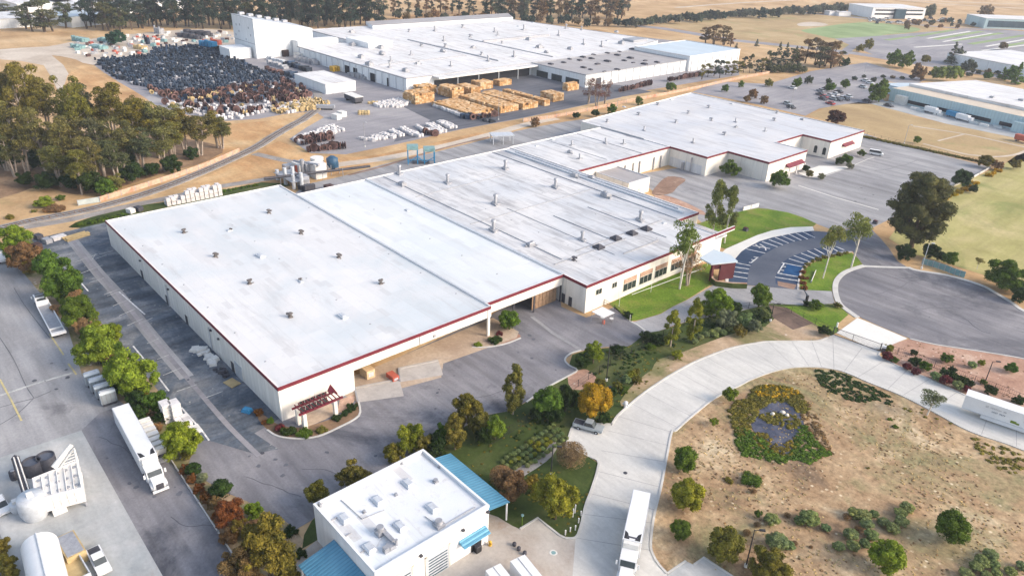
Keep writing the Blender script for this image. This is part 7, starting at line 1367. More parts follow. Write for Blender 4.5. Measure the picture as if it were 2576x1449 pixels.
def trailer_box(t, x0, x1, w_=2.6, h=4.0, mat='white', reefer=True, wheels=True):
    b = MB(); b.box((x0+x1)/2, 0, 1.15, x1-x0, w_, h-1.15); o = b.build('trailer_box', M[mat], t)
    m = MB(); L = x1-x0
    m.box((x0+x1)/2, 0, h, L-.1, w_-.1, .03); 
    m.build('roof_sheet', M[mat], o)
    r = MB()
    for s in (-1, 1): r.box((x0+x1)/2, s*(w_/2+.01), 1.13, L, .06, .14); r.box((x0+x1)/2, s*(w_/2+.01), h-.12, L, .06, .12)
    for k in range(int(L/1.2)):
        for s in (-1, 1): r.box(x0+.6+k*1.2, s*(w_/2+.012), 1.3, .05, .02, h-1.45)
    r.build('side_rail', M['steel_pale'], o)
    d = MB(); d.box(x0-.02, 0, 1.25, .04, .05, h-1.4); d.box(x0-.04, -.5, 1.3, .04, .04, h-1.5); d.box(x0-.04, .5, 1.3, .04, .04, h-1.5); d.build('door_bars', M['steel'], o)
    if reefer:
        MB().box(x1+.3, 0, 1.9, .6, 2.1, 2.0).build('cooling_unit', M['white_dusty'], t)
        for s in (-1, 1): g_ = MB(); g_.add([(x1-.15, s*.35, h+.04), (x1-.15, s*1.1, h+.04), (x1-1.7, s*1.15, h+.04), (x1-1.3, s*.7, h+.04)], [(0, 1, 2, 3) if s > 0 else (3, 2, 1, 0)]); g_.build('roof_marking', M['black'], o)
    if wheels:
        for xx in (x0+1.1, x0+2.35):
            for s in (-1, 1): wheel(t, xx, s*.98)
        MB().box(x0+1.7, 0, .6, 2.8, 1.0, .5).build('bogie', M['steel_dark'], t)
        for s in (-1, 1): MB().box(x1-2.6, s*.8, 0, .15, .15, 1.15).build('landing_leg', M['steel'], t)
# truck on the concrete road
tp = at(1606, 1378, 0); rear, nose = at(1618, 1268), at(1594, 1436)
d = nose-rear; az = math.atan2(d.y, d.x)
A = at(1616, 1235, 4.0); B = at(1574, 1357, 4.0)
L = (at(1614, 1235, 4.0)-at(1589, 1360, 4.0)).length
mid = (at(1615, 1235, 4.0)); base = Vector((mid.x, mid.y, 0)); dd = at(1589, 1362, 4.0)-mid; az = math.atan2(dd.y, dd.x)
t = thing('semi_truck', 'white semi truck with box trailer driving down the concrete road, bottom centre', 'truck', tuple(base), az)
trailer_box(t, 0, L); semi_cab(t, L-1.6)
MB().box(L-.6, 0, 4.02, .3, 1.5, .04).build('roof_lamp_bar', M['steel_dark'], t)
# parked semi in the neighbour lot
mid = at(302, 1020, 4.0); dd = at(375, 1152, 4.0)-mid; az = math.atan2(dd.y, dd.x); L = dd.length
t = thing('semi_truck', 'white semi truck parked in the neighbour lot beside the lot hedge', 'truck', (mid.x, mid.y, 0), az)
trailer_box(t, 0, L-.6); semi_cab(t, L-2.4)
mid2 = at(358, 1062, 1.2); t = thing('flatbed_trailer', 'flatbed trailer with stacked pallets between the white semi truck and the hedge', 'trailer', (mid2.x, mid2.y, 0), az)
MB().box(5.5, 0, 1.0, 11, 2.4, .25).build('deck', M['steel_dark'], t)
mb = MB()
for i in range(7): mb.box(1.0+i*1.5, 0, 1.25, 1.0, 2.3, 1.0)
mb.build('pallets', M['white_dusty'], t)
for s in (-1, 1):
    for xx in (1.2, 2.5): wheel(t, xx, s*.95)
MB().box(11.0, 0, 0, .3, 1.6, 1.0).build('landing_leg', M['steel'], t)
# trailer at the right edge with its lettering
r0_ = at(2436, 978, 4.0); r1_ = at(2600, 1032, 4.0); dd = r1_-r0_; az = math.atan2(dd.y, dd.x)
nrm_ = Vector((-dd.y, dd.x, 0)).normalized()
t = thing('trailer', 'white box trailer with blue and red lettering on the concrete road, right edge', 'trailer', (r0_.x, r0_.y, 0), az)
base_off = -1.3
L = 14.9
for ch in (1,):
    b = MB(); b.box(L/2, base_off, 1.15, L, 2.6, 2.85); o = b.build('trailer_box', M['white'], t); r = MB()
    for s in (-1, 1): r.box(L/2, base_off+s*1.31, 1.13, L, .06, .14)
    r.build('side_rail', M['steel_pale'], o)
    for s in (-1, 1): MB().box(L*.47, base_off+s*1.15, .35, 7.5, .08, .8).build('side_skirt', M['white'], t)
    for xx in (L-2.2, L-3.5, 1.6):
        if xx > 2:
            for s in (-1, 1): wheel(t, xx, base_off+s*.98)
def marks(par, x0, x1, z0, z1, n, mat, y, name='lettering'):      # lettering too blurred to read: a row of letter-sized strokes
    rr = random.Random(n); mb = MB(); w_ = (x1-x0)/n
    for i in range(n):
        c = x0+w_*(i+.5)
        if rr.random() < .12: continue
        mb.box(c-w_*.25, y, z0, w_*.16, .02, z1-z0); mb.box(c+w_*.2, y, z0, w_*.14, .02, (z1-z0)*rr.uniform(.4, 1)); mb.box(c, y-.003, z0+(z1-z0)*rr.choice((0, .45, .8)), w_*.55, .02, (z1-z0)*.18)
    return mb.build(name, M[mat], par)
marks(t, 3.2, 6.8, 2.95, 3.3, 14, 'steel', base_off-1.325); marks(t, 4.6, 6.8, 2.3, 2.6, 9, 'navy', base_off-1.325); marks(t, 9.6, 12.4, 2.4, 2.85, 8, 'red', base_off-1.325)
mb = MB(); mb.box(8.2, base_off-1.33, 1.55, .9, .03, .5); mb.box(8.9, base_off-1.33, 1.5, .5, .03, .35); mb.build('green_emblem', M['lawn'], t)
# cars
def car(px, py, az, mat, label, kind='car', group=None, s=1.0, loc=None):
    p = at(px, py) if loc is None else Vector(loc); t = thing('parked_car' if kind == 'car' else 'pickup_truck' if kind == 'pickup' else 'van', label, kind if kind != 'pickup' else 'pickup', (p.x, p.y, 0), az, group)
    Lc = 4.5 if kind == 'car' else 5.4
    if kind == 'car': prof = [(-2.2, .35), (2.2, .35), (2.25, .7), (1.3, .88), (-1.85, .92), (-2.25, .8)]; top = [(-1.7, .9), (1.1, .88), (.35, 1.42), (-1.1, 1.42)]
    elif kind == 'van': prof = [(-2.6, .4), (2.6, .4), (2.6, 1.0), (1.9, 1.15), (-2.6, 1.2)]; top = [(-2.6, 1.15), (2.0, 1.15), (1.2, 2.0), (-2.5, 2.1)]
    else: prof = [(-2.7, .5), (2.6, .5), (2.65, 1.0), (1.3, 1.12), (-2.7, 1.1)]; top = [(-.7, 1.1), (1.25, 1.1), (.7, 1.75), (-.5, 1.8)]
    b = MB().section(prof, -.88, .88).build('body', M[mat], t); MB().section(top, -.74, .74).build('cabin', M['glass'], t)
    x0, x1 = top[3][0], top[2][0]; MB().box((x0+x1)/2, 0, max(a[1] for a in top)+.005, abs(x1-x0)+.1, 1.4, .06).build('roof', M[mat], t)
    if kind == 'pickup': MB().box(-1.75, 0, 1.11, 1.7, 1.4, .02).build('load_bed', M['steel_dark'], t)
    for xx in (-1.4, 1.4):
        for sg in (-1, 1): wheel(t, xx*(1.15 if kind != 'car' else 1), sg*.82, .34, .22)
    for sg in (-1, 1): MB().box((2.24 if kind == 'car' else 2.62), sg*.6, .6, .06, .3, .14).build('headlight', M['steel_pale'], t)
    t.scale = (s, s, s); return t
dd = at(1509, 1086)-at(1450, 1070); car(1480, 1080, math.atan2(dd.y, dd.x), 'silver', 'silver blue-grey pickup in the bay off the concrete road', 'pickup')
dd = at(2222, 394)-at(2185, 388); car(2203, 391, math.atan2(dd.y, dd.x), 'white', 'white van parked by the warehouse corner on the upper lot', 'van'); 
car(4, 1278, math.atan2(*( (at(20, 1292)-at(0, 1262)).yx )), 'white', 'white car cut by the left edge on the concrete pad')
car(252, 1420, math.atan2(*((at(262, 1440)-at(240, 1398)).yx)), 'white', 'white pickup on the lower edge of the concrete pad', 'pickup')
CS = [(2175, 206, 'white'), (2188, 212, 'white'), (2170, 222, 'silver'), (2062, 240, 'steel_dark'), (2074, 247, 'red'), (2086, 243, 'white'), (2100, 240, 'white'), (2108, 254, 'steel_dark'), (2118, 250, 'white'), (2126, 252, 'steel_dark'), (2133, 246, 'white'), (2088, 263, 'red'), (2070, 252, 'steel_dark'), (2064, 231, 'steel'), (2078, 227, 'steel_dark'), (1993, 224, 'white'), (1980, 264, 'silver'), (1990, 273, 'steel_dark'), (2109, 234, 'steel_dark'), (2096, 252, 'silver'), (2180, 258, 'steel_dark'), (2235, 269, 'steel_dark')]
nmc = {'white': 'white', 'silver': 'silver', 'steel_dark': 'dark grey', 'red': 'red', 'steel': 'grey'}
wh = ['at the far end near the trees', 'right of its neighbour at the far end', 'below the pair at the far end', 'left of the red one in the cluster', 'upper left, among pale cars', 'right of the upper red car', 'in the middle of the cluster', 'lower middle of the cluster', 'right of the lower middle', 'between two white cars at right', 'at the right end of the cluster', 'lowest of the cluster, nearest the field', 'at the lower left corner of the cluster', 'alone above the cluster', 'in the shade above the cluster', 'alone at the left under the lamp', 'by the warehouse roof edge, upper', 'by the warehouse roof edge, lower', 'under the round tree', 'wedged between red and dark cars', 'at the pale blue warehouse corner', 'in front of the pale blue warehouse']
for (x, y, c_), w_ in zip(CS, wh): car(x, y, random.choice((-.3, 2.84)), c_, '%s car %s in the far car park' % (nmc[c_], w_), 'car', 'cars in the far car park', 1.15)
for i, (x, y, m_, lb) in enumerate(((2395, 296, 'blue', 'long pale blue vehicle before the warehouse loading bays'), (2420, 304, 'white', 'white truck at the blue vehicle end'), (2564, 326, 'blue', 'blue truck at the right edge before the pale blue warehouse'), (2340, 285, 'white', 'white truck before the first loading bay'), (2570, 338+20, 'orange_red', 'red machinery stack at the right edge of the brown field'))):
    p = at(x, y); t = thing('box_truck', lb, 'truck', (p.x, p.y, 0), -.25); MB().box(0, 0, .8, 6, 2.4, 2.2).build('cargo_box', M[m_], t); MB().box(4.0, 0, .6, 1.8, 2.2, 1.7).build('cab', M[m_], t)
    for xx in (-2, 3.8):
        for s in (-1, 1): wheel(t, xx, s*1.0, .45, .3)
for i, (x, y) in enumerate(((2300, 276), (2315, 280), (2360, 290), (2450, 312), (2475, 318), (2510, 322))):
    p = at(x, y); o = MB().box(0, 0, 0, 4, 2, 1.1, 0, .1).build('skip', M['silver' if i % 2 else 'white_dusty']); o.location = (p.x, p.y, 0); tag(o, 'small pale skip on the yard before the pale blue warehouse', 'skip', 'skips before the pale blue warehouse')
for i in range(30):
    x = 2180+random.uniform(0, 220); y = 50+random.uniform(-3, 12)
    car(x, y, random.uniform(0, 3), random.choice(('white', 'silver', 'steel_dark')), 'tiny parked car in the lots before the distant office', 'car', 'cars by the distant office', 1.4)
# tow truck / flatbed at the left
a, b = at(100, 757), at(152, 852); dd = a-b; az = math.atan2(dd.y, dd.x); Lt = dd.length
t = thing('flatbed_truck', 'white flatbed truck with empty open frame bed, parked along the lot hedge', 'truck', tuple((a+b)/2), az)
MB().box(0, 0, .7, Lt, 1.0, .3).build('chassis', M['steel_dark'], t)
h_ = Lt/2; c = MB(); c.section([(h_-4.3, .9), (h_-1.3, .9), (h_-1.3, 1.8), (h_-1.8, 2.6), (h_-4.3, 2.7)], -1.15, 1.15); cb = c.build('cab', M['white'], t)
MB().section([(h_-1.77, 2.56), (h_-1.27, 1.84), (h_-1.23, 1.86), (h_-1.72, 2.6)], -.95, .95).build('windscreen', M['glass'], cb); MB().box(h_-4.33, 0, 1.7, .06, 1.7, .75).build('rear_window', M['glass'], cb); MB().box(h_-2.3, 0, 2.68, .45, 1.7, .06).build('sunroof', M['glass'], cb); MB().box(h_-3.6, 0, 2.72, .35, 1.9, .2).build('light_bar', M['steel_dark'], cb)
for s in (-1, 1): MB().box(h_-2.2, s*1.16, 1.75, 1.0, .04, .6).build('side_window', M['glass'], cb); MB().box(h_-1.5, s*1.45, 1.6, .1, .3, .5).build('mirror', M['white'], cb)
MB().section([(h_-1.3, .8), (h_, .8), (h_, 1.5), (h_-1.3, 1.75)], -1.0, 1.0).build('bonnet', M['white'], t)
MB().box(-2.5, 0, 1.05, Lt-5.2, 2.3, .12).build('deck', M['steel'], t)
for s in (-1, 1): MB().box(-2.5, s*1.2, 1.1, Lt-5.2, .18, .4).build('bed_rail', M['white'], t)
MB().box(-h_+.3, 0, 1.0, .9, 2.7, .4).build('tail_frame', M['white'], t); MB().box(h_-5.2, 0, 1.1, .3, 2.4, 1.2).build('headboard', M['white'], t); MB().box(-h_+2.6, 0, 1.2, .25, 2.2, .25).build('cross_bar', M['white'], t)
for xx in (-Lt/2+1.6, -Lt/2+2.8, Lt/2-.9):
    for s in (-1, 1): wheel(t, xx, s*.98, .48)
p = at(10, 655); dd = at(18, 676)-at(4, 632); t = thing('box_truck', 'white truck cut by the left edge under the farthest hedge tree', 'truck', (p.x, p.y, 0), math.atan2(dd.y, dd.x))
MB().box(-1.2, 0, .9, 4.0, 2.4, 1.9).build('cargo_box', M['white'], t); MB().box(-1.2, 0, 2.82, 3.0, 1.5, .1).build('roof_hatch', M['steel'], t); MB().section([(1.0, .8), (2.9, .8), (2.9, 1.5), (2.2, 2.3), (1.0, 2.4)], -1.05, 1.05).build('cab', M['white'], t)
for xx in (-2, 1.9):
    for s in (-1, 1): wheel(t, xx, s*1.0, .48)
# four silver tanks
dd = at(292, 1000)-at(212, 940)
for i, (x, y) in enumerate(((237, 968), (250, 983), (263, 999), (276, 1015))):
    p = at(x, y); t = thing('tank_trailer', 'silver round-topped tank in the row of four by the hedge, %s' % ('farthest one', 'second farthest', 'second nearest', 'nearest one')[i], 'tank', (p.x, p.y, 0), -.05)
    mb = MB(); pr = [(-.95, .5), (.95, .5), (1.05, 1.2), (1.0, 2.5), (.6, 2.85), (-.6, 2.85), (-1.0, 2.5), (-1.05, 1.2)]; pr = [(a*.62, b) for a, b in pr]; mb.section(pr, -1.3, 1.3); b = mb.build('tank_body', M['silver'], t)
    mb = MB(); mb.section([(-.45, 2.84), (.45, 2.84), (.25, 3.0), (-.25, 3.0)], -1.1, 1.1); mb.build('lid', M['steel_pale'], b)
    mb = MB(); [mb.box(.66, -1.05+k*.7, .6, .05, .12, 1.9) for k in range(4)]; mb.build('hoop', M['steel'], b); MB().box(0, 0, 0, 1.1, 2.2, .5).build('skid', M['steel_dark'], t)
p = at(214, 898, .6); t = thing('utility_cabinet', 'pale blue flat cabinet under the broad hedge tree', 'cabinet', (p.x, p.y, 0), .2); MB().box(0, 0, .1, 2.2, 1.3, 1.1).build('body', M['silver'], t); MB().box(0, 0, 0, 2.0, 1.1, .1).build('plinth', M['steel_dark'], t)
# white stacks by the hedge
for i, (x, y, nx, ny, nz, lb) in enumerate(((423, 1056, 1, 2, 6, 'left tall stack of white blocks beside the lot hedge'), (446, 1054, 1, 2, 6, 'right tall stack of white blocks beside the lot hedge'), (457, 1076, 2, 3, 2, 'lower group of white wrapped blocks under the tall stacks'), (480, 1088, 2, 2, 1, 'lowest pale block by the white lot line'))):
    p = at(x, y); t = thing('block_stack', lb, 'stack', (p.x, p.y, 0), .0)
    for k in range(nz):
        mb = MB()
        for a_ in range(nx):
            for b_ in range(ny): mb.box(-b_*1.05*(1 if ny > 1 else 0)+.5, a_*1.1, k*.62, 1.0, 1.5 if nz > 4 else 1.04, .55)
        mb.build('block_layer', M['bag' if k % 2 else 'white_dusty'], t)
# batching plant on the concrete pad
def R2(px, py, z=0): p = at(px, py, z); return p
t = thing('concrete_plant', 'white hopper and conveyor of a concrete plant on the pale pad, bottom left', 'plant', tuple(R2(145, 1230)), 0); o_ = tuple(t.location)
a, b, c_, d_ = R2(84, 1205, 3.4), R2(196, 1160, 3.4), R2(206, 1228, 3.4), R2(92, 1258, 3.4)
mb = MB(); P_ = [(v.x, v.y) for v in (a, b, c_, d_)]; mb.prism(P_, .9, 3.4); hp = mb.build('hopper', M['white_dusty'], t, o_)
mb = MB(); ring(P_, .12, .12, 3.38, 3.62, mb); ring(P_, .1, .02, 1.0, 1.2, mb); ring(P_, .1, .02, 2.1, 2.25, mb)
for k in range(1, 6): q1_, q2_ = a+(b-a)*(k/6), d_+(c_-d_)*(k/6); mb.path([(q1_.x, q1_.y, 3.5), (q2_.x, q2_.y, 3.5)], .09, 4); mb.box(q2_.x, q2_.y, 1, .15, .15, 2.5)
mb.build('hopper_frame', M['coping'], hp, o_)
for k in range(5):
    for l_ in range(3): q = a+(b-a)*((k+.5)/5); r_ = d_+(c_-d_)*((k+.5)/5); v = q+(r_-q)*((l_+.5)/3); MB().cyl((v.x, v.y, 3.41), (v.x, v.y, 3.5), .3, .3, 10).build('hatch', M['steel'], hp, o_)
for v in (a, b, c_, d_): MB().box(v.x, v.y, 0, .25, .25, .95).build('leg', M['steel'], t, o_)
e, f_ = R2(186, 1128, 6.0), R2(190, 1175, 3.6)
mb = MB(); mb.path([b+Vector((0, 0, .2)), e], .14, 4); mb.path([a+(b-a)*.6+Vector((0, 0, .2)), e], .14, 4); mb.path([(b.x, b.y, 3.5), (e.x, e.y, 4.6)], .1, 4); mb.path([c_+Vector((0, 0, .2)), e], .12, 4)
for k in range(1, 5): q = b+(e-b)*(k/5); r_ = a+(b-a)*.6; r_ = r_+(e-r_)*(k/5); mb.path([q, r_], .08, 4)
mb.build('elevator_frame', M['white_dusty'], t, o_)
MB().cyl(R2(135, 1176, 4.0), R2(180, 1118, 6.2), .45, .35, 8).build('chute', M['white_dusty'], t, o_)
for (x, y, s, h, m_) in ((165, 1262, 2.0, 1.6, 'white_dusty'), (192, 1250, 2.0, 1.6, 'white_dusty'), (150, 1285, 1.8, .9, 'white_dusty'), (135, 1268, 1.8, 2.0, 'steel')): p = R2(x, y); MB().box(p.x, p.y, 0, s, s, h, 0).build('aggregate_bin', M[m_], t, o_)
mb = MB(); mb.path([R2(38, 1150, 3.4), R2(72, 1258, 2.2)], .55, 4); mb.build('conveyor', M['steel_dark'], t, o_); MB().path([R2(34, 1150, 3.9), R2(67, 1258, 2.7)], .1, 4).build('conveyor_rail', M['white_dusty'], t, o_); MB().path([R2(44, 1148, 3.9), R2(80, 1254, 2.7)], .1, 4).build('conveyor_rail', M['white_dusty'], t, o_)
for x, y in ((50, 1215), (62, 1250)): p = R2(x, y); MB().box(p.x, p.y, 0, .2, .2, 2.2).build('conveyor_leg', M['steel'], t, o_)
for i, (x, y, r, h) in enumerate(((88, 1190, 1.35, 2.4), (122, 1176, 1.35, 2.4))):
    p = R2(x, y); o = thing('water_tank', 'dark grey open round tank behind the plant hopper, %s of two' % ('left', 'right')[i], 'tank', (p.x, p.y, 0)); MB().lathe([(r, 0), (r, h), (r*.9, h), (r*.88, h-.4)], n=18).build('tank_wall', M['steel_dark'], o); MB().cyl((0, 0, h-.35), (0, 0, h-.3), r*.85, r*.85, 18).build('tank_content', M['asphalt_new'], o)
for x, y in ((38, 1205), (72, 1192)): p = R2(x, y); o = thing('barrel', 'black cylinder standing %s of the plant conveyor' % ('left' if x < 50 else 'right'), 'barrel', (p.x, p.y, 0)); MB().lathe([(.55, 0), (.6, .8), (.55, 1.6), (.1, 1.65)], n=12).build('barrel_body', M['steel_dark'], o); MB().cyl((0, 0, 1.66), (0, 0, 1.72), .3, .3, 10).build('bung', M['steel'], o)
for i, (x, y, r, h, m_, lb) in enumerate(((92, 1298, 1.9, 3.8, 'steel_pale', 'pale blue round mixer drum below the plant hopper'), (46, 1285, .9, 1.6, 'steel_pale', 'small round pale unit left of the mixer drum'))):
    p = R2(x, y); o = thing('mixer', lb, 'mixer', (p.x, p.y, 0)); MB().lathe([(r*.8, 0), (r, h*.3), (r, h*.8), (r*.92, h), (r*.2, h+.1)], n=16).build('drum', M[m_], o); MB().box(0, 0, h, .8, .8, .5).build('inlet', M['white_dusty'], o)
p0_, p1_2 = R2(100, 1372, 2.4), R2(140, 1540, 2.4); o = thing('silo', 'large white horizontal silo at the bottom left edge of the pad', 'silo', (p0_.x, p0_.y, 0)); oo = tuple(o.location)
MB().cyl(p0_, p1_2, 2.2, 2.2, 20).build('silo_body', M['white'], o, oo); MB().cyl(p0_-(p1_2-p0_).normalized()*1.0, p0_, 1.3, 2.2, 20, ).build('silo_cap', M['white'], o, oo)
dv = (p1_2-p0_)
for k in (.15, .6, .9): q = p0_+dv*k; MB().box(q.x, q.y, 0, .6, 3.6, 2.2).build('saddle', M['steel'], o, oo)
MB().path([p0_+Vector((0, 0, 2.25)), p1_2+Vector((0, 0, 2.25))], .12, 5).build('walk_rail', M['steel_pale'], o, oo)
p = R2(185, 1395); o = thing('container', 'rusty cream container between the silo and the white pickup', 'container', (p.x, p.y, 0), .05); MB().box(0, 0, .1, 5, 2.4, 1.9).build('box_body', M['drum_tan'], o); MB().box(0, 0, 2.0, 4.6, 2.0, .06).build('lid', M['steel'], o)
p = R2(170, 1450); o = thing('open_bin', 'open steel bin with yellowish load at the bottom edge', 'bin', (p.x, p.y, 0), .05)
mb = MB(); [mb.box(x, y, 0, sx_, sy_, 1.8) for x, y, sx_, sy_ in ((-3.2, 0, .15, 4.2), (3.2, 0, .15, 4.2), (0, -2.1, 6.5, .15), (0, 2.1, 6.5, .15))]; mb.build('bin_wall', M['steel_pale'], o); MB().box(0, 0, 0, 6.2, 4.0, 1.1).build('load', M['drum_tan'], o)
# white trucks at the bottom, by the workshop
a = at(1262, 1390, 3.2)
for i, (x, y) in enumerate(((1240, 1425), (1302, 1402))):
    p = at(x, y, 3.4); dd = at(x+70, y+88, 3.4)-p; az = math.atan2(dd.y, dd.x); o = thing('box_truck', 'white box trailer cut by the bottom edge, %s of two' % ('left', 'right')[i], 'truck', (p.x, p.y, 0), az)
    MB().box(4.0, 0, .9, 8.0, 2.3, 2.5).build('cargo_box', M['white'], o); MB().box(4.0, 0, 3.41, 7.8, .1, .03).build('roof_seam', M['steel'], o)
    for xx in (1.3, 6.5):
        for s in (-1, 1): wheel(o, xx, s*.9, .48)
# ---- poles, lamps, fences, gate
def lamp(bx, by, topy, label, arm=1.2, mat='black', az=0.0, head='black'):
    p = at(bx, by); h = hgt(p, topy); t = thing('street_lamp', label, 'lamp', tuple(p), az); MB().cyl((0, 0, 0), (0, 0, h), .11, .07, 8).build('pole', M[mat], t); MB().cyl((0, 0, 0), (0, 0, .5), .28, .26, 10).build('base', M['concrete_white'], t)
    MB().path([(0, 0, h-.1), (arm, 0, h+.1)], .05, 5).build('arm', M[mat], t); MB().box(arm, 0, h, .8, .35, .16).build('lamp_head', M[head], t)
for a in ((1525, 958, 866, 'black lamp post in the planted bank right of the golden tree'), (1386, 1195, 1122, 'black lamp post above the large yellow-green tree'), (2476, 966, 909, 'dark wooden-looking lamp pole in the street-side mulch'), (1876, 1425, 1332, 'dark lamp post near the bottom by the big olive bush'), (1938, 808, 764, 'black lamp post beside the shaded triangle'), (2318, 676, 612, 'silver curved street lamp in front of the big cypress')):
    lamp(a[0], a[1], a[2], a[3], 1.0, 'steel_pale' if 'silver' in a[3] else 'black', .7, 'steel_pale' if 'silver' in a[3] else 'black')
for a in ((918, 370, 308, 'thin grey lamp pole at the edge of the light yard'), (1254, 302, 230, 'thin pale pole in front of the pine crates'), (1987, 276, 226, 'grey lamp mast by the far car park roof edge'), (1955, 165, 150, 'white pole under the car park tree row'), (2015, 178, 165, 'white pole at the car park head'), (2174, 185, 165, 'white pole at the top of the car park'), (1480, 256, 200, 'slim pole beside the reddish thin trees'), (2274, 362, 315, 'thin pole at the hedge above the upper lot'), (1552, 272, 252, 'thin pole behind the rear warehouse')): lamp(*a, 1.0, 'steel', .5, 'steel_pale')
def slatfence(name, label, pts, h, mat, post=3.0, sm=0, t_=.12):
    P = [at(*p) for p in (smooth(pts, 4) if sm else pts)]; t = thing(name, label, 'fence', tuple(P[0])); o_ = tuple(t.location); pan = MB(); pos_ = MB()
    for a, b in zip(P[:-1], P[1:]):
        d = b-a; L = d.length; an = math.atan2(d.y, d.x); c = (a+b)/2; pan.box(c.x, c.y, .08, L, t_, h-.08, an); n = max(1, int(L/post))
        for i in range(n): q = a+d*(i/n); pos_.box(q.x, q.y, 0, .14, .2+t_, h+.12, an)
    pan.build('panels', M[mat], t, o_); pos_.build('posts', M['steel'], t, o_); return t
slatfence('slat_fence', 'long low buff fence following the railway at the left', [(252, 509), (375, 470), (500, 428), (603, 384)], 1.7, 'brick_fence', 4, 1)
slatfence('slat_fence', 'grey-green end section of the railway fence', [(197, 518), (251, 509.5)], 1.7, 'slat_grey', 4)
slatfence('brick_wall', 'long brick-coloured wall running between yard and rear warehouse', [(1316, 307), (1400, 296), (1503, 275), (1600, 254), (1700, 235), (1800, 213), (1860, 200), (1935, 186)], 1.5, 'brick_fence', 6, 1)
slatfence('slat_fence', 'teal slat fence on the street side below the big cypress', [(2318, 665), (2345, 672), (2375, 682), (2400, 692), (2425, 700)], 1.8, 'cyan', 1.2, 0, .06)
slatfence('parapet_wall', 'low grey wall on the field side of the upper lot', [(2300, 528), (2362, 486), (2447, 449), (2492, 424)], .9, 'kerb', 5)
slatfence('low_wall', 'short cream wall beside the poplars at the lawn top', [(1868, 531), (1888, 526), (1908, 521)], 1.3, 'coping', 9)
slatfence('low_wall', 'low white wall piece on the shady side of the island lawn', [(2040, 712), (2052, 683)], .5, 'coping', 9)
slatfence('low_wall', 'low boundary kerb wall of the neighbour lot along the rust hedge', [(428, 1155), (500, 1266), (550, 1341), (600, 1418)], .5, 'kerb', 9)
# mesh fences: thin wires and posts
def wirefence(label, pts, h=1.7, post=3.0, rails=(0.1, .9, 1.65), mat='steel_dark', sm=0, name='wire_fence', bars=0):
    P = [at(*p) for p in (smooth(pts, 3) if sm else pts)]; t = thing(name, label, 'fence', tuple(P[0])); o_ = tuple(t.location); pm, rm = MB(), MB()
    for a, b in zip(P[:-1], P[1:]):
        d = b-a; L = d.length; n = max(1, int(L/post))
        for i in range(n+1): q = a+d*(i/n); pm.cyl((q.x, q.y, 0), (q.x, q.y, h), .05, .05, 5)
        for r_ in rails: rm.cyl((a.x, a.y, r_*h/1.7), (b.x, b.y, r_*h/1.7), .025, .025, 4, False)
        if bars:
            k = int(L/bars)
            for i in range(k): q = a+d*(i/k); rm.cyl((q.x, q.y, .1), (q.x, q.y, h-.05), .012, .012, 3, False)
    pm.build('posts', M[mat], t, o_); rm.build('wires', M[mat], t, o_); return t
wirefence('dark wire fence in the shaded bank between front lot and concrete road', [(1236, 1118), (1323, 1065), (1400, 1010), (1480, 955), (1560, 905), (1640, 862), (1720, 820), (1800, 790), (1936, 768)], mat='black', bars=.35)
wirefence('dark wire fence from the lamp post to the gate', [(1936, 768), (1990, 788), (2050, 818), (2095, 842)], mat='black', bars=.35)
wirefence('dark wire fence behind the clipped hedge on the street side', [(2214, 880), (2300, 905), (2400, 945), (2500, 982), (2620, 1030)], mat='black', bars=.35)
wirefence('wire fence along the top of the upper lot', [(2180, 342), (2252, 360), (2360, 385), (2490, 418)], 1.5)
g0, g1 = at(2095, 842), at(2213, 884); dd = g1-g0; t = thing('sliding_gate', 'long black sliding gate across the concrete drive', 'gate', tuple(g0), math.atan2(dd.y, dd.x)); Lg = dd.length
mb = MB(); [mb.box(Lg/2, 0, z_, Lg, .07, .09) for z_ in (.1, 1.75)]; mb.box(Lg*.42, 0, .1, .09, .09, 1.7); mb.build('gate_frame', M['steel_dark'], t)
mb = MB(); [mb.cyl((i*Lg/90, 0, .15), (i*Lg/90, 0, 1.75), .014, .014, 3, False) for i in range(91)]; mb.build('gate_bars', M['steel_dark'], t)
for x in (0, Lg): MB().box(x, 0, 0, .18, .18, 2.0).build('gate_post', M['steel_dark'], t)
p = at(2221, 886); t = thing('gate_operator', 'dark gate operator box on a white post by the sliding gate', 'gate box', (p.x, p.y, 0), .4); MB().box(0, 0, 0, .7, .5, 1.1).build('cabinet', M['steel_dark'], t); MB().box(0, 0, 1.1, .7, .5, .5).build('hood', M['white'], t)
a, b = at(2022, 735), at(2029, 756); t = thing('barrier_arm', 'dark barrier arm and black counterweight at the car park exit', 'barrier', tuple(b), 0); o_ = tuple(t.location)
MB().cyl((a.x, a.y, .5), (b.x, b.y, 1.2), .12, .16, 6).build('arm', M['drum_blue'], t, o_); MB().cyl((b.x, b.y, 0), (b.x, b.y, 1.3), .35, .35, 10).build('counterweight', M['black'], t, o_)
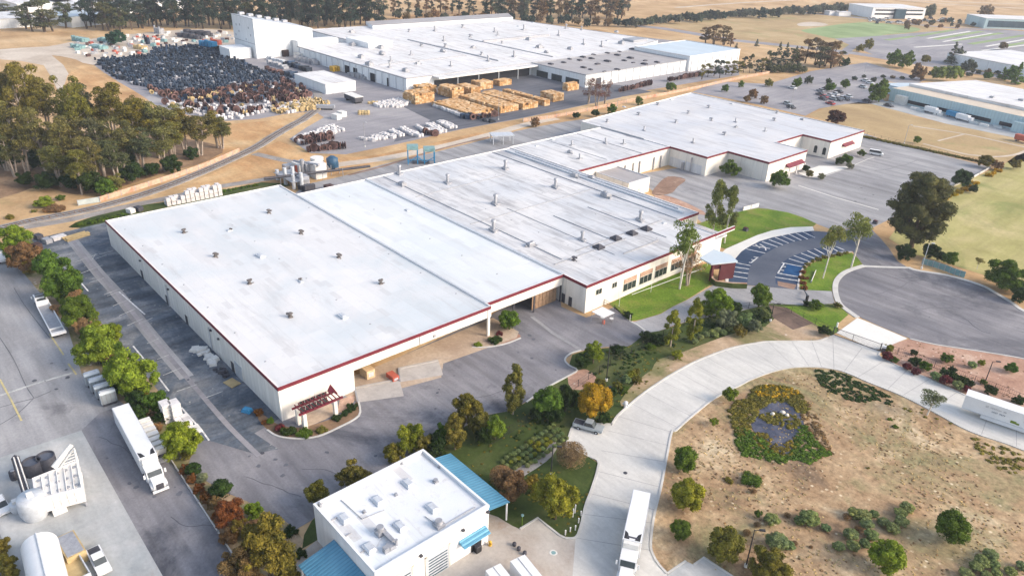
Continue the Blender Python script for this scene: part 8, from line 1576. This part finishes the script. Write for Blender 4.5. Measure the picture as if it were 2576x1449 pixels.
# hydrants, bollards, pallets, patio
for i, (x, y) in enumerate(((1573, 1025),)):
    p = at(x, y); t = thing('backflow_preventer', 'small white pipe unit on the bank beside the concrete road', 'pipe unit', (p.x, p.y, 0), .3); MB().cyl((0, 0, 0), (0, 0, .9), .3, .3, 10).build('valve_body', M['white'], t); MB().cyl((-.6, 0, .7), (.6, 0, .7), .16, .16, 8).build('pipe', M['white'], t); MB().lathe([(.4, .9), (.42, 1.2), (.1, 1.4)], n=10).build('cap', M['white'], t)
for i, (x, y) in enumerate(((1422, 1345), (1434, 1338), (1447, 1333), (1455, 1315), (1461, 1297), (1441, 1300), (1446, 1290))):
    p = at(x, y); t = thing('bollard', 'thin cream bollard on the grass tip below the yellow-green tree', 'bollard', (p.x, p.y, 0), 0, 'cream bollards on the grass tip'); h = .9 if i < 5 else 1.6; MB().cyl((0, 0, 0), (0, 0, h), .1, .1, 8).build('post', M['coping'], t); MB().cyl((0, 0, h), (0, 0, h+.05), .12, .1, 8).build('cap', M['white'], t)
p = at(1313, 1322); t = thing('sign_post', 'green post with small blue top at the yard corner', 'post', (p.x, p.y, 0)); MB().cyl((0, 0, 0), (0, 0, 1.9), .07, .07, 6).build('post', M['lawn'], t); MB().box(0, 0, 1.9, .3, .3, .3).build('head', M['cyan'], t)
p = at(1392, 1390); sheet('drain_cover', [(1382, 1388), (1390, 1383), (1400, 1387), (1402, 1394), (1394, 1398), (1384, 1395)], 'concrete_white', .1, sm=3); sheet('drain_cover', [(1386, 1389), (1392, 1386), (1398, 1389), (1397, 1394), (1390, 1395)], 'cyan', .104, sm=3)
for i, (x, y) in enumerate(((1294, 1372), (1305, 1383), (1320, 1394))): p = at(x, y); t = MB().lathe([(.28, 0), (.3, .5), (.2, .62)], n=10).build('planter_pot', M['steel_dark'], None); t.location = (p.x, p.y, 0); tag(t, 'dark round pot on the workshop yard, %s of three' % ('upper', 'middle', 'lower')[i], 'pot', 'dark pots on the workshop yard')
p = at(1233, 1372); t = thing('fire_hydrant', 'yellow hydrant at the right corner of the workshop', 'hydrant', (p.x, p.y, 0)); MB().lathe([(.22, 0), (.25, .1), (.2, .6), (.26, .7), (.1, .95)], n=10).build('body', M['yellow'], t); MB().cyl((-.35, 0, .55), (.35, 0, .55), .1, .1, 8).build('outlet', M['yellow'], t)
p = at(1200, 1385); t = thing('waste_bin', 'black bin below the small blue awning of the workshop', 'bin', (p.x, p.y, 0)); MB().box(0, 0, 0, 1.0, .9, 1.1).build('body', M['black'], t); MB().box(0, 0, 1.1, 1.05, .95, .08, 0, .1).build('lid', M['steel_dark'], t)
# patio canopy with tables near the office corner
p = at(1517, 786, 2.4); t = thing('patio_cover', 'white square patio canopy on poles at the office corner', 'canopy', (p.x, p.y, 0), 0); MB().box(0, 0, 2.4, 3.6, 3.6, .1).build('cover', M['white'], t)
for x in (-1.7, 1.7):
    for y in (-1.7, 1.7): MB().cyl((x, y, 0), (x, y, 2.4), .05, .05, 6).build('pole', M['steel'], t)
for i, (x, y) in enumerate(((1515, 805), (1538, 808), (1530, 797))):
    p = at(x, y); t = thing('patio_table', 'small round pale table on the paving before the patio canopy', 'table', (p.x, p.y, 0), 0, 'patio tables'); MB().cyl((0, 0, .7), (0, 0, .75), .5, .5, 12).build('table_top', M['white'], t); MB().cyl((0, 0, 0), (0, 0, .7), .05, .05, 6).build('leg', M['steel'], t)
p = at(1518, 815); t = thing('grill', 'rusty red barrel beside the patio tables', 'barrel', (p.x, p.y, 0)); MB().lathe([(.3, 0), (.33, .5), (.3, .95), (.1, 1.05)], n=10).build('barrel_body', M['orange_red'], t); MB().cyl((0, 0, 1.05), (0, 0, 1.1), .15, .15, 8).build('lid_knob', M['steel_dark'], t)
wirefence('dark screen fence beside the patio canopy', [(1519, 768), (1545, 782), (1588, 808)], 1.6, 2.0, mat='black', bars=.15)
p = at(1584, 808); t = thing('marker_post', 'thin cream marker post at the tip of the office lawn', 'post', (p.x, p.y, 0)); MB().cyl((0, 0, 0), (0, 0, 1.6), .07, .07, 6).build('post', M['coping'], t); MB().cyl((0, 0, 0), (0, 0, .15), .16, .16, 8).build('foot', M['kerb'], t)
p = at(2105, 823); t = thing('marker_post', 'white marker post on the corner lawn near the cul-de-sac', 'post', (p.x, p.y, 0)); MB().box(0, 0, 0, .3, .3, 1.1).build('post', M['white'], t); MB().box(0, 0, 1.1, .34, .34, .06).build('cap', M['coping'], t)
for (x, y, lb) in ((1875, 581, 'dark round utility lid box on the poplar lawn'), (2201, 563, 'black bin at the foot of the drive beside the cypress')): p = at(x, y); t = thing('utility_box', lb, 'utility box', (p.x, p.y, 0)); MB().box(0, 0, 0, 1.4, 1.2, 1.0, 0, .15).build('body', M['steel_dark'], t); MB().box(0, 0, 1.0, 1.1, .9, .08).build('lid', M['maroon'], t)
# manhole lids on the roads
for x, y in ((1573, 1190), (1570, 1391-12), (660, 1140), (1535, 968+5)): 
    p = at(x, y); o = MB().cyl((p.x, p.y, .07), (p.x, p.y, .085), .35, .35, 12).build('manhole_cover', M['steel_dark']); tag(o, kind='structure')
# sheets seen from afar: pale panels and birds of the valley side
# ================================================================ the air
hz = MB(); hz.box(-1400, 900, -1, 3400, 3400, 90)
mt = bpy.data.materials.new('haze'); mt.use_nodes = True; nt = mt.node_tree; nt.nodes.remove(nt.nodes["Principled BSDF"])
pv = nt.nodes.new("ShaderNodeVolumePrincipled"); pv.inputs["Density"].default_value = HAZE; pv.inputs["Color"].default_value = (.82, .88, 1, 1); pv.inputs["Anisotropy"].default_value = .2
nt.links.new(pv.outputs[0], nt.nodes["Material Output"].inputs["Volume"]); M['haze'] = mt
hz.v = [(x, y, z_) for x, y, z_ in hz.v]; tag(hz.build('haze', mt), 'thin pale air haze over the whole valley', 'haze', kind='stuff')
